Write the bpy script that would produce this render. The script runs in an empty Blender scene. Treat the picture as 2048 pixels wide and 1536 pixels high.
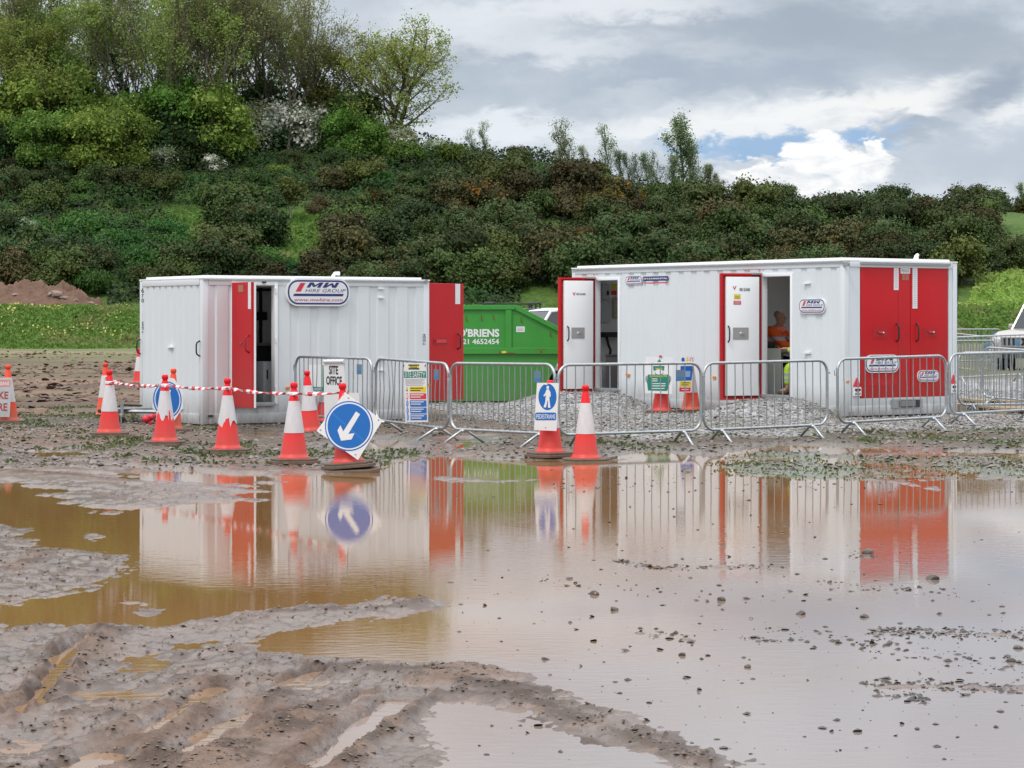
import bpy, bmesh, math, random
import numpy as np
from mathutils import Matrix, Vector
random.seed(7); RNG = np.random.default_rng(7)
scene = bpy.context.scene; COL = scene.collection
F = 4600.0; CX = 1024.0; HY = 640.0; CH = 1.7      # focal length in px of a 2048 px wide picture, horizon row, eye height (m)
TAU = math.tau

# ------------------------------------------------------------------ projection helpers (used to measure the place)
def W(px, py, d): return Vector(((px-CX)/F*d, d, CH-(py-HY)/F*d))
def G(px, py, z=0.0):
    d = (CH-z)*F/(py-HY); return Vector(((px-CX)/F*d, d, z))
def hit(Mi, px, py, ax, val):
    o = Mi @ Vector((0, 0, CH)); e = Mi @ Vector(((px-CX)/F, 1, CH-(py-HY)/F)); k = e-o
    t = (val-o[ax])/k[ax]; return o+k*t

# ------------------------------------------------------------------ numpy noise
def _hash(ix, iy, s):
    n = (ix.astype(np.int64)*374761393 + iy.astype(np.int64)*668265263 + s*974634777) & 0xffffffff
    n = ((n ^ (n >> 13))*1274126177) & 0xffffffff
    n = n ^ (n >> 16)
    return (n & 0xffff)/65535.0
def vnoise(x, y, s=0):
    ix = np.floor(x); iy = np.floor(y); fx = x-ix; fy = y-iy
    fx = fx*fx*(3-2*fx); fy = fy*fy*(3-2*fy)
    a = _hash(ix, iy, s); b = _hash(ix+1, iy, s); c = _hash(ix, iy+1, s); d = _hash(ix+1, iy+1, s)
    return (a*(1-fx)+b*fx)*(1-fy)+(c*(1-fx)+d*fx)*fy
def fbm(x, y, o=4, s=0, g=0.5):
    r = np.zeros_like(x, dtype=float); a = 1.0; t = 0
    for i in range(o):
        c, sn = math.cos(i*1.1), math.sin(i*1.1)
        r += a*(vnoise((x*c-y*sn)*2**i+13.7*i, (x*sn+y*c)*2**i-7.1*i, s+i)-.5); t += a; a *= g
    return r/t*2
def sstep(a, b, x):
    t = np.clip((x-a)/(b-a), 0, 1); return t*t*(3-2*t)

# ------------------------------------------------------------------ materials
MATS = {}
def nn(nt, typ, **kw):
    n = nt.nodes.new(typ)
    for k, v in kw.items():
        if hasattr(n, k): setattr(n, k, v)
    return n
def mat(name, col, rough=.5, metal=0., var=.12, scale=4., bump=0., bscale=60., spec=.5, dirt=None, emit=None, coat=0):
    """Principled material whose colour is broken up by noise; dirt = (colour, z_low, z_high, amount) in object space."""
    if name in MATS: return MATS[name]
    m = bpy.data.materials.new(name); m.use_nodes = True; nt = m.node_tree; L = nt.links
    b = nt.nodes['Principled BSDF']
    tc = nn(nt, 'ShaderNodeTexCoord')
    nz = nn(nt, 'ShaderNodeTexNoise'); nz.inputs['Scale'].default_value = scale; nz.inputs['Detail'].default_value = 5
    L.new(tc.outputs['Object'], nz.inputs['Vector'])
    mx = nn(nt, 'ShaderNodeMix', data_type='RGBA')
    c = Vector(col[:3])
    mx.inputs[6].default_value = (*[max(0, v*(1-var)) for v in c], 1); mx.inputs[7].default_value = (*[min(1, v*(1+var)) for v in c], 1)
    L.new(nz.outputs['Fac'], mx.inputs[0]); out = mx.outputs[2]
    if dirt:
        dc, z0, z1, am = dirt
        sp = nn(nt, 'ShaderNodeSeparateXYZ'); L.new(tc.outputs['Object'], sp.inputs[0])
        mr = nn(nt, 'ShaderNodeMapRange'); mr.inputs[1].default_value = z1; mr.inputs[2].default_value = z0; L.new(sp.outputs[2], mr.inputs[0])
        n2 = nn(nt, 'ShaderNodeTexNoise'); n2.inputs['Scale'].default_value = 9; n2.inputs['Detail'].default_value = 8; n2.inputs['Roughness'].default_value = .7
        mp = nn(nt, 'ShaderNodeMapping'); mp.inputs['Scale'].default_value = (1, 1, .35); L.new(tc.outputs['Object'], mp.inputs[0]); L.new(mp.outputs[0], n2.inputs['Vector'])
        ml = nn(nt, 'ShaderNodeMath', operation='MULTIPLY'); L.new(mr.outputs[0], ml.inputs[0]); L.new(n2.outputs['Fac'], ml.inputs[1])
        m2 = nn(nt, 'ShaderNodeMath', operation='MULTIPLY', use_clamp=True); L.new(ml.outputs[0], m2.inputs[0]); m2.inputs[1].default_value = am*2
        mm = nn(nt, 'ShaderNodeMix', data_type='RGBA'); mm.inputs[7].default_value = (*dc, 1); L.new(m2.outputs[0], mm.inputs[0]); L.new(out, mm.inputs[6]); out = mm.outputs[2]
    L.new(out, b.inputs['Base Color'])
    b.inputs['Roughness'].default_value = rough; b.inputs['Metallic'].default_value = metal
    b.inputs['Specular IOR Level'].default_value = spec
    if coat: b.inputs['Coat Weight'].default_value = coat
    if emit: b.inputs['Emission Color'].default_value = (*emit[0], 1); b.inputs['Emission Strength'].default_value = emit[1]
    if bump:
        n3 = nn(nt, 'ShaderNodeTexNoise'); n3.inputs['Scale'].default_value = bscale; n3.inputs['Detail'].default_value = 6; L.new(tc.outputs['Object'], n3.inputs['Vector'])
        bp = nn(nt, 'ShaderNodeBump'); bp.inputs['Strength'].default_value = bump; bp.inputs['Distance'].default_value = .01
        L.new(n3.outputs['Fac'], bp.inputs['Height']); L.new(bp.outputs[0], b.inputs['Normal'])
    MATS[name] = m; return m
def leafmat(name, c1, c2, c3=None, amt3=.0, trans=.25, scale=1.3):
    """Foliage: colour varies by clump (noise), by leaf (fine noise) and by plant (object random)."""
    m = bpy.data.materials.new(name); m.use_nodes = True; nt = m.node_tree; L = nt.links
    b = nt.nodes['Principled BSDF']; outp = nt.nodes['Material Output']
    tc = nn(nt, 'ShaderNodeTexCoord'); oi = nn(nt, 'ShaderNodeObjectInfo')
    ad = nn(nt, 'ShaderNodeVectorMath', operation='ADD'); L.new(tc.outputs['Object'], ad.inputs[0])
    sc = nn(nt, 'ShaderNodeMath', operation='MULTIPLY'); sc.inputs[1].default_value = 57.; L.new(oi.outputs['Random'], sc.inputs[0]); L.new(sc.outputs[0], ad.inputs[1])
    n1 = nn(nt, 'ShaderNodeTexNoise'); n1.inputs['Scale'].default_value = scale; n1.inputs['Detail'].default_value = 3; L.new(ad.outputs[0], n1.inputs['Vector'])
    n2 = nn(nt, 'ShaderNodeTexNoise'); n2.inputs['Scale'].default_value = 14; n2.inputs['Detail'].default_value = 2; L.new(ad.outputs[0], n2.inputs['Vector'])
    mx = nn(nt, 'ShaderNodeMix', data_type='RGBA'); mx.inputs[6].default_value = (*c1, 1); mx.inputs[7].default_value = (*c2, 1)
    r1 = nn(nt, 'ShaderNodeMapRange'); r1.inputs[1].default_value = .35; r1.inputs[2].default_value = .65; L.new(n2.outputs['Fac'], r1.inputs[0]); L.new(r1.outputs[0], mx.inputs[0]); out = mx.outputs[2]
    if c3:
        m3 = nn(nt, 'ShaderNodeMix', data_type='RGBA'); m3.inputs[7].default_value = (*c3, 1); L.new(out, m3.inputs[6])
        r3 = nn(nt, 'ShaderNodeMapRange'); r3.inputs[1].default_value = .62-amt3*.3; r3.inputs[2].default_value = .78-amt3*.3; L.new(n1.outputs['Fac'], r3.inputs[0]); L.new(r3.outputs[0], m3.inputs[0]); out = m3.outputs[2]
    hs = nn(nt, 'ShaderNodeHueSaturation'); L.new(out, hs.inputs['Color'])
    r4 = nn(nt, 'ShaderNodeMapRange'); r4.inputs[3].default_value = .475; r4.inputs[4].default_value = .525; L.new(oi.outputs['Random'], r4.inputs[0]); L.new(r4.outputs[0], hs.inputs['Hue'])
    w = nn(nt, 'ShaderNodeTexWhiteNoise', noise_dimensions='1D'); L.new(oi.outputs['Random'], w.inputs['W'])
    r5 = nn(nt, 'ShaderNodeMapRange'); r5.inputs[3].default_value = .65; r5.inputs[4].default_value = 1.35; L.new(w.outputs['Value'], r5.inputs[0]); L.new(r5.outputs[0], hs.inputs['Value'])
    L.new(hs.outputs[0], b.inputs['Base Color']); b.inputs['Roughness'].default_value = .6; b.inputs['Specular IOR Level'].default_value = .12
    tr = nn(nt, 'ShaderNodeBsdfTranslucent'); L.new(hs.outputs[0], tr.inputs[0])
    ms = nn(nt, 'ShaderNodeMixShader'); ms.inputs[0].default_value = trans; L.new(b.outputs[0], ms.inputs[1]); L.new(tr.outputs[0], ms.inputs[2]); L.new(ms.outputs[0], outp.inputs[0])
    return m

mud_d = (.16, .11, .075)
M_white = mat('cabin_white_paint', (.67, .71, .735), .38, var=.05, scale=1.2, dirt=((.14, .105, .08), -.08, .5, .7))
M_white2 = mat('white_gloss', (.82, .83, .84), .3, var=.02)
M_inner = mat('inner_lining', (.80, .80, .79), .6, var=.06, scale=2)
M_red = mat('door_red', (.50, .007, .012), .45, var=.16, scale=1.1, spec=.3, dirt=((.30, .10, .08), .1, 1.3, .3))
M_redd = mat('dark_red', (.36, .006, .012), .4)
M_black = mat('black_rubber', (.02, .02, .022), .6)
M_dark = mat('dark_void', (.03, .03, .032), .8)
M_blackp = mat('lettering_black', (.03, .03, .035), .6)
M_grey = mat('grey_metal', (.32, .33, .33), .45, .3, var=.2, scale=8)
M_lockp = mat('lock_plate_steel', (.36, .35, .34), .4, .4)
M_galv = mat('galvanised_steel', (.44, .47, .49), .38, .85, var=.3, scale=14, bump=.15, bscale=90)
M_galv2 = mat('galvanised_bars', (.34, .37, .38), .45, .8, var=.3, scale=14)
M_plate = mat('name_plate', (.13, .2, .28), .5)
M_signw = mat('sign_white', (.74, .75, .76), .4, var=.05, scale=6, dirt=(mud_d, -.6, .3, .12))
M_blue = mat('sign_blue', (.005, .13, .46), .32, var=.06)
M_navy = mat('logo_navy', (.02, .03, .16), .4)
M_logor = mat('logo_red', (.6, .03, .06), .4)
M_logot = mat('logo_text_red', (.5, .12, .25), .5)
M_green = mat('skip_green', (.04, .27, .035), .42, var=.18, scale=2.2, bump=.2, bscale=20, dirt=((.14, .15, .09), -.1, 1.1, .55))
M_rust = mat('rust', (.2, .07, .02), .9, var=.4, scale=20)
M_sgreen = mat('sign_green', (.01, .2, .14), .4)
M_yel = mat('sign_yellow', (.75, .6, .03), .45)
M_sred = mat('sign_red', (.65, .03, .05), .45)
M_orange = mat('marker_orange', (.75, .25, .01), .3)
M_cone = mat('cone_red', (.72, .008, .016), .42, var=.1, scale=6, dirt=((.3, .2, .14), -.1, .5, .42), spec=.3)
M_coner = mat('cone_faded_red', (.74, .07, .03), .5, var=.12, scale=6, dirt=((.3, .2, .14), -.02, .3, .6), spec=.3)
M_sleeve = mat('reflective_sleeve', (.70, .69, .72), .45, var=.14, scale=10, dirt=((.35, .28, .22), .1, 1.1, .4))
M_base = mat('cone_base_rubber', (.05, .048, .045), .75, var=.35, scale=9, bump=.3, bscale=40, dirt=(mud_d, -.02, .14, 1.2))
M_wood = mat('pallet_wood', (.36, .27, .17), .8, var=.3, scale=7)
M_glass = mat('car_glass', (.02, .025, .03), .06, spec=.8)
M_tyre = mat('tyre', (.025, .025, .026), .8, bump=.3, bscale=30)

# ------------------------------------------------------------------ mesh builder
class MB:
    def __init__(s): s.v = []; s.f = []; s.m = []; s.mats = []
    def mi(s, m):
        if m not in s.mats: s.mats.append(m)
        return s.mats.index(m)
    def add(s, vs, fs, m):
        k = len(s.v); i = s.mi(m); s.v += [tuple(v) for v in vs]
        for f in fs: s.f.append([k+j for j in f]); s.m.append(i)
        return s
    def box(s, x0, x1, y0, y1, z0, z1, m, T=None):
        vs = [Vector((x, y, z)) for z in (z0, z1) for y in (y0, y1) for x in (x0, x1)]
        if T is not None: vs = [T @ v for v in vs]
        return s.add(vs, [(0, 2, 3, 1), (4, 5, 7, 6), (0, 1, 5, 4), (2, 6, 7, 3), (0, 4, 6, 2), (1, 3, 7, 5)], m)
    def rbox(s, x0, x1, y0, y1, z0, z1, m, b=.01, T=None):
        """box with chamfered edges"""
        bm = bmesh.new(); bmesh.ops.create_cube(bm, size=1)
        for v in bm.verts: v.co = Vector(((x0+x1)/2+v.co.x*(x1-x0), (y0+y1)/2+v.co.y*(y1-y0), (z0+z1)/2+v.co.z*(z1-z0)))
        bmesh.ops.bevel(bm, geom=bm.edges[:], offset=b, segments=2, affect='EDGES', profile=.6)
        vs = [(T @ v.co) if T is not None else v.co.copy() for v in bm.verts]; fs = [[v.index for v in f.verts] for f in bm.faces]
        bm.free(); return s.add(vs, fs, m)
    def tube(s, pts, r, m, n=8, closed=False, cap=True):
        pts = [Vector(p) for p in pts]; N = len(pts); rs = r if isinstance(r, (list, tuple)) else [r]*N
        vs = []; up = None
        for i, p in enumerate(pts):
            a = pts[(i-1) % N] if (closed or i > 0) else p; b = pts[(i+1) % N] if (closed or i < N-1) else p
            t = (b-a).normalized()
            if up is None:
                up = Vector((0, 0, 1)) if abs(t.z) < .9 else Vector((1, 0, 0))
            q = (up-t*up.dot(t)).normalized(); up = q; w = t.cross(q)
            for k in range(n):
                an = TAU*k/n; vs.append(p+(q*math.cos(an)+w*math.sin(an))*rs[i])
        fs = []
        for i in range(N if closed else N-1):
            j = (i+1) % N
            for k in range(n): fs.append((i*n+k, i*n+(k+1) % n, j*n+(k+1) % n, j*n+k))
        if cap and not closed: fs.append(tuple(range(n))[::-1]); fs.append(tuple((N-1)*n+k for k in range(n)))
        return s.add(vs, fs, m)
    def lathe(s, prof, m, n=24, c=(0, 0, 0), jag=None, T=None):
        vs = []
        for i, (r, z) in enumerate(prof):
            for k in range(n):
                zz = z+(jag(k/n) if jag and i == 0 else 0); vs.append(Vector((c[0]+r*math.cos(TAU*k/n), c[1]+r*math.sin(TAU*k/n), c[2]+zz)))
        if T is not None: vs = [T @ v for v in vs]
        fs = [(i*n+k, i*n+(k+1) % n, (i+1)*n+(k+1) % n, (i+1)*n+k) for i in range(len(prof)-1) for k in range(n)]
        return s.add(vs, fs, m)
    def prism(s, poly, F0, n0, n1, m):
        """poly in (u, v) on frame F0, extruded from n0 to n1 along its normal"""
        k = len(poly); vs = [F0.p(u, v, n0) for u, v in poly]+[F0.p(u, v, n1) for u, v in poly]
        fs = [tuple(range(k))[::-1], tuple(range(k, 2*k))]+[(i, (i+1) % k, k+(i+1) % k, k+i) for i in range(k)]
        return s.add(vs, fs, m)
    def build(s, name, parent=None, smooth=False, bevel=0, loc=None, auto=None):
        me = bpy.data.meshes.new(name); me.from_pydata(s.v, [], s.f); me.update()
        for m in s.mats: me.materials.append(m)
        me.polygons.foreach_set('material_index', s.m)
        o = bpy.data.objects.new(name, me); COL.objects.link(o)
        bm = bmesh.new(); bm.from_mesh(me); bmesh.ops.recalc_face_normals(bm, faces=bm.faces[:]); bm.to_mesh(me); bm.free()
        if smooth: me.polygons.foreach_set('use_smooth', [True]*len(me.polygons))
        if auto: me.set_sharp_from_angle(angle=math.radians(auto))
        if parent is not None: o.parent = parent
        if loc is not None: o.location = loc
        if bevel:
            b = o.modifiers.new('bevel', 'BEVEL'); b.width = bevel; b.segments = 2; b.limit_method = 'ANGLE'
        return o
class Fr:
    """a flat surface: origin o, axes u and v, outward normal n; L = how far text and plates stand off"""
    def __init__(s, o, u, v, Mi=None, ax=None, val=None):
        s.o = Vector(o); s.u = Vector(u).normalized(); s.v = Vector(v).normalized(); s.n = s.u.cross(s.v); s.Mi = Mi; s.ax = ax; s.val = val
    def p(s, u, v, n=0): return s.o+s.u*u+s.v*v+s.n*n
    def px(s, x, y):
        if s.ax is not None: h = hit(s.Mi, x, y, s.ax, s.val)
        else:
            o = s.Mi @ Vector((0, 0, CH)); e = s.Mi @ Vector(((x-CX)/F, 1, CH-(y-HY)/F)); k = e-o
            h = o+k*((s.o-o).dot(s.n)/k.dot(s.n))
        d = h-s.o; return (d.dot(s.u), d.dot(s.v))
_TC = {}
def text_geo(t, bold=.0, shear=0., sp=1.):
    key = (t, bold, shear, sp)
    if key in _TC: return _TC[key]
    c = bpy.data.curves.new('t', 'FONT'); c.body = t; c.size = 1; c.offset = bold; c.shear = shear; c.space_character = sp; c.resolution_u = 3
    o = bpy.data.objects.new('t', c); COL.objects.link(o); bpy.context.view_layer.update()
    me = bpy.data.meshes.new_from_object(o.evaluated_get(bpy.context.evaluated_depsgraph_get()))
    vs = [v.co.copy() for v in me.vertices]; fs = [list(p.vertices) for p in me.polygons]
    bpy.data.objects.remove(o); bpy.data.curves.remove(c); bpy.data.meshes.remove(me)
    x0 = min(v.x for v in vs); x1 = max(v.x for v in vs); y0 = min(v.y for v in vs); y1 = max(v.y for v in vs)
    vs = [((v.x-x0)/(x1-x0), (v.y-y0)/(y1-y0)) for v in vs]
    _TC[key] = (vs, fs); return _TC[key]
def text(mb, fr, t, u0, v0, u1, v1, m, n=.004, bold=.02, shear=0, sp=1., rot=0):
    vs, fs = text_geo(t, bold, shear, sp)
    if rot: P = [fr.p(u1-(u1-u0)*b, v0+(v1-v0)*a, n) for a, b in vs]
    else: P = [fr.p(u0+(u1-u0)*a, v0+(v1-v0)*b, n) for a, b in vs]
    mb.add(P, fs, m)
def rect(mb, fr, u0, v0, u1, v1, m, n0=0., n1=.003): mb.prism([(u0, v0), (u1, v0), (u1, v1), (u0, v1)], fr, n0, n1, m)
def rrect(u0, v0, u1, v1, r, k=6):
    r = min(r, (u1-u0)/2, (v1-v0)/2); P = []
    for cx, cy, a0 in ((u1-r, v0+r, -90), (u1-r, v1-r, 0), (u0+r, v1-r, 90), (u0+r, v0+r, 180)):
        for i in range(k+1):
            a = math.radians(a0+90*i/k); P.append((cx+r*math.cos(a), cy+r*math.sin(a)))
    return P
def ell(cu, cv, a, b, k=36): return [(cu+a*math.cos(TAU*i/k), cv+b*math.sin(TAU*i/k)) for i in range(k)]

def empty(name, label, cat, loc, rz=0, group=None, M=None):
    o = bpy.data.objects.new(name, None); COL.objects.link(o); o.empty_display_size = .2
    if M is not None: o.matrix_world = M
    else: o.location = loc; o.rotation_euler = (0, 0, rz)
    o['label'] = label; o['category'] = cat
    if group: o['group'] = group
    return o
def tag(o, label=None, cat=None, group=None, kind=None):
    if label: o['label'] = label
    if cat: o['category'] = cat
    if group: o['group'] = group
    if kind: o['kind'] = kind
    return o
def copy_tree(o, parent=None):
    c = o.copy(); COL.objects.link(c); c.parent = parent
    for ch in list(o.children): copy_tree(ch, c)
    return c
def frameM(o, x, y=None):
    """matrix with origin o, local x axis x (horizontal), z up"""
    x = Vector((x[0], x[1], 0)).normalized(); y = Vector((-x.y, x.x, 0)); 
    return Matrix(((x.x, y.x, 0, o[0]), (x.y, y.y, 0, o[1]), (0, 0, 1, o[2]), (0, 0, 0, 1)))

# ------------------------------------------------------------------ the ground: heights and kinds of soil
def poly_sd(P, X, Y):
    """signed distance (positive inside) to polygon P"""
    P = np.array(P); d2 = np.full(X.shape, 1e18); ins = np.zeros(X.shape, bool)
    for i in range(len(P)):
        a = P[i]; b = P[(i+1) % len(P)]; ex, ey = b-a; wx = X-a[0]; wy = Y-a[1]
        t = np.clip((wx*ex+wy*ey)/(ex*ex+ey*ey+1e-12), 0, 1); d2 = np.minimum(d2, (wx-ex*t)**2+(wy-ey*t)**2)
        c = ((a[1] > Y) != (b[1] > Y)) & (X < (b[0]-a[0])*(Y-a[1])/(b[1]-a[1]+1e-12)+a[0]); ins ^= c
    return np.where(ins, 1, -1)*np.sqrt(d2)
def gp(L): return [tuple(G(x, y)[:2]) for x, y in L]
WATER = [gp([(548, 948), (640, 950), (752, 938), (800, 918), (880, 912), (1000, 918), (1060, 922), (1228, 922), (1238, 898), (1330, 903), (1420, 914), (1480, 896), (1600, 888), (1700, 892), (1860, 900), (2048, 905), (2500, 915), (3000, 1000),
             (3200, 2600), (1900, 2600), (1560, 1570), (1480, 1520), (1400, 1488), (1250, 1437), (1110, 1388), (1050, 1345), (960, 1326), (870, 1326), (700, 1316), (500, 1304), (486, 1286), (560, 1264), (720, 1240), (800, 1226), (885, 1202),
             (800, 1196), (640, 1213), (520, 1226), (350, 1254), (200, 1252), (0, 1246), (-500, 1230), (-900, 1150), (-700, 985), (-300, 968), (0, 966), (90, 972), (200, 985), (330, 990), (480, 985)]),
         gp([(215, 944), (330, 942), (540, 948), (560, 965), (440, 973), (300, 966), (215, 958)])]
ISLES = [gp([(-200, 1048), (0, 1050), (60, 1056), (78, 1076), (72, 1096), (130, 1102), (200, 1108), (285, 1120), (240, 1150), (150, 1186), (60, 1198), (10, 1215), (-200, 1220)]),
         gp([(262, 1222), (285, 1206), (306, 1220), (285, 1230)]), gp([(170, 1070), (182, 1064), (192, 1082), (180, 1088)]),
         gp([(100, 985), (240, 978), (420, 985), (530, 1000), (440, 1004), (330, 1003), (240, 1025), (205, 1030), (180, 1008)]),
         gp([(1440, 925), (1540, 905), (1800, 915), (2100, 912), (2500, 920), (2500, 975), (2048, 960), (1800, 962), (1600, 958), (1480, 950)]),
         gp([(880, 955), (1000, 960), (1110, 957), (1000, 966), (890, 964)])]
PUDS = [gp([(245, 1322), (300, 1310), (345, 1322), (330, 1342), (270, 1350)]), gp([(840, 1404), (960, 1392), (1060, 1430), (1180, 1468), (1360, 1545), (1500, 1640), (900, 1650), (850, 1500)]),
        gp([(150, 1388), (260, 1378), (350, 1384), (330, 1402), (180, 1404)]), gp([(0, 1500), (90, 1480), (120, 1500), (40, 1536)]), gp([(560, 1366), (640, 1360), (640, 1376), (560, 1378)]),
        gp([(330, 1286), (430, 1280), (440, 1300), (350, 1306)]), gp([(478, 866), (560, 862), (575, 880), (500, 886)]), gp([(640, 896), (700, 880), (790, 872), (860, 884), (800, 900), (720, 905)]), gp([(870, 880), (960, 874), (985, 892), (900, 900)]),
        gp([(1230, 874), (1330, 868), (1350, 882), (1250, 888)]), gp([(1500, 872), (1640, 868), (1650, 878), (1520, 882)]), gp([(60, 905), (170, 900), (190, 910), (80, 916)]), gp([(600, 860), (650, 856), (660, 866), (610, 870)])]
TRACKS = [((250, 1490), (440, 1378), .10), ((350, 1515), (505, 1428), .12), ((620, 1545), (790, 1408), .09), ((140, 1545), (235, 1512), .15), ((470, 1480), (560, 1448), .07), ((690, 1420), (745, 1392), .06),
          ((520, 1395), (640, 1345), .06), ((60, 1420), (150, 1300), .08), ((90, 1330), (190, 1270), .07), ((20, 1440), (120, 1350), .06)]
RIDGES = [((300, 1536), (560, 1400), .16, .05), ((420, 1545), (640, 1425), .13, .05), ((100, 1400), (215, 1270), .16, .045), ((30, 1150), (100, 1100), .2, .04), ((880, 1370), (1060, 1385), .25, .05), ((1040, 1400), (1290, 1490), .09, .045),
          ((1290, 1490), (1480, 1550), .09, .04), ((780, 1345), (1000, 1350), .2, .04), ((560, 1360), (700, 1340), .14, .03), ((690, 1536), (860, 1400), .1, .045), ((840, 1390), (1000, 1395), .1, .03), ((350, 1420), (420, 1375), .1, .04),
          ((1040, 1432), (1260, 1520), .06, .02), ((250, 920), (620, 945), .25, .03), ((0, 915), (500, 965), .3, .03), ((0, 945), (300, 965), .3, .025)]
LINES = [((1245, 1126), (1325, 1138), .20), ((1330, 1138), (1560, 1132), .16), ((1750, 1264), (2080, 1272), .17), ((1730, 1370), (2080, 1378), .13), ((1770, 1392), (1850, 1400), .08), ((1290, 1266), (1390, 1282), .07), ((1640, 935), (1900, 985), .25)]
def seg_d(a, b, X, Y):
    a = G(*a); b = G(*b); ex, ey = b.x-a.x, b.y-a.y; t = np.clip(((X-a.x)*ex+(Y-a.y)*ey)/(ex*ex+ey*ey), 0, 1)
    return np.hypot(X-a.x-ex*t, Y-a.y-ey*t)
DOOR1 = (1.30, 42.3); DOOR2 = (4.35, 38.2)
def mound(X, Y, c, amp, ra, rb):
    # long axis along the right-hand cabin's side wall
    ux, uy = -.57, .82; dx = X-c[0]; dy = Y-c[1]; a = dx*ux+dy*uy; b = dx*uy*1.0+dy*(-ux)
    r = np.sqrt((a/ra)**2+(b/rb)**2); return amp*(1-sstep(.25, 1.0, r))
def ground_full(X, Y):
    X = np.asarray(X, float); Y = np.asarray(Y, float)
    w = poly_sd(WATER[0], X, Y)
    w = np.maximum(w, poly_sd(WATER[1], X, Y))
    land = -w
    for k_, P in enumerate(ISLES): land = np.maximum(land, np.minimum(poly_sd(P, X, Y), .07 if k_ == 4 else .25))
    for P in PUDS: land = np.minimum(land, -poly_sd(P, X, Y))
    amp = np.clip(Y*.010, .09, .5)
    land = land+fbm(X*1.3, Y*1.0, 5, 3, .6)*amp*1.3+fbm(X*5, Y*3, 5, 9, .68)*amp*.8+(fbm(X*.35+Y*.1, Y*3.2+X*.9, 4, 12, .6)*.5)*sstep(18, 22, Y)*(1-sstep(26, 29, Y))*(X < -1)
    h = np.where(land > 0, .030*(1-np.exp(-land*3.6)), np.maximum(land*.10, -.09))
    near = 1-sstep(16, 27, Y); onland = sstep(-.35, .12, land)
    # churned mud
    rough = .55*fbm(X*4.0, Y*2.6, 4, 21, .6)+.75*fbm(X*11, Y*6.5, 4, 22, .65); r2 = fbm(X*24, Y*15, 3, 33, .6)
    rid = 1-np.abs(fbm(X*3.1+Y*.9, Y*1.2-X*.4, 4, 44, .55))*2.2
    r3 = fbm(X*30, Y*24, 3, 35, .6); cl2 = sstep(.50, .66, vnoise(X*9, Y*6, 36)*.6+vnoise(X*21, Y*15, 37)*.4)*sstep(.35, .62, .5+fbm(X*1.1, Y*.8, 3, 38))
    # ruts: long grooves running with the wheel tracks, cross-cut by tread
    ca = X*.16+Y*.99; cc = X*.99-Y*.16; wv = fbm(X*.5, Y*.3, 2, 140)*.35
    gro = fbm(ca*.45, (cc+wv)*5.5, 4, 141, .6)*.9; strip_ = sstep(.05, .3, fbm(ca*.15, (cc+wv)*1.1, 2, 142)); tread = (np.abs(((ca+np.abs(((cc+wv)*2.2) % 1-.5)*.35)*5.5) % 1-.5)-.25)*strip_
    h = h+onland*near*(.019*gro+.017*tread)
    far_r = sstep(20, 24, Y)*(1-sstep(31, 34, Y))*(1-sstep(-3, -.5, X)); c2 = X*.66+Y*.75; h = h+onland*far_r*fbm((X*.75-Y*.66)*.35, c2*3.6, 4, 143, .6)*.034
    h = h+onland*(.0+near*(.011*rough+.009*r2+.006*r3+.012*cl2+.008*np.clip(rid, -1, 1)*sstep(.1, .5, land)))+onland*(1-near)*(.014*rough+.009*r2)
    for a, b, wd in TRACKS:
        d = seg_d(a, b, X, Y)+fbm(X*6, Y*5, 2, 50)*.05
        h = h-(.055*(1-sstep(0, wd, d)))*onland+.018*np.exp(-((d-wd*1.25)/(wd*.35))**2)*onland
    clod = cl2*near*.8*onland
    for a, b, wd, am in RIDGES:
        d = seg_d(a, b, X, Y)+fbm(X*5, Y*4, 3, 60)*wd*.9
        k = 1-sstep(0, wd*1.2, d); h = h+.38*am*k*(.22+.45*vnoise(X*8, Y*7, 71)+.35*vnoise(X*19, Y*17, 72)+.25*vnoise(X*36, Y*33, 73)-.25); clod = np.maximum(clod, k)
    for a, b, wd in LINES:
        d = seg_d(a, b, X, Y)+fbm(X*3, Y*3, 2, 160)*.1; k = np.exp(-(d/wd)**2); h = np.where(k > .05, np.maximum(h, -.05+.05*k+.03*k*fbm(X*7, Y*5, 4, 161, .65)), h)
    far = sstep(27, 34, Y)
    h = h+far*.03+sstep(45, 60, Y)*.02+far*fbm(X*.8, Y*.5, 3, 80)*.015
    # wheel ruts across the far yard
    rut = sstep(31, 36, Y)*(1-sstep(-5.2, -3.8, X))
    h = h+rut*(.08*fbm(X*.10+3, Y*.6, 4, 88, .6)+.03*fbm(X*1.2, Y*1.6, 4, 89, .6))
    # crushed stone: a low pad with a ramp up to each doorway
    pad = sstep(-.2, 1.6, X+.25*(Y-38)+1.2)*sstep(31.0, 34.5, Y+.45*(X-2)*-.6)*(1-sstep(52, 56, Y))
    pad = np.clip(pad+fbm(X*1.2, Y*.9, 3, 91)*.25*(pad > .02)*(pad < .98), 0, 1)
    h = h+pad*.035
    mo = mound(X, Y, DOOR1, .27, 1.75, 1.9)+mound(X, Y, DOOR2, .28, 1.45, 1.7)
    h = h+.30*sstep(46, 58, Y)*sstep(.16, .20, X/np.maximum(Y, 1))*(Y > 0)
    h = h+mo+(pad > .3)*(Y < 60)*(fbm(X*5, Y*5, 3, 95)*.012)
    return h, land, clod, np.clip(pad+mo*6, 0, 1), rough
def gh(x, y): return float(ground_full(np.array([x]), np.array([y]))[0][0])
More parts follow.
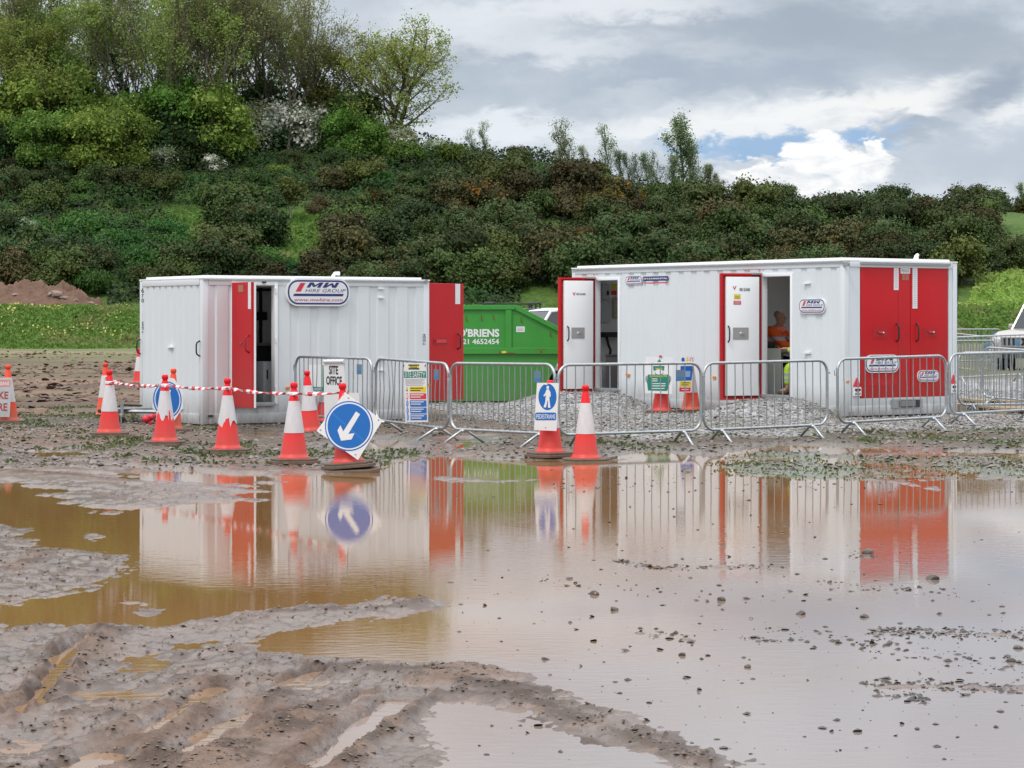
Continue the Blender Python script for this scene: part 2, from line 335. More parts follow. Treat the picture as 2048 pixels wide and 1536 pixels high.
# hillside
_px = np.array([-2600, -1200, -300, 0, 300, 600, 850, 1000, 1130, 1300, 1450, 1600, 1850, 2050, 2400, 3400])
_zt = np.array([8, 13, 16.2, 16.8, 16.8, 16.6, 16.2, 15.4, 14.6, 13.3, 12.2, 11.6, 11.8, 11.2, 9, 4])
def hill(X, Y):
    X = np.asarray(X, float); Y = np.asarray(Y, float)
    zt = np.interp(1024+X/200*F, _px, _zt)
    foot = 128+1.8*fbm(X*.05, X*0, 2, 5)
    bank = 2.3*sstep(foot, foot+8.5, Y)
    s = np.clip((Y-145)/57, 0, 1); prof = .55*s+.45*s*s*(3-2*s)
    z = -.3+bank+.3*sstep(foot-1, foot+1, Y)+(zt-2.3)*prof+sstep(202, 320, Y)*(2.0)
    z = z+sstep(138, 150, Y)*(fbm(X*.07, Y*.09, 3, 7)*1.1)+sstep(foot, foot+5, Y)*fbm(X*.4, Y*.4, 3, 8)*.22
    return z
def hz(x, y): return float(hill(np.array([x]), np.array([y]))[0])
def hill_hit(px, py):
    """depth at which the line of sight through (px, py) meets the hillside"""
    ys = np.arange(126, 260, .5); xs = (px-CX)/F*ys; z = CH-(py-HY)/F*ys; k = np.nonzero(hill(xs, ys) >= z)[0]
    return None if len(k) == 0 else float(ys[k[0]])
# ------------------------------------------------------------------ numpy mesh helpers
def np_mesh(name, V, Fc, m, parent=None, attrs=None, smooth=False, midx=None):
    V = np.asarray(V, np.float32); Fc = np.asarray(Fc, np.int32); me = bpy.data.meshes.new(name); k = Fc.shape[1]
    me.vertices.add(len(V)); me.vertices.foreach_set('co', V.ravel()); me.loops.add(Fc.size); me.loops.foreach_set('vertex_index', Fc.ravel())
    me.polygons.add(len(Fc)); me.polygons.foreach_set('loop_start', np.arange(0, Fc.size, k, dtype=np.int32))
    for x in (m if isinstance(m, (list, tuple)) else [m]): me.materials.append(x)
    if midx is not None: me.polygons.foreach_set('material_index', np.asarray(midx, np.int32))
    me.polygons.foreach_set('use_smooth', np.full(len(Fc), smooth)); me.update(calc_edges=True); me.validate()
    for n, (typ, A) in (attrs or {}).items():
        a = me.attributes.new(n, typ, 'POINT'); a.data.foreach_set('color' if typ == 'FLOAT_COLOR' else 'value', np.asarray(A, np.float32).ravel())
    o = bpy.data.objects.new(name, me); COL.objects.link(o); o.parent = parent
    return o
def grid_faces(nr, nc):
    i = np.arange(nr-1)[:, None]*nc+np.arange(nc-1)[None, :]; return np.stack([i, i+1, i+1+nc, i+nc], -1).reshape(-1, 4)

# ------------------------------------------------------------------ ground sheet
rows = [-20., -14, -9, -5, -2, 0, 1.5, 3, 4.5, 6]
y = 7.0
while y < 46: rows.append(y); y *= 1.0031
while y < 142: rows.append(y); y *= 1.012
rows += [150, 170, 200, 260, 340, 480]
cols = list(np.arange(-.262, .2621, .00078)); c = .262+.004; ex = []
st = .004
while c < 4: ex.append(c); st *= 1.16; c += st
cols = [-e for e in ex[::-1]]+cols+ex
Yg = np.array(rows)[:, None]*np.ones(len(cols))[None, :]; Yc = np.sqrt(Yg**2+4)
Xg = np.array(cols)[None, :]*Yc
hgt, land, clod, pad, rgh = ground_full(Xg.ravel(), Yg.ravel())
X_, Y_ = Xg.ravel(), Yg.ravel()
hgt = np.where(Y_ > 150, -.4, hgt); hgt = np.where(Y_ < 6.0, np.minimum(hgt, .05), hgt)
# real colours of the soils
def lerp(a, b, t): return a*(1-t[:, None])+b*t[:, None]
n1 = np.clip(.5+fbm(X_*.9, Y_*.7, 4, 101), 0, 1); n2 = np.clip(.5+fbm(X_*6, Y_*5, 4, 102), 0, 1)
mudA = np.array([.225, .148, .108]); mudB = np.array([.105, .062, .042])
col = lerp(mudA[None], mudB[None], np.clip(.25+.5*n2+.2*n1, 0, 1))
col = lerp(col, np.array([[.075, .047, .034]]), np.clip(clod*sstep(.3, .45, n2), 0, 1)*.9)
# olive grey stony strip where the cones and barriers stand
strip = sstep(26, 30.5, Y_)*(1-sstep(39, 46, Y_)); strip *= np.clip(.35+fbm(X_*.5, Y_*.4, 3, 103)*.9+.35*sstep(-5, 0, X_), 0, 1)
col = lerp(col, np.array([[.080, .072, .052]]), strip*.85)
green = strip*sstep(.52, .75, np.clip(.5+fbm(X_*1.7, Y_*1.1, 4, 104), 0, 1))
col = lerp(col, np.array([[.06, .08, .03]]), green*.75)
padc = lerp(np.array([[.37, .37, .38]]), np.array([[.22, .215, .21]]), n2)
mossy = sstep(.55, .75, np.clip(.5+fbm(X_*.9, Y_*.8, 4, 108), 0, 1))*(1-sstep(37, 41, Y_))
padc = lerp(padc, np.array([[.12, .13, .07]]), mossy*.7)
col = lerp(col, padc, sstep(.25, .7, pad))
# weed isle at the right
weed = sstep(-.05, .15, np.minimum(poly_sd(ISLES[4], X_, Y_), 1)+fbm(X_*1.2, Y_, 3, 107)*.25)
wc = lerp(np.array([[.07, .10, .03]]), np.array([[.13, .07, .02]]), sstep(.45, .6, n1)*sstep(4.0, 5.2, X_))
col = lerp(col, wc, weed*.85)
# the far yard: dry brown earth, worn grass verge
farm = sstep(38, 50, Y_)
fc = lerp(np.array([[.20, .125, .082]]), np.array([[.085, .052, .034]]), np.clip(.55+fbm(X_*.10, Y_*.33, 4, 105, .6)*2.0, 0, 1))
fc = lerp(fc, np.array([[.125, .125, .05]]), .55*sstep(.5, .68, np.clip(.5+fbm(X_*.12+5, Y_*.22, 4, 106)*1.1+.04, 0, 1))*.75)
fc = lerp(fc, np.array([[.13, .15, .05]]), sstep(92, 104, Y_+fbm(X_*.2, Y_*.1, 3, 109)*8)*.75)
fc = lerp(fc, np.array([[.25, .18, .125]]), .8*sstep(109, 112, Y_+fbm(X_*.1, Y_*.05, 2, 111)*2)*(1-sstep(118, 121, Y_+fbm(X_*.2, Y_*.05, 2, 110)*2))*.9)
fc = lerp(fc, np.array([[.12, .16, .05]]), sstep(121, 125, Y_+fbm(X_*.2, Y_*.1, 3, 112)*3))
rightf = sstep(4, 9, X_-(Y_-45)*.12)
fc = lerp(fc, np.array([[.13, .135, .06]]), rightf*.7)
fc = lerp(fc, padc, sstep(.25, .7, pad))
col = lerp(col, fc, farm)
wet = np.clip(1-sstep(.012, .05, hgt), 0, 1)*(1-farm)
wet = np.clip(wet+.55*(1-sstep(24, 32, Y_))*sstep(.25, .5, n1), 0, 1)*(1-.75*clod)
ma = bpy.data.materials.new('soil'); ma.use_nodes = True; nt = ma.node_tree; L = nt.links; b = nt.nodes['Principled BSDF']
ac = nn(nt, 'ShaderNodeAttribute', attribute_name='soil'); aw = nn(nt, 'ShaderNodeAttribute', attribute_name='wet'); ap = nn(nt, 'ShaderNodeAttribute', attribute_name='stony')
tc = nn(nt, 'ShaderNodeTexCoord')
f1 = nn(nt, 'ShaderNodeTexNoise'); f1.inputs['Scale'].default_value = 22; f1.inputs['Detail'].default_value = 8; f1.inputs['Roughness'].default_value = .7; L.new(tc.outputs['Object'], f1.inputs['Vector'])
vo = nn(nt, 'ShaderNodeTexVoronoi'); vo.inputs['Scale'].default_value = 17; L.new(tc.outputs['Object'], vo.inputs['Vector'])
hsv = nn(nt, 'ShaderNodeHueSaturation'); L.new(ac.outputs['Color'], hsv.inputs['Color'])
mr = nn(nt, 'ShaderNodeMapRange'); mr.inputs[1].default_value = .3; mr.inputs[2].default_value = .7; mr.inputs[3].default_value = .62; mr.inputs[4].default_value = 1.3; L.new(f1.outputs['Fac'], mr.inputs[0])
vs = nn(nt, 'ShaderNodeSeparateColor'); L.new(vo.outputs['Color'], vs.inputs[0])
mr2 = nn(nt, 'ShaderNodeMapRange'); mr2.inputs[3].default_value = .55; mr2.inputs[4].default_value = 1.45; L.new(vs.outputs[0], mr2.inputs[0])
mxv = nn(nt, 'ShaderNodeMix', data_type='FLOAT'); L.new(ap.outputs['Fac'], mxv.inputs[0]); L.new(mr.outputs[0], mxv.inputs[2]); L.new(mr2.outputs[0], mxv.inputs[3]); L.new(mxv.outputs[0], hsv.inputs['Value'])
L.new(hsv.outputs[0], b.inputs['Base Color']); cw = nn(nt, 'ShaderNodeMath', operation='MULTIPLY'); cw.inputs[1].default_value = .45; L.new(aw.outputs['Fac'], cw.inputs[0]); L.new(cw.outputs[0], b.inputs['Coat Weight']); b.inputs['Coat Roughness'].default_value = .12; b.inputs['Coat IOR'].default_value = 1.45
mr3 = nn(nt, 'ShaderNodeMapRange'); mr3.inputs[3].default_value = .82; mr3.inputs[4].default_value = .2; L.new(aw.outputs['Fac'], mr3.inputs[0]); L.new(mr3.outputs[0], b.inputs['Roughness'])
bp = nn(nt, 'ShaderNodeBump'); bp.inputs['Strength'].default_value = .8; bp.inputs['Distance'].default_value = .026; f2 = nn(nt, 'ShaderNodeTexNoise'); f2.inputs['Scale'].default_value = 75; f2.inputs['Detail'].default_value = 4; L.new(tc.outputs['Object'], f2.inputs['Vector']); fa = nn(nt, 'ShaderNodeMath', operation='MULTIPLY_ADD'); fa.inputs[1].default_value = .35; L.new(f2.outputs['Fac'], fa.inputs[0]); L.new(f1.outputs['Fac'], fa.inputs[2]); L.new(fa.outputs[0], bp.inputs['Height'])
bp2 = nn(nt, 'ShaderNodeBump'); bp2.inputs['Distance'].default_value = .03; L.new(vo.outputs['Distance'], bp2.inputs['Height']); L.new(ap.outputs['Fac'], bp2.inputs['Strength']); bp2.invert = True
L.new(bp.outputs[0], bp2.inputs['Normal']); L.new(bp2.outputs[0], b.inputs['Normal'])
g = np_mesh('ground', np.stack([X_, Y_, hgt], 1), grid_faces(len(rows), len(cols)), ma, smooth=True,
            attrs={'soil': ('FLOAT_COLOR', np.concatenate([col, np.ones((len(col), 1))], 1)), 'wet': ('FLOAT', wet), 'stony': ('FLOAT', sstep(.25, .7, pad)*.9+strip*.25)})
tag(g, kind='structure')

# ------------------------------------------------------------------ standing water
mw = bpy.data.materials.new('muddy_water'); mw.use_nodes = True; nt = mw.node_tree; L = nt.links; b = nt.nodes['Principled BSDF']
tc = nn(nt, 'ShaderNodeTexCoord')
wn = nn(nt, 'ShaderNodeTexNoise'); wn.inputs['Scale'].default_value = .35; wn.inputs['Detail'].default_value = 3; L.new(tc.outputs['Object'], wn.inputs['Vector'])
mx = nn(nt, 'ShaderNodeMix', data_type='RGBA'); mx.inputs[6].default_value = (.255, .132, .050, 1); mx.inputs[7].default_value = (.245, .205, .195, 1)
# silt: ochre in the deeper left-hand water, pale pinkish grey stirred-up silt nearer and to the right
sx = nn(nt, 'ShaderNodeSeparateXYZ'); L.new(tc.outputs['Object'], sx.inputs[0])
s1 = nn(nt, 'ShaderNodeMath', operation='MULTIPLY_ADD'); s1.inputs[1].default_value = -.14; s1.inputs[2].default_value = 2.1; L.new(sx.outputs[1], s1.inputs[0])
s2 = nn(nt, 'ShaderNodeMath', operation='MULTIPLY_ADD'); s2.inputs[1].default_value = .28; L.new(sx.outputs[0], s2.inputs[0]); L.new(s1.outputs[0], s2.inputs[2])
s3 = nn(nt, 'ShaderNodeMath', operation='ADD', use_clamp=True); L.new(s2.outputs[0], s3.inputs[0]); s4 = nn(nt, 'ShaderNodeMath', operation='MULTIPLY_ADD'); s4.inputs[1].default_value = 1.6; s4.inputs[2].default_value = -.85; L.new(wn.outputs['Fac'], s4.inputs[0]); L.new(s4.outputs[0], s3.inputs[1])
L.new(s3.outputs[0], mx.inputs[0]); L.new(mx.outputs[2], b.inputs['Base Color'])
b.inputs['Roughness'].default_value = .018; b.inputs['IOR'].default_value = 1.58
mp = nn(nt, 'ShaderNodeMapping'); mp.inputs['Scale'].default_value = (3.2, 7.5, 1); L.new(tc.outputs['Object'], mp.inputs[0])
rn = nn(nt, 'ShaderNodeTexNoise'); rn.inputs['Scale'].default_value = 2.2; rn.inputs['Detail'].default_value = 4; L.new(mp.outputs[0], rn.inputs['Vector'])
# breeze patch: ripples are stronger over the open middle of the puddle
br = nn(nt, 'ShaderNodeTexNoise'); br.inputs['Scale'].default_value = .16; br.inputs['Detail'].default_value = 2; L.new(tc.outputs['Object'], br.inputs['Vector'])
mr = nn(nt, 'ShaderNodeMapRange'); mr.inputs[1].default_value = .42; mr.inputs[2].default_value = .66; mr.inputs[3].default_value = .012; mr.inputs[4].default_value = .075; L.new(br.outputs['Fac'], mr.inputs[0])
bp = nn(nt, 'ShaderNodeBump'); bp.inputs['Distance'].default_value = .02; L.new(rn.outputs['Fac'], bp.inputs['Height']); L.new(mr.outputs[0], bp.inputs['Strength']); L.new(bp.outputs[0], b.inputs['Normal'])
w = MB(); w.add([(-60, -20, 0), (60, -20, 0), (60, 36, 0), (-60, 36, 0)], [(0, 1, 2, 3)], mw); w = w.build('puddle_water'); tag(w, kind='structure')

# ------------------------------------------------------------------ hillside
rows = list(np.arange(126, 140, .35))+list(np.arange(140, 206, .8))+list(np.arange(206, 330, 8.)); cols = np.arange(-95, 95.1, .8)
Yh, Xh = np.meshgrid(np.array(rows), cols, indexing='ij'); zh = hill(Xh.ravel(), Yh.ravel())
mh = bpy.data.materials.new('hill_grass'); mh.use_nodes = True; nt = mh.node_tree; L = nt.links; b = nt.nodes['Principled BSDF']
tc = nn(nt, 'ShaderNodeTexCoord'); a1 = nn(nt, 'ShaderNodeTexNoise'); a1.inputs['Scale'].default_value = .22; a1.inputs['Detail'].default_value = 6; L.new(tc.outputs['Object'], a1.inputs['Vector'])
a2 = nn(nt, 'ShaderNodeTexNoise'); a2.inputs['Scale'].default_value = 3.; a2.inputs['Detail'].default_value = 8; L.new(tc.outputs['Object'], a2.inputs['Vector'])
cr = nn(nt, 'ShaderNodeValToRGB'); e = cr.color_ramp.elements; e[0].position = .35; e[0].color = (.035, .08, .012, 1); e[1].position = .68; e[1].color = (.12, .13, .035, 1); k = e.new(.5); k.color = (.075, .135, .025, 1)
ad = nn(nt, 'ShaderNodeMath', operation='MULTIPLY_ADD'); ad.inputs[1].default_value = .5; L.new(a2.outputs['Fac'], ad.inputs[0])
m5 = nn(nt, 'ShaderNodeMath', operation='MULTIPLY'); m5.inputs[1].default_value = .5; L.new(a1.outputs['Fac'], m5.inputs[0]); L.new(m5.outputs[0], ad.inputs[2]); L.new(ad.outputs[0], cr.inputs[0])
L.new(cr.outputs[0], b.inputs['Base Color']); b.inputs['Roughness'].default_value = .8; b.inputs['Specular IOR Level'].default_value = .2
bp = nn(nt, 'ShaderNodeBump'); bp.inputs['Strength'].default_value = 1; bp.inputs['Distance'].default_value = .25; L.new(a2.outputs['Fac'], bp.inputs['Height']); L.new(bp.outputs[0], b.inputs['Normal'])
hl = np_mesh('hillside', np.stack([Xh.ravel(), Yh.ravel(), zh], 1), grid_faces(len(rows), len(cols)), mh, smooth=True); tag(hl, kind='structure')

# ------------------------------------------------------------------ leaf clouds
def quads(P, N, size, elong=1.0, rng=RNG, up=0.0):
    """one leaf-sized quad per point, facing roughly N"""
    n = len(P); N = N+rng.normal(0, .55, (n, 3)); N /= np.linalg.norm(N, axis=1)[:, None]+1e-9
    R = rng.normal(0, 1, (n, 3)); R[:, 2] += up; U = np.cross(N, R); U /= np.linalg.norm(U, axis=1)[:, None]+1e-9; Vv = np.cross(N, U)
    s = (size*rng.uniform(.55, 1.35, n))[:, None]*.5
    A = P-U*s-Vv*s*elong*.3; B = P+U*s*.25-Vv*s*elong; C = P+U*s+Vv*s*elong*.3; D = P-U*s*.25+Vv*s*elong
    V = np.stack([A, B, C, D], 1).reshape(-1, 3); Fc = np.arange(4*n).reshape(-1, 4); return V, Fc
def sphere_pts(n, rng=RNG):
    v = rng.normal(0, 1, (n, 3)); return v/np.linalg.norm(v, axis=1)[:, None]
def tubes_np(segs, k=4):
    """segs: (x0,y0,z0,r0,x1,y1,z1,r1) rows -> prisms"""
    S = np.array(segs); a = S[:, :3]; ra = S[:, 3]; b_ = S[:, 4:7]; rb = S[:, 7]; t = b_-a; t /= np.linalg.norm(t, axis=1)[:, None]+1e-9
    h = np.where(np.abs(t[:, 2:3]) > .9, np.array([[1., 0, 0]]), np.array([[0, 0, 1.]])); u = np.cross(t, h); u /= np.linalg.norm(u, axis=1)[:, None]; v = np.cross(t, u)
    V = []
    for r, c in ((ra, a), (rb, b_)):
        for i in range(k):
            an = TAU*i/k; V.append(c+(u*math.cos(an)+v*math.sin(an))*r[:, None])
    V = np.stack(V, 1).reshape(-1, 3); base = (np.arange(len(S))*2*k)[:, None]
    Fc = np.concatenate([base+np.array([[i, (i+1) % k, k+(i+1) % k, k+i]]) for i in range(k)], 0); return V, Fc

def bush_proto(name, m, R=2.3, H=2.8, n=7000, leaf=.14, blobs=15, seed=1, up=0., stemmat=None, spread=1., mcore=None, tuft=.26):
    """a bush: many leaf-sized faces in tufts over a handful of uneven lobes, with a leafy inner mass and a few stems"""
    rng = np.random.default_rng(seed); Ps = []; Ns = []; cores = []
    for i in range(blobs):
        a = rng.uniform(0, TAU); rr = R*.62*math.sqrt(rng.uniform(0, 1)); c = np.array([math.cos(a)*rr, math.sin(a)*rr*.8, H*rng.uniform(.15, .74)*(1-.3*(rr/R)**2)])
        r = R*rng.uniform(.18, .44)*np.array([1., 1., .85]); cores.append((c, r))
        d = sphere_pts(int(n/blobs/9), rng); d[:, 2] = np.abs(d[:, 2])*.9-.25; tc_ = c+d*r*rng.uniform(.8, 1.12, (len(d), 1))
        for q in range(9):
            Ps.append(tc_+rng.normal(0, tuft*.62, tc_.shape)*np.array([1, 1, 1.35])); Ns.append(d+np.array([0, 0, .5]))
    P = np.concatenate(Ps); N = np.concatenate(Ns); k = P[:, 2] > .02; P = P[k]; N = N[k]
    V, Fc = quads(P, N, leaf, 1.3, rng, up)
    # inner mass
    vs = []; fs = []; off = len(V)
    bm = bmesh.new(); bmesh.ops.create_icosphere(bm, subdivisions=2, radius=1); bv = np.array([v.co for v in bm.verts]); bf = np.array([[v.index for v in f.verts] for f in bm.faces]); bm.free()
    for c, r in cores:
        nz = 1+rng.normal(0, .1, (len(bv), 1)); v = c+bv*r*.62*nz; v[:, 2] = np.maximum(v[:, 2], -.3); fs.append(bf+off); vs.append(v); off += len(v)
    Vc = np.concatenate(vs); Fcore = np.concatenate(fs)
    root = bpy.data.objects.new(name, None); COL.objects.link(root)
    allV = np.concatenate([V, Vc]); Fq = np.concatenate([Fc, np.concatenate([Fcore, Fcore[:, 2:3]], 1)])
    me_fix = [(*f,) for f in ()]
    me = bpy.data.meshes.new('foliage'); me.from_pydata(allV.tolist(), [], Fc.tolist()+Fcore.tolist()); me.materials.append(m); me.update()
    o = bpy.data.objects.new('foliage', me); COL.objects.link(o); o.parent = root
    segs = []
    for c, r in cores: 
        b0 = np.array([rng.normal(0, .15), rng.normal(0, .15), -.3]); mid = (b0+c)/2+rng.normal(0, .15, 3); segs.append((*b0, .06, *mid, .045)); segs.append((*mid, .045, *c, .02))
    V, Fc = tubes_np(segs, 4); np_mesh('stem', V, Fc, stemmat or M_bark, root)
    return root

# ------------------------------------------------------------------ trees
M_bark = mat('bark_grey_brown', (.13, .11, .085), .85, var=.3, scale=3)
M_barkd = mat('bark_dark', (.07, .06, .045), .85, var=.3, scale=3)
def tree_proto(name, m, seed, H=12., spread=.45, trunk_r=.22, levels=4, nl=9000, leaf=.2, first=.25, upb=.35, kids=(7, 5, 4, 3), tipfuzz=.5, bark=None, clumpy=1., droop=0., ivy=None, multi=1, lenf=.62, dens=1.):
    rng = np.random.default_rng(seed); segs = []; tips = []
    def grow(p, d, L_, r, lv):
        ns = 5 if lv == 0 else 4; st_ = L_/ns; pts = [(p, r)]; q = p.copy(); dd = d.copy()
        for i in range(ns):
            dd = dd+rng.normal(0, .10+.04*lv, 3)+np.array([0, 0, (upb if lv else .1)*.22-droop*.1*lv]); dd /= np.linalg.norm(dd); q = q+dd*st_; r2 = r*(1-(i+1)/ns*(.55 if lv == 0 else .7))
            pts.append((q.copy(), r2)); segs.append((*pts[-2][0], pts[-2][1], *q, r2))
        if lv >= levels-1:
            for i in range(1, len(pts)): tips.append((pts[i][0], dd))
            return
        if lv == levels-2:
            tips.append((pts[-1][0], dd))
        nk = kids[lv]
        for j in range(nk):
            t = first+(1-first)*(j+rng.uniform(.1, .9))/nk if lv == 0 else .2+.8*(j+rng.uniform(0, .9))/nk; t = min(t, .999)*ns; i = int(t); f = t-i
            a = pts[i][0]*(1-f)+pts[i+1][0]*f; ra = pts[i][1]*(1-f)+pts[i+1][1]*f
            ang = rng.uniform(0, TAU); w_ = np.array([math.cos(ang), math.sin(ang), 0]); base = (pts[i+1][0]-pts[i][0]); base /= np.linalg.norm(base)
            s_ = spread*rng.uniform(.7, 1.3); nd = base*(1-s_*.6)+w_*s_*1.3+np.array([0, 0, upb*.3]); nd /= np.linalg.norm(nd)
            sh = (1-.55*abs(t/ns-.45)*1.2) if lv == 0 else 1
            grow(a, nd, L_*lenf*rng.uniform(.75, 1.1)*sh, max(ra*.62, .012), lv+1)
        if lv > 0 or True: grow(pts[-1][0], dd, L_*lenf*.6, max(pts[-1][1]*.9, .012), lv+1)
    for k in range(multi):
        a = rng.uniform(0, TAU); d0 = np.array([math.cos(a)*.28*(multi > 1), math.sin(a)*.28*(multi > 1), 1.]); d0 /= np.linalg.norm(d0)
        grow(np.array([math.cos(a)*.15*(multi > 1), math.sin(a)*.15*(multi > 1), -.4]), d0, H*.62*rng.uniform(.85, 1.), trunk_r*(1 if multi == 1 else .7), 0)
    S = np.array(segs); S[:, 3] = np.maximum(S[:, 3], .014); S[:, 7] = np.maximum(S[:, 7], .010)
    root = bpy.data.objects.new(name, None); COL.objects.link(root)
    V, Fc = tubes_np(S, 4); np_mesh('trunk', V, Fc, bark or M_bark, root, smooth=True)
    T = np.array([t[0] for t in tips]); D = np.array([t[1] for t in tips])
    w_ = rng.uniform(0, 1, len(T))**clumpy; w_ /= w_.sum(); idx = rng.choice(len(T), nl, p=w_)
    P = T[idx]+rng.normal(0, tipfuzz*.5, (nl, 3)); N = D[idx]*.3+np.array([0, 0, .4])
    V, Fc = quads(P, N, leaf, 1.2, rng); np_mesh('crown', V, Fc, m, root)
    if ivy:
        n = 2600; tr = S[S[:, 3] > trunk_r*.42]; i = rng.integers(0, len(tr), n); f = rng.uniform(0, 1, (n, 1)); P = tr[i, :3]*(1-f)+tr[i, 4:7]*f; k = P[:, 2] < H*.5; P = P[k]; d = sphere_pts(len(P), rng)*np.array([1, 1, .5])
        V, Fc = quads(P+d*rng.uniform(.15, .5, (len(P), 1)), d, .2, 1.1, rng); np_mesh('ivy', V, Fc, ivy, root)
    return root
# ------------------------------------------------------------------ plants on the hill
L_gorse = leafmat('gorse_dark', (.016, .036, .012), (.078, .112, .034), (.095, .082, .034), .25, trans=.1)
L_brown = leafmat('gorse_brown', (.034, .036, .014), (.095, .090, .036), (.11, .078, .03), .3, trans=.1)
L_orange = leafmat('gorse_orange', (.035, .045, .015), (.09, .085, .03), (.30, .17, .02), .3, scale=1.6)
L_olive = leafmat('gorse_olive', (.026, .050, .014), (.115, .150, .038), (.06, .08, .024), .2, trans=.1)
L_bright = leafmat('bramble_green', (.025, .075, .016), (.075, .17, .038), (.12, .19, .05), .2)
L_pale = leafmat('sallow_pale', (.14, .20, .11), (.32, .40, .26), None)
L_spring = leafmat('spring_leaf', (.055, .115, .018), (.20, .33, .06), (.30, .41, .10), .4, trans=.4)
L_wood = leafmat('wood_leaf', (.11, .18, .03), (.27, .38, .09), (.28, .30, .09), .35, trans=.4)
L_woodb = leafmat('wood_leaf_brown', (.13, .16, .05), (.28, .31, .12), (.30, .27, .13), .3, trans=.4)
L_deep = leafmat('deep_green_leaf', (.018, .045, .014), (.055, .11, .03), None)
L_haw = leafmat('hawthorn_blossom', (.50, .52, .44), (.80, .80, .72), (.10, .16, .06), .5, scale=.8, trans=.2)
L_haw2 = leafmat('hawthorn_mixed', (.10, .15, .06), (.28, .34, .18), (.6, .62, .52), .45, scale=1.2, trans=.2)
L_poplar = leafmat('poplar_leaf', (.13, .18, .08), (.28, .36, .18), None, trans=.4)

def place(proto, used, x, y, s, rz, label, cat, group=None, name=None, tilt=0, sz=1.):
    o = proto if proto.name not in used else copy_tree(proto)
    used.add(proto.name); z = hz(x, y); o.location = (x, y, z-.12); o.rotation_euler = (tilt, 0, rz); o.scale = (s, s, s*sz); tag(o, label, cat, group); return o
used = set()
gp_ = {'dark': [bush_proto('gorse_bush', L_gorse, seed=i, R=2.2+.2*(i % 3), H=3.0+.35*(i % 2), blobs=15+i % 4, up=1.) for i in (1, 2, 3, 4)],
       'brown': [bush_proto('gorse_bush', L_brown, seed=i, R=2.2, H=3., up=1.) for i in (11, 12)],
       'orange': [bush_proto('gorse_bush', L_orange, seed=i, R=2., H=2.7, up=1.) for i in (21,)],
       'olive': [bush_proto('gorse_bush', L_olive, seed=i, R=2.3, H=3.2, up=1.) for i in (31, 32)],
       'bright': [bush_proto('bramble_bush', L_bright, seed=i, R=2.5, H=1.7, blobs=15, leaf=.15) for i in (41, 42)]}
desc = {'dark': 'dark green gorse bush', 'brown': 'brown-tinged gorse bush', 'orange': 'gorse bush with orange-yellow flowers', 'olive': 'olive green gorse bush', 'bright': 'low bright green bramble bush'}
def region(px, py):
    r = 'at the hill foot' if py > 505 else ('at mid slope' if py > 400 else 'high on the slope')
    c = 'left of both cabins' if px < 280 else 'behind the left cabin' if px < 860 else 'behind the green skip' if px < 1120 else 'behind the long cabin' if px < 1915 else 'right of both cabins'
    return r+', '+c
def inpoly(P, x, y):
    c = False
    for i in range(len(P)):
        a, b = P[i-1], P[i]
        if (a[1] > y) != (b[1] > y) and x < (b[0]-a[0])*(y-a[1])/(b[1]-a[1])+a[0]: c = not c
    return c
CLEAR = [[(322, 425), (410, 425), (440, 565), (350, 560)], [(522, 425), (675, 425), (668, 535), (535, 540)], [(1000, 425), (1120, 450), (1140, 500), (1000, 470)], [(1965, 425), (2600, 425), (2600, 720), (1915, 720), (1915, 560), (2010, 555), (1990, 470)],
         [(1040, 575), (1120, 575), (1120, 640), (1040, 640)]]
GREEN = [[(70, 440), (330, 430), (350, 520), (40, 530)], [(330, 290), (560, 290), (560, 400), (430, 400), (340, 350)], [(100, 310), (330, 300), (330, 350), (200, 360)]]
ORANGE = [(130, 415), (160, 405), (300, 370), (640, 490), (625, 505), (820, 290), (745, 305), (1145, 375), (1165, 385), (965, 455), (1935, 362), (1965, 370), (1835, 415), (730, 320), (1235, 425)]
rr = random.Random(5); spots = []
py = 592.
while py > 285:
    step = 26 if py > 480 else 24
    px = -260+rr.uniform(0, 50)
    while px < 2320:
        qx = px+rr.uniform(-18, 18); qy = py+rr.uniform(-11, 11); px += rr.uniform(72, 100)*(1.0 if py > 420 else .94)
        top = np.interp(qx, [-300, 0, 620, 900, 1000, 1130, 1300, 1460, 1600, 2048, 2400], [335, 335, 320, 300, 295, 320, 345, 378, 385, 385, 420])
        if qy < top-2: continue
        if any(inpoly(P, qx, qy) for P in CLEAR): continue
        d = hill_hit(qx, qy)
        if d is None or (qx < 215 and d < 149.5) or d > 203 or d < 141: continue
        spots.append((qx, qy, d))
    py -= step
spots += [(a, b, hill_hit(a, b) or 198.) for a, b in ((2030, 535), (1995, 540), (1955, 520), (1925, 500), (1960, 470), (1935, 450), (2010, 400), (2045, 405), (2085, 400), (2130, 410), (1980, 415), (2070, 380))]; nk_ = 12
keep_ = spots[-12:]; spots = spots[:-12]; rr.shuffle(spots); spots = keep_+spots; extra = [s for s in spots[285:]]; spots = spots[:285]
for qx, qy, d in spots:
    x = (qx-CX)/F*d
    k = 'dark'; u = rr.random()
    od = min(math.hypot(qx-a, (qy-b)*1.2) for a, b in ORANGE)
    if od < 34: k = 'orange'
    elif any(inpoly(P, qx, qy) for P in GREEN): k = 'bright'
    elif u < .03: k = 'orange'
    elif u < .24: k = 'brown'
    elif u < .50: k = 'olive'
    elif u < .62 and qx < 1000: k = 'bright'
    pr = rr.choice(gp_[k]); s = rr.uniform(.78, 1.28)*(.72 if d > 186 else 1)
    if qx < 900 and d > 172: s *= .74; k = 'bright' if rr.random() < .4 else k; pr = rr.choice(gp_[k])
    if k == 'bright': s *= .8
    place(pr, used, x, d, s, rr.uniform(0, TAU), desc[k]+' '+region(qx, qy), 'bush', 'bushes of the scrub on the hillside', sz=rr.uniform(.8, 1.15))
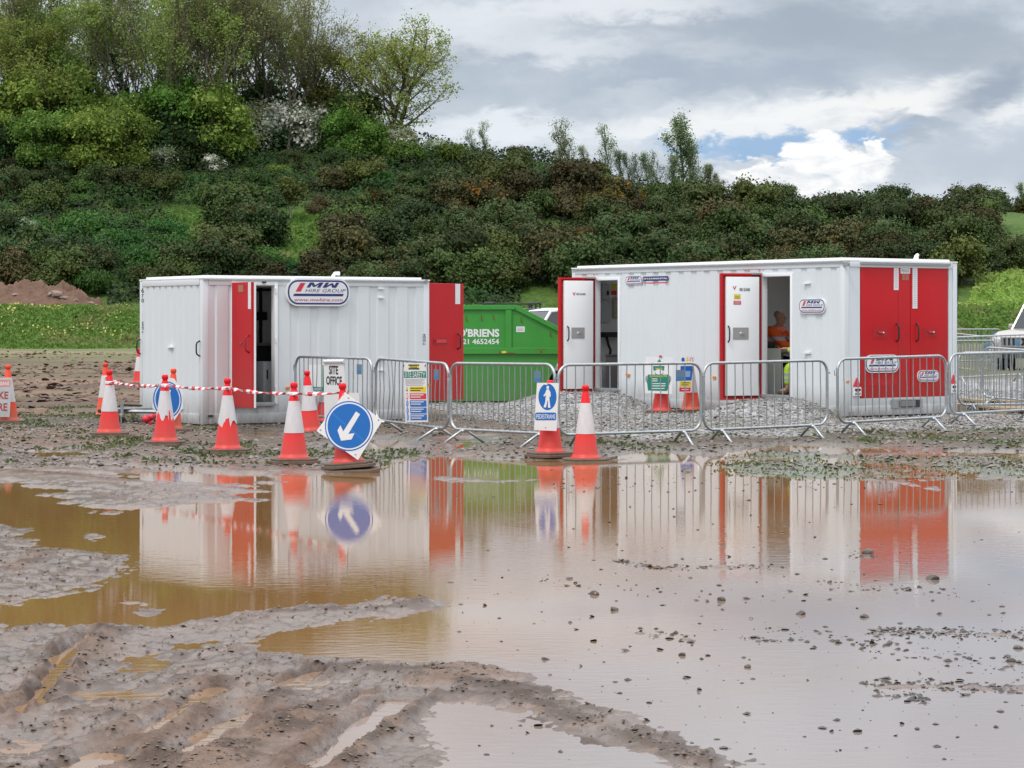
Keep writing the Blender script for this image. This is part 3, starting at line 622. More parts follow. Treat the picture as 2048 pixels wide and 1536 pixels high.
# scrub between the bushes, its leaf colour darkened to stand for shade in the gaps
n = 170000; px = RNG.uniform(-300, 2350, n); dd = RNG.uniform(141.5, 204, n); xx = (px-CX)/F*dd; zz = hill(xx, dd); py_ = HY-(zz-CH)/dd*F
ok = np.array([not any(inpoly(P, a, b) for P in CLEAR) and not (a < 215 and b > 548) for a, b in zip(px, py_)]); xx = xx[ok]; dd = dd[ok]; zz = zz[ok]
hgt_ = .25+1.5*np.clip(.5+fbm(xx*.45, dd*.45, 3, 150), 0, 1)
P = np.stack([xx, dd, zz+RNG.uniform(.02, 1, len(xx))**.6*hgt_], 1); V, Fc = quads(P, np.tile([0, -.4, .8], (len(P), 1)), .19, 1.3); tag(np_mesh('undergrowth', V, Fc, leafmat('undergrowth_leaf_shaded', (.009, .018, .007), (.034, .050, .016), (.024, .070, .014), .4, trans=.05, scale=.25)), 'tangled undergrowth between the gorse bushes, coloured dark for the shade there', 'undergrowth', kind='stuff')

# ---- the wood on the left
used2 = set()
protos = [tree_proto('woodland_tree', L_wood, 101, H=19, spread=.44, nl=6200, leaf=.17, kids=(9, 5, 4), levels=4, first=.3, tipfuzz=.55, ivy=L_deep, clumpy=1.5),
          tree_proto('woodland_tree', L_woodb, 102, H=18.5, spread=.38, nl=4200, leaf=.15, kids=(9, 5, 4), levels=4, first=.35, tipfuzz=.5, clumpy=1.3),
          tree_proto('woodland_tree', L_wood, 103, H=17.5, spread=.5, nl=5800, leaf=.17, kids=(8, 5, 4), levels=4, first=.25, tipfuzz=.6, clumpy=1.5, ivy=L_deep, bark=M_barkd),
          tree_proto('woodland_tree', L_woodb, 104, H=20, spread=.36, nl=4400, leaf=.15, kids=(10, 5, 4), levels=4, first=.35, tipfuzz=.5, clumpy=1.3, bark=M_barkd)]
lab = ['slender tree, thin yellow-green leaves, ivied trunk,', 'twiggy tree with sparse brownish leaves,', 'spreading mid green tree with ivied trunk,', 'very tall thin tree, few brownish leaves,']
wood = []
for px in np.arange(-330, 640, 43): wood.append((px+rr.uniform(-14, 14), rr.uniform(193, 200), rr.choice([0, 1, 2, 3]), rr.uniform(.86, 1.05)))
for px in np.arange(-300, 640, 62): wood.append((px+rr.uniform(-20, 20), rr.uniform(204, 222), rr.choice([0, 1, 2, 3]), rr.uniform(.95, 1.15)))
for px, d, k, s in wood:
    if px > 420 and k == 2: k = 1
    if px > 540: s *= .84
    where = 'at the far left of the wood' if px < 130 else 'in the middle of the wood' if px < 380 else 'above the whitest hawthorn'
    place(protos[k], used2, (px-CX)/F*d, d, s, rr.uniform(0, TAU), lab[k]+' '+where+(', back row' if d > 203 else ''), 'tree', 'trees of the wood on the hill')
# leafy understorey in front of the wood
us = [bush_proto('leafy_tree', L_spring, seed=51, R=2.9, H=6.2, n=11000, leaf=.16, blobs=21, tuft=.4), bush_proto('leafy_tree', L_spring, seed=52, R=2.5, H=5.2, n=9500, leaf=.16, blobs=19, tuft=.4),
      bush_proto('leafy_tree', L_deep, seed=53, R=2.6, H=5., n=9000, leaf=.16, blobs=18, tuft=.35)]
ul = ['bushy young tree with fresh yellow-green leaves', 'small round tree with fresh yellow-green leaves', 'dark green ivy-covered bushy tree']
U = [(-220, 192, 0, 1.), (-130, 190, 1, 1.), (-40, 189, 0, 1.05), (20, 188, 2, 1.), (75, 187, 0, 1.), (130, 189, 1, 1.15), (185, 187, 0, 1.1), (240, 188, 0, 1.15), (60, 193, 0, 1.5), (160, 194, 0, 1.45), (255, 193, 1, 1.4), (330, 193, 2, 1.35), (395, 191, 2, 1.1),
     (440, 193, 0, 1.35), (375, 194, 0, 1.45), (560, 200, 2, 1.3), (690, 195, 0, .9), (745, 194, 1, .85), (650, 201, 1, 1.2), (700, 197, 2, 1.35), (0, 195, 2, 1.6), (120, 197, 2, 1.7), (300, 197, 2, 1.6), (430, 198, 2, 1.5), (500, 202, 2, 1.5)]
for px, d, k, s in U:
    where = 'at the left edge of the wood' if px < 100 else 'at the front of the wood' if px < 420 else 'beside the whitest hawthorn' if px < 620 else 'below the big round tree'
    place(us[k], used2, (px-CX)/F*d, d, s, rr.uniform(0, TAU), ul[k]+' '+where, 'tree', 'leafy young trees at the edge of the wood')
# hawthorns in blossom
hw = bush_proto('hawthorn_tree', L_haw, seed=61, R=2.6, H=4.2, n=8500, leaf=.16, blobs=16, tuft=.35)
hw2 = bush_proto('hawthorn_tree', L_haw2, seed=62, R=2.5, H=3.8, n=7500, leaf=.15, blobs=15, tuft=.35)
for pr, px, py, s, l in ((hw, 600, 282, 1.4, 'big hawthorn tree white with blossom at the right end of the wood'), (hw, 548, 284, .95, 'rounded white-blossomed hawthorn touching the left of the biggest white one'), (hw2, 500, 285, 1.3, 'hawthorn tree with thin white blossom, left of the whitest hawthorn'), (hw, 430, 306, .45, 'small white-flowering hawthorn low at the edge of the wood'),
                         (hw2, 330, 296, .72, 'hawthorn tree with patchy white blossom in the dark middle of the wood'), (hw2, 660, 262, .8, 'pale flowering hawthorn just right of the whitest hawthorn'), (hw2, 800, 262, .95, 'pale green flowering hawthorn under the big round tree'), (hw2, 275, 305, .4, 'low white-flecked hawthorn bush at the foot of the wood'),
                         (hw2, 870, 262, .62, 'small pale hawthorn at the right foot of the big round tree')):
    d = 190 if py > 290 else 199 if px < 700 else 196; place(pr, used2, (px-CX)/F*d, d, s, rr.uniform(0, TAU), l, 'hawthorn')
gb = bush_proto('round_bush', leafmat('sallow_green', (.06, .12, .02), (.14, .23, .045), (.18, .24, .05), .3), seed=71, R=2.6, H=2.8, n=6500, leaf=.16, blobs=14)
place(gb, used2, (805-CX)/F*193, 193, .95, 0, 'rounded fresh green bush on the crest below the big round tree', 'bush'); place(gb, used2, (905-CX)/F*195, 195, .8, 2, 'fresh green bush on the crest right of the rounded green bush', 'bush')
place(gb, used2, (560-CX)/F*187, 187, .5, 1, 'small fresh green bush just below the white-blossomed hawthorn', 'bush')
pb = bush_proto('willow_bush', L_pale, seed=81, R=1.5, H=2.3, n=3600, leaf=.15, blobs=8, up=2)
d = hill_hit(55, 478); place(pb, used2, (55-CX)/F*d, d, .75, 0, 'silvery pale willow bush low on the slope at far left', 'bush')
sd = tree_proto('small_tree', L_olive, 91, H=4.2, spread=.7, trunk_r=.09, nl=3600, leaf=.14, kids=(5, 4, 3), first=.45, tipfuzz=.35, bark=mat('pale_bark', (.3, .27, .22), .8))
d = hill_hit(584, 445); place(sd, used2, (584-CX)/F*d, d, .95, 0, 'small crooked tree with pale bare stems above the grassy clearing', 'tree')
# big round tree
big = tree_proto('round_crowned_tree', L_wood, 205, H=13.5, spread=.75, trunk_r=.30, nl=11500, leaf=.125, kids=(11, 6, 4), levels=4, first=.14, tipfuzz=.45, clumpy=1.2, multi=2, bark=M_barkd, lenf=.56)
place(big, used2, (768-CX)/F*198, 198, 1.22, .4, 'big round-crowned tree with thin leaves showing its branches against the sky', 'tree')
b2 = tree_proto('round_crowned_tree', leafmat('golden_leaf', (.11, .14, .03), (.22, .24, .05), None, trans=.35), 206, H=12, spread=.6, trunk_r=.24, nl=9000, leaf=.16, kids=(10, 6, 4), levels=4, first=.15, tipfuzz=.5, multi=2, lenf=.56)
place(b2, used2, (668-CX)/F*199, 199, 1.12, 1., 'golden green round tree left of the big round-crowned tree', 'tree')
pp = [tree_proto('poplar_tree', L_poplar, 300+i, H=8, spread=.42, trunk_r=.10, nl=int(n_*1.7), leaf=.10, kids=(11, 4, 3), levels=4, first=.08, tipfuzz=.42, upb=.8, lenf=.42) for i, n_ in enumerate((3000, 900, 1900))]
pop = [(1300, 204, 2, .50, 'bushy sapling filling the gap left of the tall poplar pair'), (1388, 205, 2, .62, 'leafy poplar touching the right of the tallest poplar'), (1262, 205, 2, .44, 'low leafy sapling left of the standing-apart poplar'), (1420, 204, 2, .42, 'low leafy sapling third from the right in the skyline row'), (1175, 205, 2, .36, 'low sapling between the left-hand skyline poplars'), (1368, 206, 0, .82, 'tallest leafy poplar on the skyline'), (1325, 206, 1, .66, 'thin poplar directly left of the tallest poplar'), (1280, 208, 1, .58, 'thin poplar standing apart, left of the tall poplar pair'), (1212, 207, 1, .84, 'sparse twiggy poplar on the skyline behind the cabin with two open doors'),
       (1150, 207, 1, .80, 'bare-looking poplar, second from the left of the skyline row'), (1108, 207, 1, .62, 'small bare poplar at the left of the skyline row'), (1402, 204, 2, .42, 'low leafy poplar at the right foot of the tallest poplar'), (1436, 204, 2, .34, 'low rounded poplar at the right end of the skyline row'),
       (1345, 203, 2, .52, 'leafy young poplar in front of the tallest poplar'), (1240, 204, 2, .42, 'short leafy poplar between the skyline poplars'), (978, 206, 1, .55, 'small bare tree on the crest right of the big round tree'), (955, 206, 1, .44, 'thin bare sapling on the crest, leftmost of the bare ones'), (2052, 205, 2, .42, 'leafy tree on the skyline at the right edge'),
       (1985, 206, 1, .30, 'wispy sapling on the skyline near the right edge'), (1470, 204, 1, .30, 'wispy sapling where the skyline dips')]
for px, d, k, s, l in pop: place(pp[k], used2, (px-CX)/F*d, d, s*(1.62 if k == 0 else 1.25 if k == 1 else 1.4), rr.uniform(0, TAU), l, 'tree', 'thin trees along the skyline')

# ---- grass bank, flowers, spoil
def tufts(n, x0, x1, y0, y1, size, keep=None, hh=.3, m=None, name='bank_grass', label='', el=2.2):
    x = RNG.uniform(x0, x1, n); y = RNG.uniform(y0, y1, n)
    if keep is not None: k = keep(x, y); x = x[k]; y = y[k]
    P = np.stack([x, y, hill(x, y)+RNG.uniform(.0, hh, len(x))], 1); V, Fc = quads(P, np.tile([.2, -1, .35], (len(P), 1)), size, el); o = np_mesh(name, V, Fc, m); tag(o, label, 'grass', kind='stuff'); return o
L_grass = leafmat('bank_grass_blade', (.10, .19, .03), (.25, .38, .08), (.29, .31, .11), .3, scale=.35, trans=.3)
tufts(95000, -36, 34, 127.5, 142.5, .13, m=L_grass, label='rough grass covering the bank at the foot of the hill')
tufts(30000, 24, 44, 136, 190, .19, keep=lambda x, y: (x/y > .195+(y-140)*.0004) & (y < 172), m=L_grass, name='slope_grass', label='rough grass on the open slope at the right')
cl = RNG.uniform(0, 1, (22, 2)); P = []
for a, b in cl:
    left = a < .7; x = (-31+a/.7*11 if left else 27+(a-.7)/.3*5); y = 129.5+b*9 if left else 137+b*9
    k = RNG.integers(6, 26); q = np.stack([x+RNG.normal(0, .35, k), y+RNG.normal(0, .3, k)], 1); P.append(np.stack([q[:, 0], q[:, 1], hill(q[:, 0], q[:, 1])+RNG.uniform(.2, .42, k)], 1))
P = np.concatenate(P); V, Fc = quads(P, np.tile([0, -1, .3], (len(P), 1)), .11, 1.); tag(np_mesh('yellow_flowers', V, Fc, mat('petal_yellow', (.50, .50, .12), .6, var=.2)), 'clumps of small pale yellow flowers in the bank grass', 'flowers', kind='stuff')
tufts(26000, -32, 2, 146, 190, .2, keep=lambda x, y: np.array([any(inpoly(P, 1024+a/b*F, HY-(hz_-CH)/b*F) for P in CLEAR[:3]) for a, b, hz_ in zip(x, y, hill(x, y))]), hh=.25, m=L_grass, name='clearing_grass', label='rough grass in the small clearings on the hillside')
# spoil heap
xs = np.linspace(-38, -24.2, 260); ys = np.linspace(137.5, 147, 180); Xs, Ys = np.meshgrid(xs, ys, indexing='xy')
def spoil(X, Y):
    pxl = 1024+X/140*F; hh_ = np.interp(pxl, [-260, -120, 0, 40, 95, 115, 150, 180, 206, 216], [0, 1.0, 1.35, 1.4, 1.1, 1.2, .95, .65, .12, 0]); cr = 1-np.clip(np.abs(Y-141.8)/3.7, 0, 1)**1.5
    return hill(X, Y)-.25+(hh_*1.15+.35)*cr*(1+.35*fbm(X*.9, Y*.9, 4, 200))+fbm(X*2.2, Y*2.2, 6, 201, .65)*.5*cr
mspoil = mat('spoil_earth', (.155, .098, .072), .95, var=.4, scale=1.2, bump=1., bscale=6, spec=.1)
sh = np_mesh('spoil_heap', np.stack([Xs.ravel(), Ys.ravel(), spoil(Xs.ravel(), Ys.ravel())], 1), grid_faces(180, 260), mspoil, smooth=True); tag(sh, 'long heap of reddish brown dug earth on top of the grass bank', 'heap')
def rock(name, c, s, m, seed, sub=3, rough=.35):
    bm = bmesh.new(); bmesh.ops.create_icosphere(bm, subdivisions=sub, radius=1); rg = np.random.default_rng(seed)
    pl = [(Vector(sphere_pts(1, rg)[0]), rg.uniform(.55, .9)) for _ in range(9)]
    for v in bm.verts:
        for q, dd_ in pl:
            k = v.co.dot(q)
            if k > dd_: v.co -= q*(k-dd_)
        v.co *= 1+rg.normal(0, .02)
    me = bpy.data.meshes.new(name); 
    for v in bm.verts: v.co = Vector((v.co.x*s[0], v.co.y*s[1], v.co.z*s[2]))
    bm.to_mesh(me); bm.free(); me.materials.append(m); o = bpy.data.objects.new(name, me); COL.objects.link(o); o.location = c; return o
mrk = mat('boulder_grey', (.25, .185, .155), .9, var=.3, scale=2, bump=.8, bscale=8)
def sp(px, py, s, l, sd_):
    d = 139.8; x = (px-CX)/F*d; z = float(spoil(np.array([x]), np.array([d]))[0])+s[2]*.3; o = rock('boulder', (x, d, z), s, mrk, sd_); tag(o, l, 'boulder', 'boulders on the spoil heap')
sp(112, 563, (.45, .4, .3), 'largest grey boulder on the crest of the spoil heap', 1); sp(104, 575, (.26, .3, .22), 'round pale boulder just below the largest one', 2); sp(127, 588, (.42, .3, .14), 'flat dark brown boulder slab on the heap', 3)
sp(150, 570, (.2, .2, .14), 'small boulder to the right of the largest one', 4); sp(182, 586, (.22, .2, .16), 'small boulder near the right foot of the heap', 5); sp(193, 592, (.2, .2, .18), 'rightmost small boulder at the end of the heap', 6); sp(30, 562, (.22, .2, .12), 'small boulder on the left part of the heap crest', 7)
I4 = Matrix.Identity(4)
def fin(mb, name, label=None, cat=None, group=None, parent=None, **kw):
    """build a mesh; a top-level one gets its origin at the middle of its base"""
    if parent is None:
        P = np.array(mb.v); c = Vector(((P[:, 0].min()+P[:, 0].max())/2, (P[:, 1].min()+P[:, 1].max())/2, P[:, 2].min())); mb.v = [tuple(Vector(v)-c) for v in mb.v]
        o = mb.build(name, None, loc=c, **kw)
    else: o = mb.build(name, parent, **kw)
    if label or cat or group: tag(o, label, cat, group)
    return o
# ------------------------------------------------------------------ cabins
def ribbed(mb, x0, x1, z0, z1, m, P0, ux, inw, period=.36, depth=.019, phase=0.):
    """vertical-ribbed steel sheet from x0 to x1 along ux; ribs go inwards"""
    xs = [(x0, 0)]; k = math.floor((x0-phase)/period)
    while True:
        b = phase+k*period
        for fx, dd in ((.0, 0), (.52, 0), (.60, 1), (.92, 1), (1.0, 0)):
            q = b+fx*period
            if x0+.01 < q < x1-.01: xs.append((q, dd*depth))
        k += 1
        if phase+k*period > x1: break
    xs.append((x1, 0)); vs = []
    for q, dd in xs:
        for z in (z0, z1): vs.append(Vector(P0)+Vector(ux)*q+Vector(inw)*dd+Vector((0, 0, z)))
    mb.add(vs, [(2*i, 2*i+2, 2*i+3, 2*i+1) for i in range(len(xs)-1)], m)
def logo(name, parent, fr, x0, y0, x1, y1, T=.02, label=None, fine=True):
    """pill-shaped plate: navy rim, slanted red block, big italic letters, second line, navy bar, web address"""
    a = fr.px(x0, y1); b = fr.px(x1, y0); u0, v0, u1, v1 = a[0], a[1], b[0], b[1]; w = u1-u0; h = v1-v0; mb = MB(); q = lambda x, y: (u0+w*x, v0+h*y)
    r = h*.46; mb.prism(rrect(u0, v0, u1, v1, r), fr, 0, T, M_signw)
    e = .022*w; g_ = rrect(u0+e, v0+e, u1-e, v1-e, r-e); g2 = rrect(u0+2.1*e, v0+2.1*e, u1-2.1*e, v1-2.1*e, r-2.1*e)
    mb.prism(g_, fr, T, T+.002, M_navy); mb.prism(g2, fr, T+.002, T+.004, M_signw); n = T+.006
    def par(x0, y0, x1, y1, sl, m): mb.prism([q(x0, y0), q(x1, y0), q(x1+sl, y1), q(x0+sl, y1)], fr, T+.004, n, m)
    par(.14, .52, .22, .84, .075, M_logor)
    LM = [(0, 0), (0, 1), (.27, 1), (.5, .48), (.73, 1), (1, 1), (1, 0), (.76, 0), (.76, .58), (.57, .14), (.43, .14), (.24, .58), (.24, 0)]
    for x0_, P_ in ((.31, LM), (.56, [(a, 1-b) for a, b in LM][::-1])): mb.prism([q(x0_+.215*a+.055*b, .67+.19*b) for a, b in P_][::-1], fr, T+.004, n, M_navy)
    x_, y_ = q(.29, .50); x2, y2 = q(.93, .625); text(mb, fr, 'HIRE GROUP', x_, y_, x2, y2, M_navy, n, .0, .3, 1.05)
    par(.10, .36, .88, .45, .02, M_navy)
    x_, y_ = q(.12, .17); x2, y2 = q(.88, .29); text(mb, fr, 'www.mwhire.com', x_, y_, x2, y2, M_logot, n, .02, .2)
    o = mb.build(name, parent)
    if label: o['label'] = label
    return o
def handle(parent, T, h=.30, name='handle', m=None, n=8):
    mb = MB(); mb.tube([T @ Vector(p) for p in ((0, 0, -h/2), (0, .05, -h/2+.03), (0, .06, -h/2+.07), (0, .06, h/2-.07), (0, .05, h/2-.03), (0, 0, h/2))], .013, m or M_black, n)
    return mb.build(name, parent, smooth=True)
def Mloc(fr, u, v, n=0):
    """matrix on frame: x=u axis, y=outward normal, z=v axis"""
    o = fr.p(u, v, n); X = -fr.u; Y = fr.n; Z = fr.v
    return Matrix(((X.x, Y.x, Z.x, o.x), (X.y, Y.y, Z.y, o.y), (X.z, Y.z, Z.z, o.z), (0, 0, 0, 1)))
def cabin(name, label, A, xd, z0, L_, Wd, H, openings, windows=(), phase=.1, roof_step=.36):
    """steel site cabin. openings: (x0, x1, z0, z1) in the front wall; windows: unseen back-wall openings added to let daylight in"""
    T = frameM((A[0], A[1], z0), xd); e = empty(name, label, 'site cabin', None, M=T); Mi = T.inverted(); e['_'] = 0; del e['_']
    ff = Fr((0, 0, 0), (1, 0, 0), (0, 0, 1), Mi)
    mb = MB(); x = .10
    for (a, b, c, d) in sorted(openings):
        ribbed(mb, x, a, .16, H-.10, M_white, (0, .0, 0), (1, 0, 0), (0, 1, 0), phase=phase)
        ribbed(mb, a, b, d, H-.10, M_white, (0, 0, 0), (1, 0, 0), (0, 1, 0), phase=phase); ribbed(mb, a, b, .16, c, M_white, (0, 0, 0), (1, 0, 0), (0, 1, 0), phase=phase); x = b
    ribbed(mb, x, L_-.10, .16, H-.10, M_white, (0, 0, 0), (1, 0, 0), (0, 1, 0), phase=phase); mb.build('side_wall', e)
    mb = MB(); x = .1
    for a, b in windows:
        ribbed(mb, x, a, .16, H-.10, M_white, (0, Wd, 0), (1, 0, 0), (0, -1, 0)); ribbed(mb, a, b, .16, 1.2, M_white, (0, Wd, 0), (1, 0, 0), (0, -1, 0)); ribbed(mb, a, b, 2.1, H-.10, M_white, (0, Wd, 0), (1, 0, 0), (0, -1, 0)); x = b
    ribbed(mb, x, L_-.1, .16, H-.10, M_white, (0, Wd, 0), (1, 0, 0), (0, -1, 0)); mb.build('back_wall', e)
    for a, b in windows:
        mb = MB(); mb.box(a-.03, a+.03, Wd-.09, Wd+.02, 1.17, 2.13, M_white2); mb.box(b-.03, b+.03, Wd-.09, Wd+.02, 1.17, 2.13, M_white2); mb.box(a+.03, b-.03, Wd-.09, Wd+.02, 1.17, 1.23, M_white2); mb.box(a+.03, b-.03, Wd-.09, Wd+.02, 2.07, 2.13, M_white2); mb.build('added_opening_frame', e)  # frame of an unseen opening, added so daylight reaches the interior
    mb = MB()
    for x_ in (0, L_-.10):
        for y_ in (-.008, Wd-.092): mb = MB(); mb.rbox(x_-.004, x_+.104, y_, y_+.104, .0, H-.02, M_white, .012); mb.build('corner_post', e, auto=40)
    mb = MB(); mb.rbox(.104, L_-.104, -.014, .05, .0, .16, M_white, .012); mb.rbox(.104, L_-.104, Wd-.05, Wd+.014, 0, .16, M_white, .012)
    mb.rbox(-.014, .05, .10, Wd-.10, 0, .16, M_white, .012); mb.rbox(L_-.05, L_+.014, .10, Wd-.10, 0, .16, M_white, .012); mb.build('base_rail', e, auto=40)
    mb = MB(); mb.rbox(.104, L_-.104, -.012, .05, H-.115, H-.02, M_white, .01); mb.rbox(.104, L_-.104, Wd-.05, Wd+.012, H-.115, H-.02, M_white, .01)
    mb.rbox(-.012, .05, .10, Wd-.10, H-.115, H-.02, M_white, .01); mb.rbox(L_-.05, L_+.012, .10, Wd-.10, H-.115, H-.02, M_white, .01); mb.build('top_rail', e, auto=40)
    mb = MB(); mb.rbox(-.012, L_+.012, -.02, Wd+.02, H-.02, H+.005, M_white2, .008)
    nst = max(3, int(L_/.75)); 
    for i in range(nst): mb.rbox(.08+i*(L_-.16)/nst, .08+(i+1)*(L_-.16)/nst-.03, .05, Wd-.05, H+.005, H+.04, M_white2, .012)
    mb.box(.02, L_-.02, -.034, -.02, H-.045, H-.03, M_grey); mb.build('roof', e, auto=40)
    # inside: lining, floor and ceiling
    mb = MB(); x = .05; yi = .085
    def pan(a, b, c, d):
        if b-a > .01 and d-c > .01: mb.box(a, b, yi, yi+.02, c, d, M_inner)
    for (a, b, c, d) in sorted(openings): pan(x, a, .28, H-.12); pan(a, b, d, H-.12); x = b
    pan(x, L_-.05, .28, H-.12); x = .05
    for a, b in windows: mb.box(x, a, Wd-.09, Wd-.07, .28, H-.12, M_inner); mb.box(a, b, Wd-.09, Wd-.07, .28, 1.18, M_inner); mb.box(a, b, Wd-.09, Wd-.07, 2.12, H-.12, M_inner); x = b
    mb.box(x, L_-.05, Wd-.09, Wd-.07, .28, H-.12, M_inner); mb.box(.07, .09, yi+.02, Wd-.09, .28, H-.12, M_inner); mb.box(L_-.09, L_-.07, yi+.02, Wd-.09, .28, H-.12, M_inner)
    mb.box(.05, L_-.05, yi, Wd-.07, H-.12, H-.10, M_inner); mb.build('inner_lining', e)
    mb = MB(); mb.box(.05, L_-.05, .05, Wd-.05, .20, .28, mat('cabin_floor', (.10, .09, .08), .7, var=.3, scale=6)); mb.build('floor', e)
    for (a, b, c, d) in openings:
        mb = MB(); t = .055
        mb.rbox(a-.03, a+t-.03, -.025, .10, c-.02, d+.03, M_white2, .006); mb.rbox(b-t+.03, b+.03, -.025, .10, c-.02, d+.03, M_white2, .006); mb.rbox(a+t-.03, b-t+.03, -.022, .10, d-.025, d+.03, M_white2, .006)
        mb.rbox(a+t-.03, b-t+.03, -.06, .10, c-.05, c+.01, M_grey, .006); mb.build('door_frame', e, auto=40)
    return e, T, Mi, ff
def solve(hx, hy, L_, px, g0):
    best = None
    for i in range(-900, 901):
        a = math.radians(g0+i*.1); x = hx+L_*math.cos(a); y_ = hy+L_*math.sin(a); e_ = abs(CX+x/y_*F-px)+abs(i)*.02
        if best is None or e_ < best[0]: best = (e_, a)
    return best[1]

# ---- right-hand cabin
A2 = Vector((5.41, 37.4)); u2 = Vector((-.57, .82)).normalized(); L2 = 7.48; C2 = A2+u2*L2; W2 = 2.56; H2 = 2.55; Z2 = .13
Tt = frameM((C2.x, C2.y, Z2), -u2); Ff = Fr((0, 0, 0), (1, 0, 0), (0, 0, 1), Tt.inverted())
d1 = (Ff.px(1191, 600)[0], Ff.px(1239, 600)[0]); d2 = (Ff.px(1524, 600)[0], Ff.px(1584, 600)[0])
cab2, T2, Mi2, F2 = cabin('site_cabin', 'long white ribbed cabin with two open side doors and red double end doors', C2, -u2, Z2, L2, W2, H2, [(d1[0], d1[1], .30, 2.33), (d2[0], d2[1], .30, 2.33)], windows=((.2, 1.4), (4.3, 7.1)))  # back-wall openings are additions that brighten the two rooms
E2 = Fr((L2, 0, 0), (0, 1, 0), (0, 0, 1), Mi2)
def leaf(cab, T, hx, z0, z1, w, px, g0, inner, zb, label, decals, hpx=None, name='door'):
    """hinged leaf swung open: red outside, white inside"""
    hw = T @ Vector((hx, -.03, 0)); a = solve(hw.x, hw.y, w, px, g0); D = frameM((hw.x, hw.y, 0), (math.cos(a), math.sin(a)))
    Dl = T.inverted() @ D; Dl.translation.z = 0
    mb = MB(); s = 1 if inner else -1
    mb.rbox(0.0, w, -.035, .0, z0, z1, M_red, .008, Dl)
    if inner:
        mb.box(.0, .03, 0, .04, z0, z1, M_redd, Dl); mb.box(w-.035, w, 0, .05, z0, z1, M_red, Dl); mb.box(.03, w-.035, 0, .05, z1-.035, z1, M_red, Dl); mb.box(.03, w-.035, 0, .05, z0, z0+.035, M_red, Dl)
    o = mb.build(name, cab); o['label'] = label
    Di = (T @ Dl).inverted()
    if inner:
        p = MB(); p.rbox(.055, w-.085, .0, .075, z0+.07, z1-.06, M_white2, .01, Dl); p.build('inner_panel', o, auto=40)
        fr = Fr(Dl @ Vector((0, .076, 0)), Dl.to_3x3() @ Vector((-1, 0, 0)), (0, 0, 1), Mi_of(T))
    else: fr = Fr(Dl @ Vector((0, -.036, 0)), Dl.to_3x3() @ Vector((1, 0, 0)), (0, 0, 1), Mi_of(T))
    decals(o, fr, Dl); return o, fr, Dl
def Mi_of(T): return T.inverted()
def lockplate(o, fr, x0, y0, x1, y1, m=None, nm='lock_plate'):
    a = fr.px(x0, y1); b = fr.px(x1, y0); mb = MB(); mb.prism(rrect(a[0], a[1], b[0], b[1], .012, 3), fr, 0, .006, m or M_lockp)
    cu, cv = (a[0]+b[0])/2, (a[1]+b[1])/2; T = Mloc(fr, cu, cv, .006); mb.lathe([(0, .02), (.022, .018), (.024, 0)], M_white2, 12, T=T @ Matrix.Rotation(-math.pi/2, 4, 'X')); mb.rbox(-.07, .02, .015, .03, -.01, .012, M_grey, .004, T)
    mb.build(nm, o)
def dec_a(stick):
    def f(o, fr, Dl):
        ox = 0 if stick else -320
        if stick: lk = (1466, 655, 1497, 679); hd = (1456.5, 668); tx = (1479, 576, 1500, 582); v = (1469, 576)
        else: lk = (1143, 655, 1169, 677); hd = (1135, 667); tx = (1153, 586, 1171, 590); v = (1148, 588)
        lockplate(o, fr, *lk); u, v_ = fr.px(*hd); handle(o, Mloc(fr, u, v_, 0), .27)
        mb = MB(); a = fr.px(tx[0], tx[3]); b = fr.px(tx[2], tx[1]); text(mb, fr, 'RED GUARD', a[0], a[1], b[0], b[1], M_blackp, .004)
        c = fr.px(*v); mb.prism([(c[0]-.03, c[1]+.03), (c[0]-.012, c[1]+.03), (c[0], c[1]-.005), (c[0]+.02, c[1]+.035), (c[0]+.035, c[1]+.035), (c[0], c[1]-.035)], fr, 0, .003, M_logor)
        if stick:
            for y0, y1, m_ in ((587, 598, M_yel), (600, 609, M_sred)):
                a = fr.px(1468 if m_ is M_yel else 1467, y1); b = fr.px(1481 if m_ is M_yel else 1482, y0); rect(mb, fr, a[0], a[1], b[0], b[1], m_); rect(mb, fr, a[0], b[1]-.02, b[0], b[1], M_signw, .003, .005)
                for i in range(2): rect(mb, fr, a[0]+.015, a[1]+.015+i*.02, b[0]-.015, a[1]+.02+i*.02, M_blackp if m_ is M_yel else M_signw, .003, .0045)
        mb.build('sticker', o)
        mb = MB(); # closer arm at the top of the opening
        mb.rbox(.0, .2, .05, .08, 2.34, 2.37, M_grey, .004, Dl); mb.build('closer_arm', o)
        mb = MB()
        for z in (.5, 1.3, 2.15): mb.lathe([(0, z-.06), (.016, z-.06), (.016, z+.06), (0, z+.06)], M_black, 8, T=Dl)
        mb.build('hinges', o)
    return f
leaf(cab2, T2, d2[0]+.0, .22, 2.36, .74, 1440, -168, True, 0, 'open door leaf showing its white inner side with warning stickers', dec_a(True))
leaf(cab2, T2, d1[0]+.0, .22, 2.36, .74, 1117, -160, True, 0, 'open door leaf showing its plain white inner side at the far end', dec_a(False))
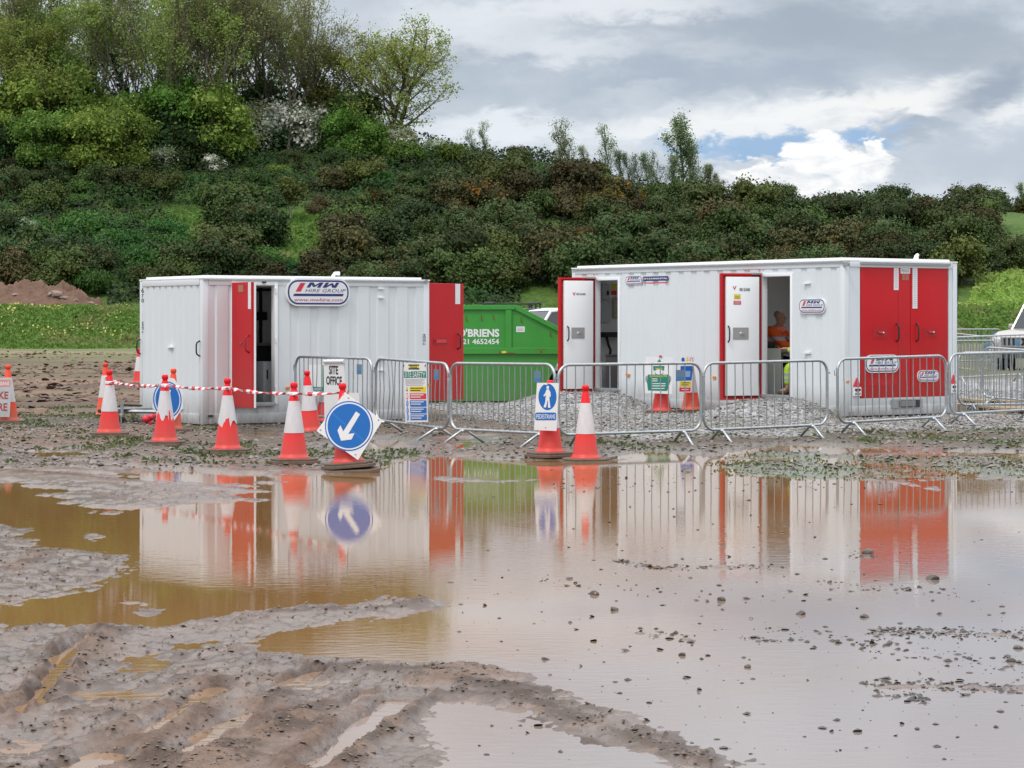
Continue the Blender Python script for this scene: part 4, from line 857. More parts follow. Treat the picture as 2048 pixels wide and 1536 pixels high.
# end wall with red double doors
mb = MB(); a = E2.px(1722, 797); b = E2.px(1896, 533)
mb.box(L2-.04, L2-.004, .10, a[0]-.02, .16, H2-.115, M_white); mb.box(L2-.04, L2-.004, b[0]+.02, W2-.10, .16, H2-.115, M_white); mb.box(L2-.04, L2-.004, a[0]-.02, b[0]+.02, .16, a[1], M_white); mb.box(L2-.04, L2-.004, a[0]-.02, b[0]+.02, b[1]+.01, H2-.115, M_white); mb.build('end_wall', cab2)
mb = MB(); rect(mb, E2, a[0]-.03, b[1]+.01, b[0]+.02, b[1]+.05, M_grey, 0, .05); rect(mb, E2, a[0]-.03, b[1]+.05, b[0]+.02, b[1]+.075, M_white2, 0, .03); mb.build('drip_rail', cab2)
mid = E2.px(1821.5, 600)[0]
for nm, x0, x1, lx, hx, st in (('a', a[0], mid-.004, (1746, 656, 1774, 674), 1793, (1787.5, 536, 1797, 580)), ('b', mid+.004, b[0], (1848, 655, 1873, 673), 1832.5, (1825, 536, 1834.5, 617))):
    m = MB(); m.rbox(L2-.05, L2-.006, x0, x1, a[1], b[1], M_red, .008); 
    if nm == 'a':
        s_ = E2.px(1797, 600)[0]; rect(m, E2, s_-.004, a[1]+.01, s_+.002, b[1]-.01, M_redd, -.0065, -.003)
    o = m.build('door', cab2, auto=40); o['label'] = 'left-hand red leaf of the end double doors' if nm == 'a' else 'right-hand red leaf of the end double doors'
    fr = Fr((L2-.006, 0, 0), (0, 1, 0), (0, 0, 1), Mi2)
    p0 = fr.px(lx[0], lx[3]); p1 = fr.px(lx[2], lx[1]); m = MB(); m.prism(rrect(p0[0]-.02, p0[1]-.025, p1[0]+.02, p1[1]+.02, .01, 2), fr, 0, .004, M_red); rect(m, fr, p0[0], p0[1], p1[0], p1[1], M_redd, .004, .006)
    cu, cv = (p0[0]+p1[0])/2, (p0[1]+p1[1])/2; T = Mloc(fr, cu, cv, .006); m.rbox(-.06, .05, 0, .03, -.014, .014, M_sred, .005, T); m.rbox(-.055, -.03, .03, .04, -.01, .01, M_white2, .003, T); m.build('lock_plate', o)
    u, v = fr.px(hx, 665); handle(o, Mloc(fr, u, v), .30)
    p0 = fr.px(st[0], st[3]); p1 = fr.px(st[2], st[1]); m = MB(); rect(m, fr, p0[0], p0[1], p1[0], p1[1], M_signw, 0, .004); text(m, fr, 'KEEP DOOR SHUT' if nm == 'b' else 'DANGER', p0[0]+.02, p0[1]+.03, p1[0]-.02, p1[1]-.03, mat('faint_lettering', (.38, .4, .46), .6), .0055, .0, rot=1) if False else None
    k0 = p0[1]+.04
    while k0 < p1[1]-.04: rect(m, fr, p0[0]+.025, k0, p1[0]-.025, k0+.012, mat('faint_lettering', (.5, .52, .56), .6), .004, .0052); k0 += .035
    m.build('notice_strip', o)
fr = Fr((L2-.006, 0, 0), (0, 1, 0), (0, 0, 1), Mi2)
p0 = fr.px(1801, 547); p1 = fr.px(1820, 536.5); m = MB(); m.prism(rrect(*p0, *p1, .01, 2), fr, 0, .004, M_signw); text(m, fr, 'P25212', p0[0]+.02, p0[1]+.02, p1[0]-.02, p1[1]-.02, M_blackp, .0055, .01)
p0 = fr.px(1804, 560); p1 = fr.px(1817, 548.5); rect(m, fr, *p0, *p1, mat('badge_brown', (.35, .16, .1), .5), 0, .004); c = fr.px(1810, 554); m.prism([(c[0]-.03, c[1]+.03), (c[0]-.012, c[1]+.03), (c[0], c[1]-.005), (c[0]+.02, c[1]+.035), (c[0]+.035, c[1]+.035), (c[0], c[1]-.035)], fr, .004, .006, M_sred); m.build('number_label', cab2)
logo('logo_panel', cab2, fr, 1729, 709, 1797, 746, .015, 'larger pill-shaped logo panel on the red left leaf'); logo('logo_panel', cab2, fr, 1834, 740, 1877, 764, .012, 'smallest pill-shaped logo panel on the red right leaf')
logo('logo_panel', cab2, F2, 1600, 597, 1653, 627, .03, 'pill-shaped logo panel on the white side wall')
m = MB(); p0 = fr.px(1735, 771); p1 = fr.px(1794, 758); rect(m, fr, *p0, *p1, M_redd if False else mat('recess_red', (.45, .008, .012), .4), 0, .003); m.build('recess_panel', cab2)
m = MB(); p0 = E2.px(1781, 817); p1 = E2.px(1843, 797.5); rect(m, E2, *p0, *p1, M_grey, .0145, .03); p0 = E2.px(1795, 815); p1 = E2.px(1838, 799.5); m.prism(rrect(*p0, *p1, .02, 3), E2, .03, .034, M_dark); p0 = E2.px(1799, 813); p1 = E2.px(1828, 800.5); rect(m, E2, *p0, *p1, mat('dull_plate', (.2, .2, .2), .5), .034, .038); m.build('number_plate_box', cab2)
for cxx, cyt, l in ((1713, 755, 'left tail light with red triangle reflector'), (1906, 749, 'right tail light with red triangle reflector')):
    m = MB(); w_ = 7.2 if cxx < 1800 else 5; p = [E2.px(cxx-w_, cyt+18), E2.px(cxx+w_, cyt+18), E2.px(cxx, cyt)]; m.prism(p, E2, .0, .02, M_sred)
    p0 = E2.px(cxx-w_, cyt+37); p1 = E2.px(cxx+w_, cyt+19.5); rect(m, E2, *p0, *p1, M_white2, 0, .03); q0 = E2.px(cxx-w_+1.5, cyt+35); q1 = E2.px(cxx+w_-1.5, cyt+30); rect(m, E2, *q0, *q1, M_grey, .03, .034); q0 = E2.px(cxx-w_+1.5, cyt+27); q1 = E2.px(cxx+w_-1.5, cyt+22); rect(m, E2, *q0, *q1, M_dark, .03, .034)
    q0 = E2.px(cxx-w_+4, cyt+28.5); q1 = E2.px(cxx+w_-4, cyt+26); rect(m, E2, *q0, *q1, M_sred, .034, .036); o = m.build('tail_light', cab2); o['label'] = l
m = MB(); 
for x_, y_, fr_ in ((1695, 763, E2), (1893, 742, E2)):
    p0 = fr_.px(x_-3, y_+2); p1 = fr_.px(x_+3, y_-2); m = MB(); m.prism(rrect(*p0, *p1, .01, 3), fr_, .0, .02, M_orange); m.build('marker_light', cab2)
for x_, y_ in ((1429.5, 755), (1256, 750)):
    p0 = F2.px(x_-3, y_+2.5); p1 = F2.px(x_+3, y_-2.5); m = MB(); m.prism(rrect(*p0, *p1, .01, 3), F2, -.03, .02, M_orange); m.build('marker_light', cab2)
for fr_, p in ((E2, (1702, 826)), ):
    p0 = fr_.px(p[0]-4, p[1]+5); p1 = fr_.px(p[0]+4, p[1]-3); m = MB(); m.prism(rrect(*p0, *p1, .008, 3), fr_, .014, .03, M_grey); m.build('corner_bracket', cab2)
for x_, y_ in ((1615, 566), (1616, 704)):
    p0 = F2.px(x_-7, y_+(2 if y_ < 600 else 3)); p1 = F2.px(x_+7, y_-1); m = MB(); rect(m, F2, *p0, *p1, M_white2, -.03, .035); m.build('vent_hood', cab2)
m = MB(); p0 = F2.px(1687, 533); p1 = F2.px(1698, 524); m.prism(rrect(*p0, *p1, .02, 3), F2, -.02, .02, M_grey); m.build('cable_inlet', cab2)
m = MB(); q = Mi2 @ W(1832, 520, 38.6); m.tube([(q.x, q.y, H2), (q.x, q.y, H2+.05), (q.x-.02, q.y+.03, H2+.09), (q.x-.03, q.y+.07, H2+.115)], [.05, .045, .035, .03], M_white2, 10); m.build('roof_vent', cab2, smooth=True)
# small logo and strip lettering on the side wall
p0 = F2.px(1251, 571); p1 = F2.px(1285, 551); logo('small_logo', cab2, F2, 1251.5, 551, 1285, 570.5, .012, 'small pill-shaped logo high on the side wall')
m = MB(); p0 = F2.px(1286.5, 562); p1 = F2.px(1336.5, 552); rect(m, F2, *p0, *p1, M_navy, 0, .004); text(m, F2, 'ISTANRENTAL', p0[0]+.02, p0[1]+.025, p1[0]-.01, p1[1]-.025, M_signw, .006, .025)
p0 = F2.px(1286.5, 567); p1 = F2.px(1336.5, 564); rect(m, F2, *p0, *p1, M_sred, 0, .004); m.build('name_strip', cab2)
# inside room 2: partition, notice; room 1: dispensers, shelf, pipe
m = MB(); m.box(3.60, 3.66, .105, W2-.09, .28, H2-.12, M_inner); m.box(2.0, 2.05, .105, W2-.09, .28, H2-.12, M_inner); m.build('partition', cab2)
PP = Fr((3.661, 0, 0), (0, 1, 0), (0, 0, 1), Mi2); m = MB(); p0 = PP.px(1527, 578); p1 = PP.px(1537, 555); rect(m, PP, *p0, *p1, M_signw, 0, .004)
c = ((p0[0]+p1[0])/2, p0[1]+(p1[1]-p0[1])*.55); m.prism(ell(*c, .045, .06, 20), PP, .004, .006, M_sred); m.prism(ell(*c, .028, .04, 20), PP, .006, .008, M_signw); rect(m, PP, c[0]-.008, c[1]-.05, c[0]+.008, c[1]+.05, M_sred, .008, .009); rect(m, PP, p0[0]+.01, p0[1]+.01, p1[0]-.01, p0[1]+.035, M_sred, .004, .006); m.build('wall_notice', cab2)
P1 = Fr((.09, 0, 0), (0, 1, 0), (0, 0, 1), Mi2); M_disp = mat('dispenser_white', (.5, .52, .53), .4)
for x0, y0, x1, y1, mm, t, nm in ((1198, 568, 1212, 597, M_disp, .12, 'towel_dispenser'), (1196, 603, 1216, 645, M_disp, .08, 'electric_box'), (1224, 594, 1231, 638, mat('tube_beige', (.45, .42, .34), .5), .08, 'paper_tube'), (1195, 664, 1240, 674, M_black, .35, 'shelf')):
    p0 = P1.px(x0, y1); p1 = P1.px(x1, y0); m = MB(); m.prism(rrect(*p0, *p1, .03 if nm != 'shelf' else .005, 4), P1, 0, t, mm); 
    if nm == 'towel_dispenser': c = P1.px(1208, 586); m.prism(ell(c[0], c[1], .03, .05, 16), P1, t, t+.003, M_black)
    m.build(nm, cab2, auto=40)
m = MB(); p0 = P1.px(1222, 580); p1 = P1.px(1233, 568); rect(m, P1, *p0, *p1, M_yel, 0, .004); p0 = P1.px(1222, 590); p1 = P1.px(1233, 581); rect(m, P1, *p0, *p1, M_sred, 0, .004); m.build('wall_notice', cab2)
m = MB(); pts = [P1.px(*q) for q in ((1203, 674), (1206, 688), (1211, 700), (1209, 715), (1208, 722))]; m.tube([P1.p(u, v, .16) for u, v in pts], .025, M_black, 8); m.build('waste_pipe', cab2, smooth=True)
def loose(name, label, cat, c, sx, sy, h, m_, rz, lid=None, r=.03):
    m = MB(); m.rbox(-sx/2, sx/2, -sy/2, sy/2, 0, h, m_, r); 
    if lid: m.rbox(-sx/2-.01, sx/2+.01, -sy/2-.01, sy/2+.01, h+.002, h+.03, lid, .01)
    o = m.build(name, auto=40); o.location = c; o.rotation_euler = (0, 0, rz); tag(o, label, cat); return o
flz = Z2+.282
q = T2 @ Vector((.38, .85, 0)); loose('water_container', 'squat white water container on the floor inside the far doorway', 'container', (q.x, q.y, flz), .34, .3, .36, M_disp, .9)
q = T2 @ Vector((.62, .62, 0)); loose('waste_bin', 'dark waste bin inside the far doorway under the shelf', 'bin', (W(1233, 700, 42.75).x, W(1233, 700, 42.75).y, flz), .3, .3, .62, M_dark, .9, M_black)
hz_rot = math.atan2(-u2.y, -u2.x)
cb = W(1538, 700, 39.75); loose('cupboard', 'pale grey cupboard inside the nearer open doorway', 'cupboard', (cb.x, cb.y, flz), .40, .34, .80, mat('cupboard_grey', (.5, .52, .51), .5), hz_rot+.9, None, .008)
m = MB(); m.rbox(-.13, .12, -.08, .08, 0, .11, M_dark, .035); m.rbox(-.16, -.06, -.05, .05, .05, .15, M_dark, .03); o = m.build('black_bag', smooth=True); o.location = (cb.x-.02, cb.y, flz+.802); o.rotation_euler = (0, 0, .2); tag(o, 'small black bag lying on the grey cupboard', 'bag')

# ---- left-hand cabin
A1 = Vector((-4.82, 35.8)); x1 = Vector((.843, .538)).normalized(); L1 = 4.09; W1 = 2.41; H1 = 2.29; Z1 = .07
Tt = frameM((A1.x, A1.y, Z1), x1); Ff = Fr((0, 0, 0), (1, 0, 0), (0, 0, 1), Tt.inverted())
dl = (Ff.px(466, 600)[0], Ff.px(551, 600)[0]); zt = Ff.px(520, 567)[1]; zb = Ff.px(520, 806)[1]
cab1, T1, Mi1, F1 = cabin('site_cabin', 'shorter white ribbed cabin behind the taped cones, red side door ajar', A1, x1, Z1, L1, W1, H1, [(dl[0], dl[1], zb, zt)], windows=((3.25, 3.85),), phase=.25)  # its back-wall opening is likewise added for light inside, out of view
E1 = Fr((0, W1, 0), (0, -1, 0), (0, 0, 1), Mi1)
mb = MB(); ribbed(mb, .1, W1-.1, .16, H1-.10, M_white, (0, 0, 0), (0, 1, 0), (1, 0, 0), period=.24, depth=.015); mb.build('end_wall', cab1)
mb = MB(); mb.box(L1-.04, L1-.004, 1.25, W1-.1, .16, H1-.115, M_white); mb.build('far_end_wall', cab1)
def dec_l(o, fr, Dl):
    w_ = .80
    p = MB(); p.box(.745, .80, -.0, .035, zb-.04, zt-.0, M_white2, Dl); p.box(.02, .745, .0, .035, zb-.04, zt, M_white2, Dl); p.build('inner_panel', o)
    a = fr.px(477, 692); b = fr.px(490, 680); m = MB(); rect(m, fr, *a, *b, M_redd, 0, .004); c = ((a[0]+b[0])/2, (a[1]+b[1])/2); m.prism(ell(*c, .03, .015, 12), fr, .004, .02, M_sred); m.build('lock_plate', o)
    u, v = fr.px(498, 688); handle(o, Mloc(fr, u, v), .27, m=M_redd)
    m = MB(); a = fr.px(496.5, 618); b = fr.px(502, 563.5); rect(m, fr, *a, *b, M_signw, 0, .004); m.build('notice_strip', o)
    m = MB(); a = fr.px(477, 584); b = fr.px(487, 570); rect(m, fr, *a, *b, mat('badge_brown', (.35, .16, .1), .5), 0, .004); m.build('number_label', o)
leaf(cab1, T1, dl[0], zb-.05, zt+.01, .80, 508, -63, False, 0, 'red side door standing ajar', dec_l)
# far end red leaf swung right out behind the cabin
def dec_f(o, fr, Dl):
    a = fr.px(867, 690); b = fr.px(895, 675); m = MB(); m.prism(rrect(a[0], a[1], b[0], b[1], .01, 2), fr, 0, .004, M_redd); a = fr.px(871, 686); b = fr.px(891, 679); rect(m, fr, *a, *b, M_sred, .004, .02); m.build('lock_plate', o)
    u, v = fr.px(915.5, 683); handle(o, Mloc(fr, u, v), .26)
    m = MB(); a = fr.px(910.5, 608); b = fr.px(920, 568); rect(m, fr, *a, *b, M_signw, 0, .004); m.build('notice_strip', o)
    m = MB(); m.box(1.06, 1.075, -.035, .0, z9, z9+1.99, M_white2, Dl); 
zf = 1.7-(800-640)/4600*38.7-Z1; z9 = zf
hwx = T1 @ Vector((L1+.03, .16, 0)); hx_l = L1+.03
def leaf_far():
    a = solve(hwx.x, hwx.y, 1.05, 924, 50); D = frameM((hwx.x, hwx.y, 0), (math.cos(a), math.sin(a))); Dl = Mi1 @ D; Dl.translation.z = 0
    mb = MB(); zt_ = (640-567)/4600*38.7+1.7-Z1; mb.rbox(-.3, 1.05, -.035, 0, zf, zt_, M_red, .008, Dl); mb.box(-.3, 1.03, .0, .03, zf+.03, zt_-.03, M_white2, Dl); o = mb.build('door', cab1); o['label'] = 'red end door swung fully open beyond the cabin'
    dec_f(o, Fr(Dl @ Vector((0, -.036, 0)), Dl.to_3x3() @ Vector((1, 0, 0)), (0, 0, 1), Mi1), Dl)
leaf_far()
logo('logo_panel', cab1, F1, 570, 558, 697, 612, .05, 'big pill-shaped logo panel high on the side wall')
m = MB(); a = E1.px(285, 575); 
for t, x0, y0, x1_, y1_ in (('6', 283, 586, 288, 576), ('7', 283, 595, 287.5, 588), ('0', 283, 605, 288, 597)):
    p0 = E1.px(x0, y1_ and y0); p1 = E1.px(x1_, y1_); text(m, E1, t, p0[0], p0[1], p1[0], p1[1], M_blackp, .004, .01)
p0 = E1.px(284, 665); p1 = E1.px(287.5, 643); text(m, E1, 'P 25204', *p0, *p1, M_blackp, .004, .01, rot=1)
p0 = E1.px(285, 574); p1 = E1.px(297, 566); m.prism(rrect(*p0, *p1, .02, 3), E1, 0, .005, M_signw); q0 = E1.px(287, 572); q1 = E1.px(296, 570); rect(m, E1, *q0, *q1, M_navy, .005, .007); q0 = E1.px(288, 569.5); q1 = E1.px(295, 567.5); text(m, E1, 'MW', *q0, *q1, M_navy, .007)
p0 = E1.px(299, 573.5); p1 = E1.px(316, 566); rect(m, E1, *p0, *p1, M_navy, 0, .005); q0 = E1.px(300, 571.5); q1 = E1.px(315, 568); text(m, E1, 'ISTANRENTAL', *q0, *q1, M_signw, .0065, .02); q0 = E1.px(299, 573.5); q1 = E1.px(316, 572); rect(m, E1, *q0, *q1, M_sred, .005, .0065)
m.build('end_lettering', cab1)
m = MB(); p0 = F1.px(845, 689); p1 = F1.px(850.5, 668); text(m, F1, 'P 25204', *p0, *p1, M_blackp, .013, .01, rot=1); m.build('side_lettering', cab1)
for x_, y_ in ((277.5, 693), (401, 697)):
    u, v = E1.px(x_ if x_ > 300 else 281, y_); handle(cab1, Mloc(E1, min(max(u, .03), W1-.03), v, .012), .24, 'grab_handle')
for fr_, x_, y_ in ((E1, 342, 694), (E1, 360, 790), (E1, 360, 816), (F1, 761, 577), (F1, 761, 595), (F1, 762, 718), (F1, 762, 740)):
    p0 = fr_.px(x_-5, y_+1.5); p1 = fr_.px(x_+6, y_-1); m = MB(); rect(m, fr_, *p0, *p1, M_white2, -.025, .03); m.build('vent_hood', cab1)
for x_, y_ in ((575, 776), (855, 769.5)):
    p0 = F1.px(x_-4, y_+2.5); p1 = F1.px(x_+4, y_-2.5); m = MB(); m.prism(rrect(*p0, *p1, .01, 3), F1, -.01, .02, M_orange); m.build('marker_light', cab1)
m = MB(); p0 = F1.px(412, 836); p1 = F1.px(428, 828.5); m.prism(rrect(*p0, *p1, .02, 3), F1, .0, .02, M_grey); p0 = F1.px(415, 834.5); p1 = F1.px(425, 830); m.prism(rrect(*p0, *p1, .01, 3), F1, .02, .022, M_dark); m.build('lifting_eye', cab1)
m = MB(); p0 = F1.px(848, 566); p1 = F1.px(854, 559); m.prism(ell((p0[0]+p1[0])/2, (p0[1]+p1[1])/2, .03, .03, 14), F1, 0, .03, M_grey); m.build('cable_inlet', cab1)
q = Mi1 @ W(672, 548, 37.6); m = MB(); m.tube([(q.x-.06, q.y, H1), (q.x-.06, q.y, H1+.05), (q.x-.02, q.y, H1+.1), (q.x+.06, q.y, H1+.1)], [.03, .03, .03, .035], M_white2, 10); m.build('roof_vent', cab1, smooth=True)
# door furniture on the frame, right edge
m = MB(); 
for y_ in (581, 680, 778): p0 = F1.px(548, y_+5); p1 = F1.px(552, y_-5); rect(m, F1, *p0, *p1, M_white2, .025, .05)
m.build('hinges', cab1); m = MB(); p0 = F1.px(523, 566); p1 = F1.px(530, 563); rect(m, F1, *p0, *p1, M_black, .022, .05); m.build('door_catch', cab1)
# drawbar with jockey wheel
m = MB(); m.rbox(-.75, -.02, 1.83, 1.93, .13, .19, M_galv, .01); m.rbox(-.66, -.1, 1.7, 2.05, .19, .21, M_grey, .005); m.tube([(-.05, 1.2, .16), (-.6, 1.86, .16)], .03, M_galv, 8); m.rbox(-.95, -.7, 1.84, 1.92, .14, .2, M_black, .02); m.tube([(-.2, 1.88, .24), (-.5, 1.88, .26), (-.62, 1.88, .23)], .015, M_black, 6); m.build('drawbar', cab1, auto=40)
m = MB(); jt = Matrix.Translation((-.62, 1.70, -.0+.02)) ; m.tube([(-.62, 1.70, .0), (-.62, 1.70, .30)], .028, M_galv, 10); R_ = Matrix.Translation((-.64, 1.70, -.02)) @ Matrix.Rotation(math.pi/2, 4, 'X'); 
m.lathe([(.02, -.035), (.06, -.03), (.09, -.035), (.10, -.02), (.10, .02), (.09, .035), (.06, .03), (.02, .035)], M_tyre, 20, T=R_); m.tube([(-.66, 1.64, -.02), (-.66, 1.64, .1), (-.62, 1.7, .14)], .012, M_galv, 6); m.build('jockey_wheel', cab1, auto=40)
m = MB(); q = Mi1 @ W(292, 838, 36.6)
for dx, dz, r_ in ((0, 0, .07), (.10, .03, .06), (.2, .05, .05), (.06, -.07, .05)): m.lathe([(0, -r_), (r_*.7, -r_*.6), (r_, 0), (r_*.7, r_*.6), (0, r_)], M_sred, 10, c=(q.x+dx, q.y, q.z+dz))
m.build('brake_cover', cab1, smooth=True)
m = MB()
for x_, y_ in ((.25, .3), (L1-.4, .3), (.25, W1-.3), (L1-.4, W1-.3), (L1/2, .3)): m.rbox(x_, x_+.2, y_, y_+.2, -.1, .0, M_dark, .01)
m.build('jack_foot_pads', cab1)
m = MB()
for x_, y_ in ((.25, .3), (L2-.5, .35), (.25, W2-.3), (L2-.5, W2-.5), (L2/2, .3)): m.rbox(x_, x_+.25, y_, y_+.2, -.14, .0, M_dark, .01)
m.build('jack_foot_pads', cab2)
# inside the left cabin
q = T1 @ Vector((dl[0]+.1, 1.9, 0)); P3 = Fr((0, W1-.10, 0), (1, 0, 0), (0, 0, 1), Mi1)
m = MB(); a = P3.px(509, 686); b = P3.px(580, 693); m.rbox(a[0]-1.4, b[0], W1-.75, W1-.10, a[1]-.04, a[1], M_grey, .008); m.box(a[0]-1.4, b[0], W1-.72, W1-.68, .28, a[1]-.04, M_dark); m.build('worktop', cab1)
m = MB(); 
for x_ in (513, 528):
    p0 = P3.px(x_-4, 640); p1 = P3.px(x_+5, 624); rect(m, P3, *p0, *p1, M_black, 0, .03)
p0 = P3.px(518, 690); p1 = P3.px(522, 575); rect(m, P3, *p0, *p1, M_dark, 0, .05); p0 = P3.px(500, 582); p1 = P3.px(580, 578); rect(m, P3, *p0, *p1, M_dark, 0, .04); m.build('wall_sockets', cab1)
fz = W(538, 760, 37.2); o = loose('fridge', 'small white fridge inside the ajar red door of the left cabin', 'fridge', (fz.x, fz.y, Z1+.282), .36, .34, .68, M_disp, math.atan2(x1.y, x1.x), None, .015)
m = MB(); m.lathe([(0, -.01), (.03, -.01), (.03, 0), (0, 0)], M_black, 12, T=Matrix.Translation((.05, -.175, .3)) @ Matrix.Rotation(math.pi/2, 4, 'X')); m.rbox(-.13, -.11, -.19, -.17, .4, .55, M_black, .004); m.build('fridge_handle', o)
# ------------------------------------------------------------------ traffic cones
def cone_proto(red, jag=None, hgt=.94, oct_=True):
    r = bpy.data.objects.new('traffic_cone', None); COL.objects.link(r); s = hgt/.94
    m = MB()
    pl = [(.30, .12), (.30, -.12), (.20, -.27), (-.20, -.27), (-.30, -.12), (-.30, .12), (-.20, .27), (.20, .27)]
    f0 = Fr((0, 0, 0), (1, 0, 0), (0, 1, 0)); m.prism([(a, b) for a, b in pl][::-1], f0, .0, .035*s, M_base); m.prism([(a*.9, b*.9) for a, b in pl][::-1], f0, .035*s, .06*s, M_base); m.build('cone_base', r, bevel=.006)
    m = MB(); m.lathe([(.185, .055*s), (.185, .075*s), (.165, .085*s), (.152, .12*s), (.042, .845*s), (.033, .86*s), (.033, .875*s), (.043, .885*s), (.044, .92*s), (.034, .94*s), (.0, .94*s)], red, 28); m.build('cone_body', r, smooth=False, auto=35).data.polygons.foreach_set('use_smooth', [True]*280) if False else m.build('cone_body', r, smooth=True)
    z0, z1 = .355*s, .725*s; rad = lambda z: .152+(.042-.152)*(z/s-.12)/(.845-.12)+.004
    m = MB(); m.lathe([(rad(z0), z0), (rad((z0+z1)/2), (z0+z1)/2), (rad(z1), z1)], M_sleeve, 28, jag=jag); m.build('reflective_sleeve', r, smooth=True)
    return r
rj = random.Random(3)
jagA = lambda t: (.07*math.exp(-((t-.80)/.03)**2)-.11*math.exp(-((t-.86)/.025)**2)-.06*math.exp(-((t-.62)/.1)**2)+.01*math.sin(t*40))
jagB = lambda t: (.03*math.sin(t*17)-.06*math.exp(-((t-.72)/.06)**2)+.05*math.exp(-((t-.8)/.04)**2))
cA, cB, cC, cD = cone_proto(M_cone), cone_proto(M_cone, jagA), cone_proto(M_cone, jagB), cone_proto(M_coner)
usedc = set()
def cone(pr, px, py, label, rz=0, s=1., tilt=(0, 0), d=None, z=None):
    o = pr if pr.name not in usedc else copy_tree(pr); usedc.add(pr.name); p = G(px, py, .03) if d is None else W(px, 640, d); zz = gh(p.x, p.y) if z is None else z
    o.location = (p.x, p.y, max(zz, -.02)-.006); o.scale = (s, s, s); o.rotation_euler = (tilt[0], tilt[1], rz); tag(o, label, 'traffic cone', 'red and white traffic cones'); return o
cn = {}
cn['take'] = cone(cD, 16, 850, 'faded traffic cone at the left edge of the photo carrying the TAKE CARE sign', .2)
cn['tape2'] = cone(cD, 211, 838, 'traffic cone half hidden behind the leftmost taped cone', .5)
cn['tape1'] = cone(cA, 219, 876, 'traffic cone at the left end of the striped tape, nearest the towbar', .1)
cn['round'] = cone(cD, 342, 866, 'faded traffic cone behind the torn-sleeved cone, with the round blue sign', .3, tilt=(0, .04))
cn['torn'] = cone(cB, 330, 891, 'traffic cone with a torn white sleeve in front of the round blue sign', .0)
cn['mid'] = cone(cC, 455, 907, 'traffic cone with ragged sleeve, midway along the striped tape by the red door', .4)
cn['front'] = cone(cA, 588, 927, 'clean traffic cone directly left of the diamond arrow sign', .15)
cn['back'] = cone(cA, 621, 866, 'traffic cone behind the front cones, against the left end barrier', .25, tilt=(.02, -.06))
cn['board'] = cone(cA, 652, 858, 'traffic cone behind the barrier under the SITE OFFICE board', .1, d=36.6)
cn['ped'] = cone(cA, 1100, 912, 'traffic cone carrying the PEDESTRIANS sign', .6)
cn['right'] = cone(cA, 1171, 917, 'clean traffic cone standing alone just right of the PEDESTRIANS sign', .2)
cn['far'] = cone(cA, 278, 770, 'distant traffic cone half hidden by the left edge of the shorter cabin', 0, s=1.0)
cn['hat'] = cone(cA, 1323, 823, 'traffic cone on the crushed stone holding the green vest and helmet sign', 0, d=39.5)
cn['proh'] = cone(cD, 1382, 815, 'traffic cone on the crushed stone holding the tall multi-coloured safety sign', .4, d=39.9)
cn['door'] = cone(cA, 905, 812, 'traffic cone standing under the wide open red end door', 0)
cn['jeep'] = cone(cA, 1992, 735, 'small distant traffic cone beside the beige off-road car', 0, s=.85)
# the diamond sign's cone stands on two stacked plates, tipped
g8 = G(700, 938, .03); m = MB(); pl = [(.34, .14), (.34, -.14), (.22, -.30), (-.22, -.30), (-.34, -.14), (-.34, .14), (-.22, .30), (.22, .30)][::-1]
m.prism(pl, Fr((0, 0, 0), (1, 0, 0), (0, 1, 0)), 0, .05, M_base); o = m.build('cone_base_plate', bevel=.01); o.location = (g8.x-.01, g8.y, -.01); o.rotation_euler = (.02, -.03, .1); tag(o, 'loose black rubber base plate under the tipped cone of the arrow sign', 'base plate')
cn['arrow'] = cone(cA, 697, 934, 'tipped traffic cone behind the diamond arrow sign, standing on two base plates', .15, tilt=(.0, -.075), d=g8.y, z=.06)

# ------------------------------------------------------------------ signs that lean on or hang from things
def sface(c, tilt=0., yaw=0.):
    """frame facing the camera side, leaning back by tilt, turned by yaw"""
    u = Vector((math.cos(yaw), math.sin(yaw), 0)); n = Vector((math.sin(yaw), -math.cos(yaw), 0)); v = Vector((0, 0, 1))*math.cos(tilt)-n*math.sin(tilt)
    return Fr(c, u, v, I4)
def Q(fr, pts): return [fr.px(*p) for p in pts]
# diamond arrow sign
fr = sface(W(699, 852, g8.y-.17), .12, .05); m = MB(); m.prism(Q(fr, [(690, 784), (765, 841), (716, 920), (633, 862)])[::-1], fr, -.004, 0, M_signw)
c = fr.px(698, 852); k = 1/170*1.0; m.prism(ell(*c, 45.5*k, 47.5*k, 48), fr, 0, .0015, M_blue); m.prism(ell(*c, 43.3*k, 45*k, 48), fr, .0015, .0025, M_signw); m.prism(ell(*c, 40.5*k, 42.3*k, 48), fr, .0025, .0035, M_blue)
m.prism(Q(fr, [(712, 823), (720, 828.5), (696.5, 868), (709, 866.5), (703, 879), (682, 881.5), (675, 861), (681, 850.5), (686.5, 863)])[::-1], fr, .0035, .005, M_signw)
for p in ((686, 788), (697, 796), (711, 909), (641, 860), (757, 840), (638, 868)): c = fr.px(*p); m.prism(ell(*c, .009, .009, 10), fr, 0, .004, M_grey)
m.prism(Q(fr, [(664, 828), (666, 826), (728, 880), (727, 883)])[::-1], fr, .0035, .0037, mat('scuff_blue', (.02, .17, .5), .6)); fin(m, 'arrow_sign', 'white diamond sign with blue disc and white arrow pointing down left', 'road sign')
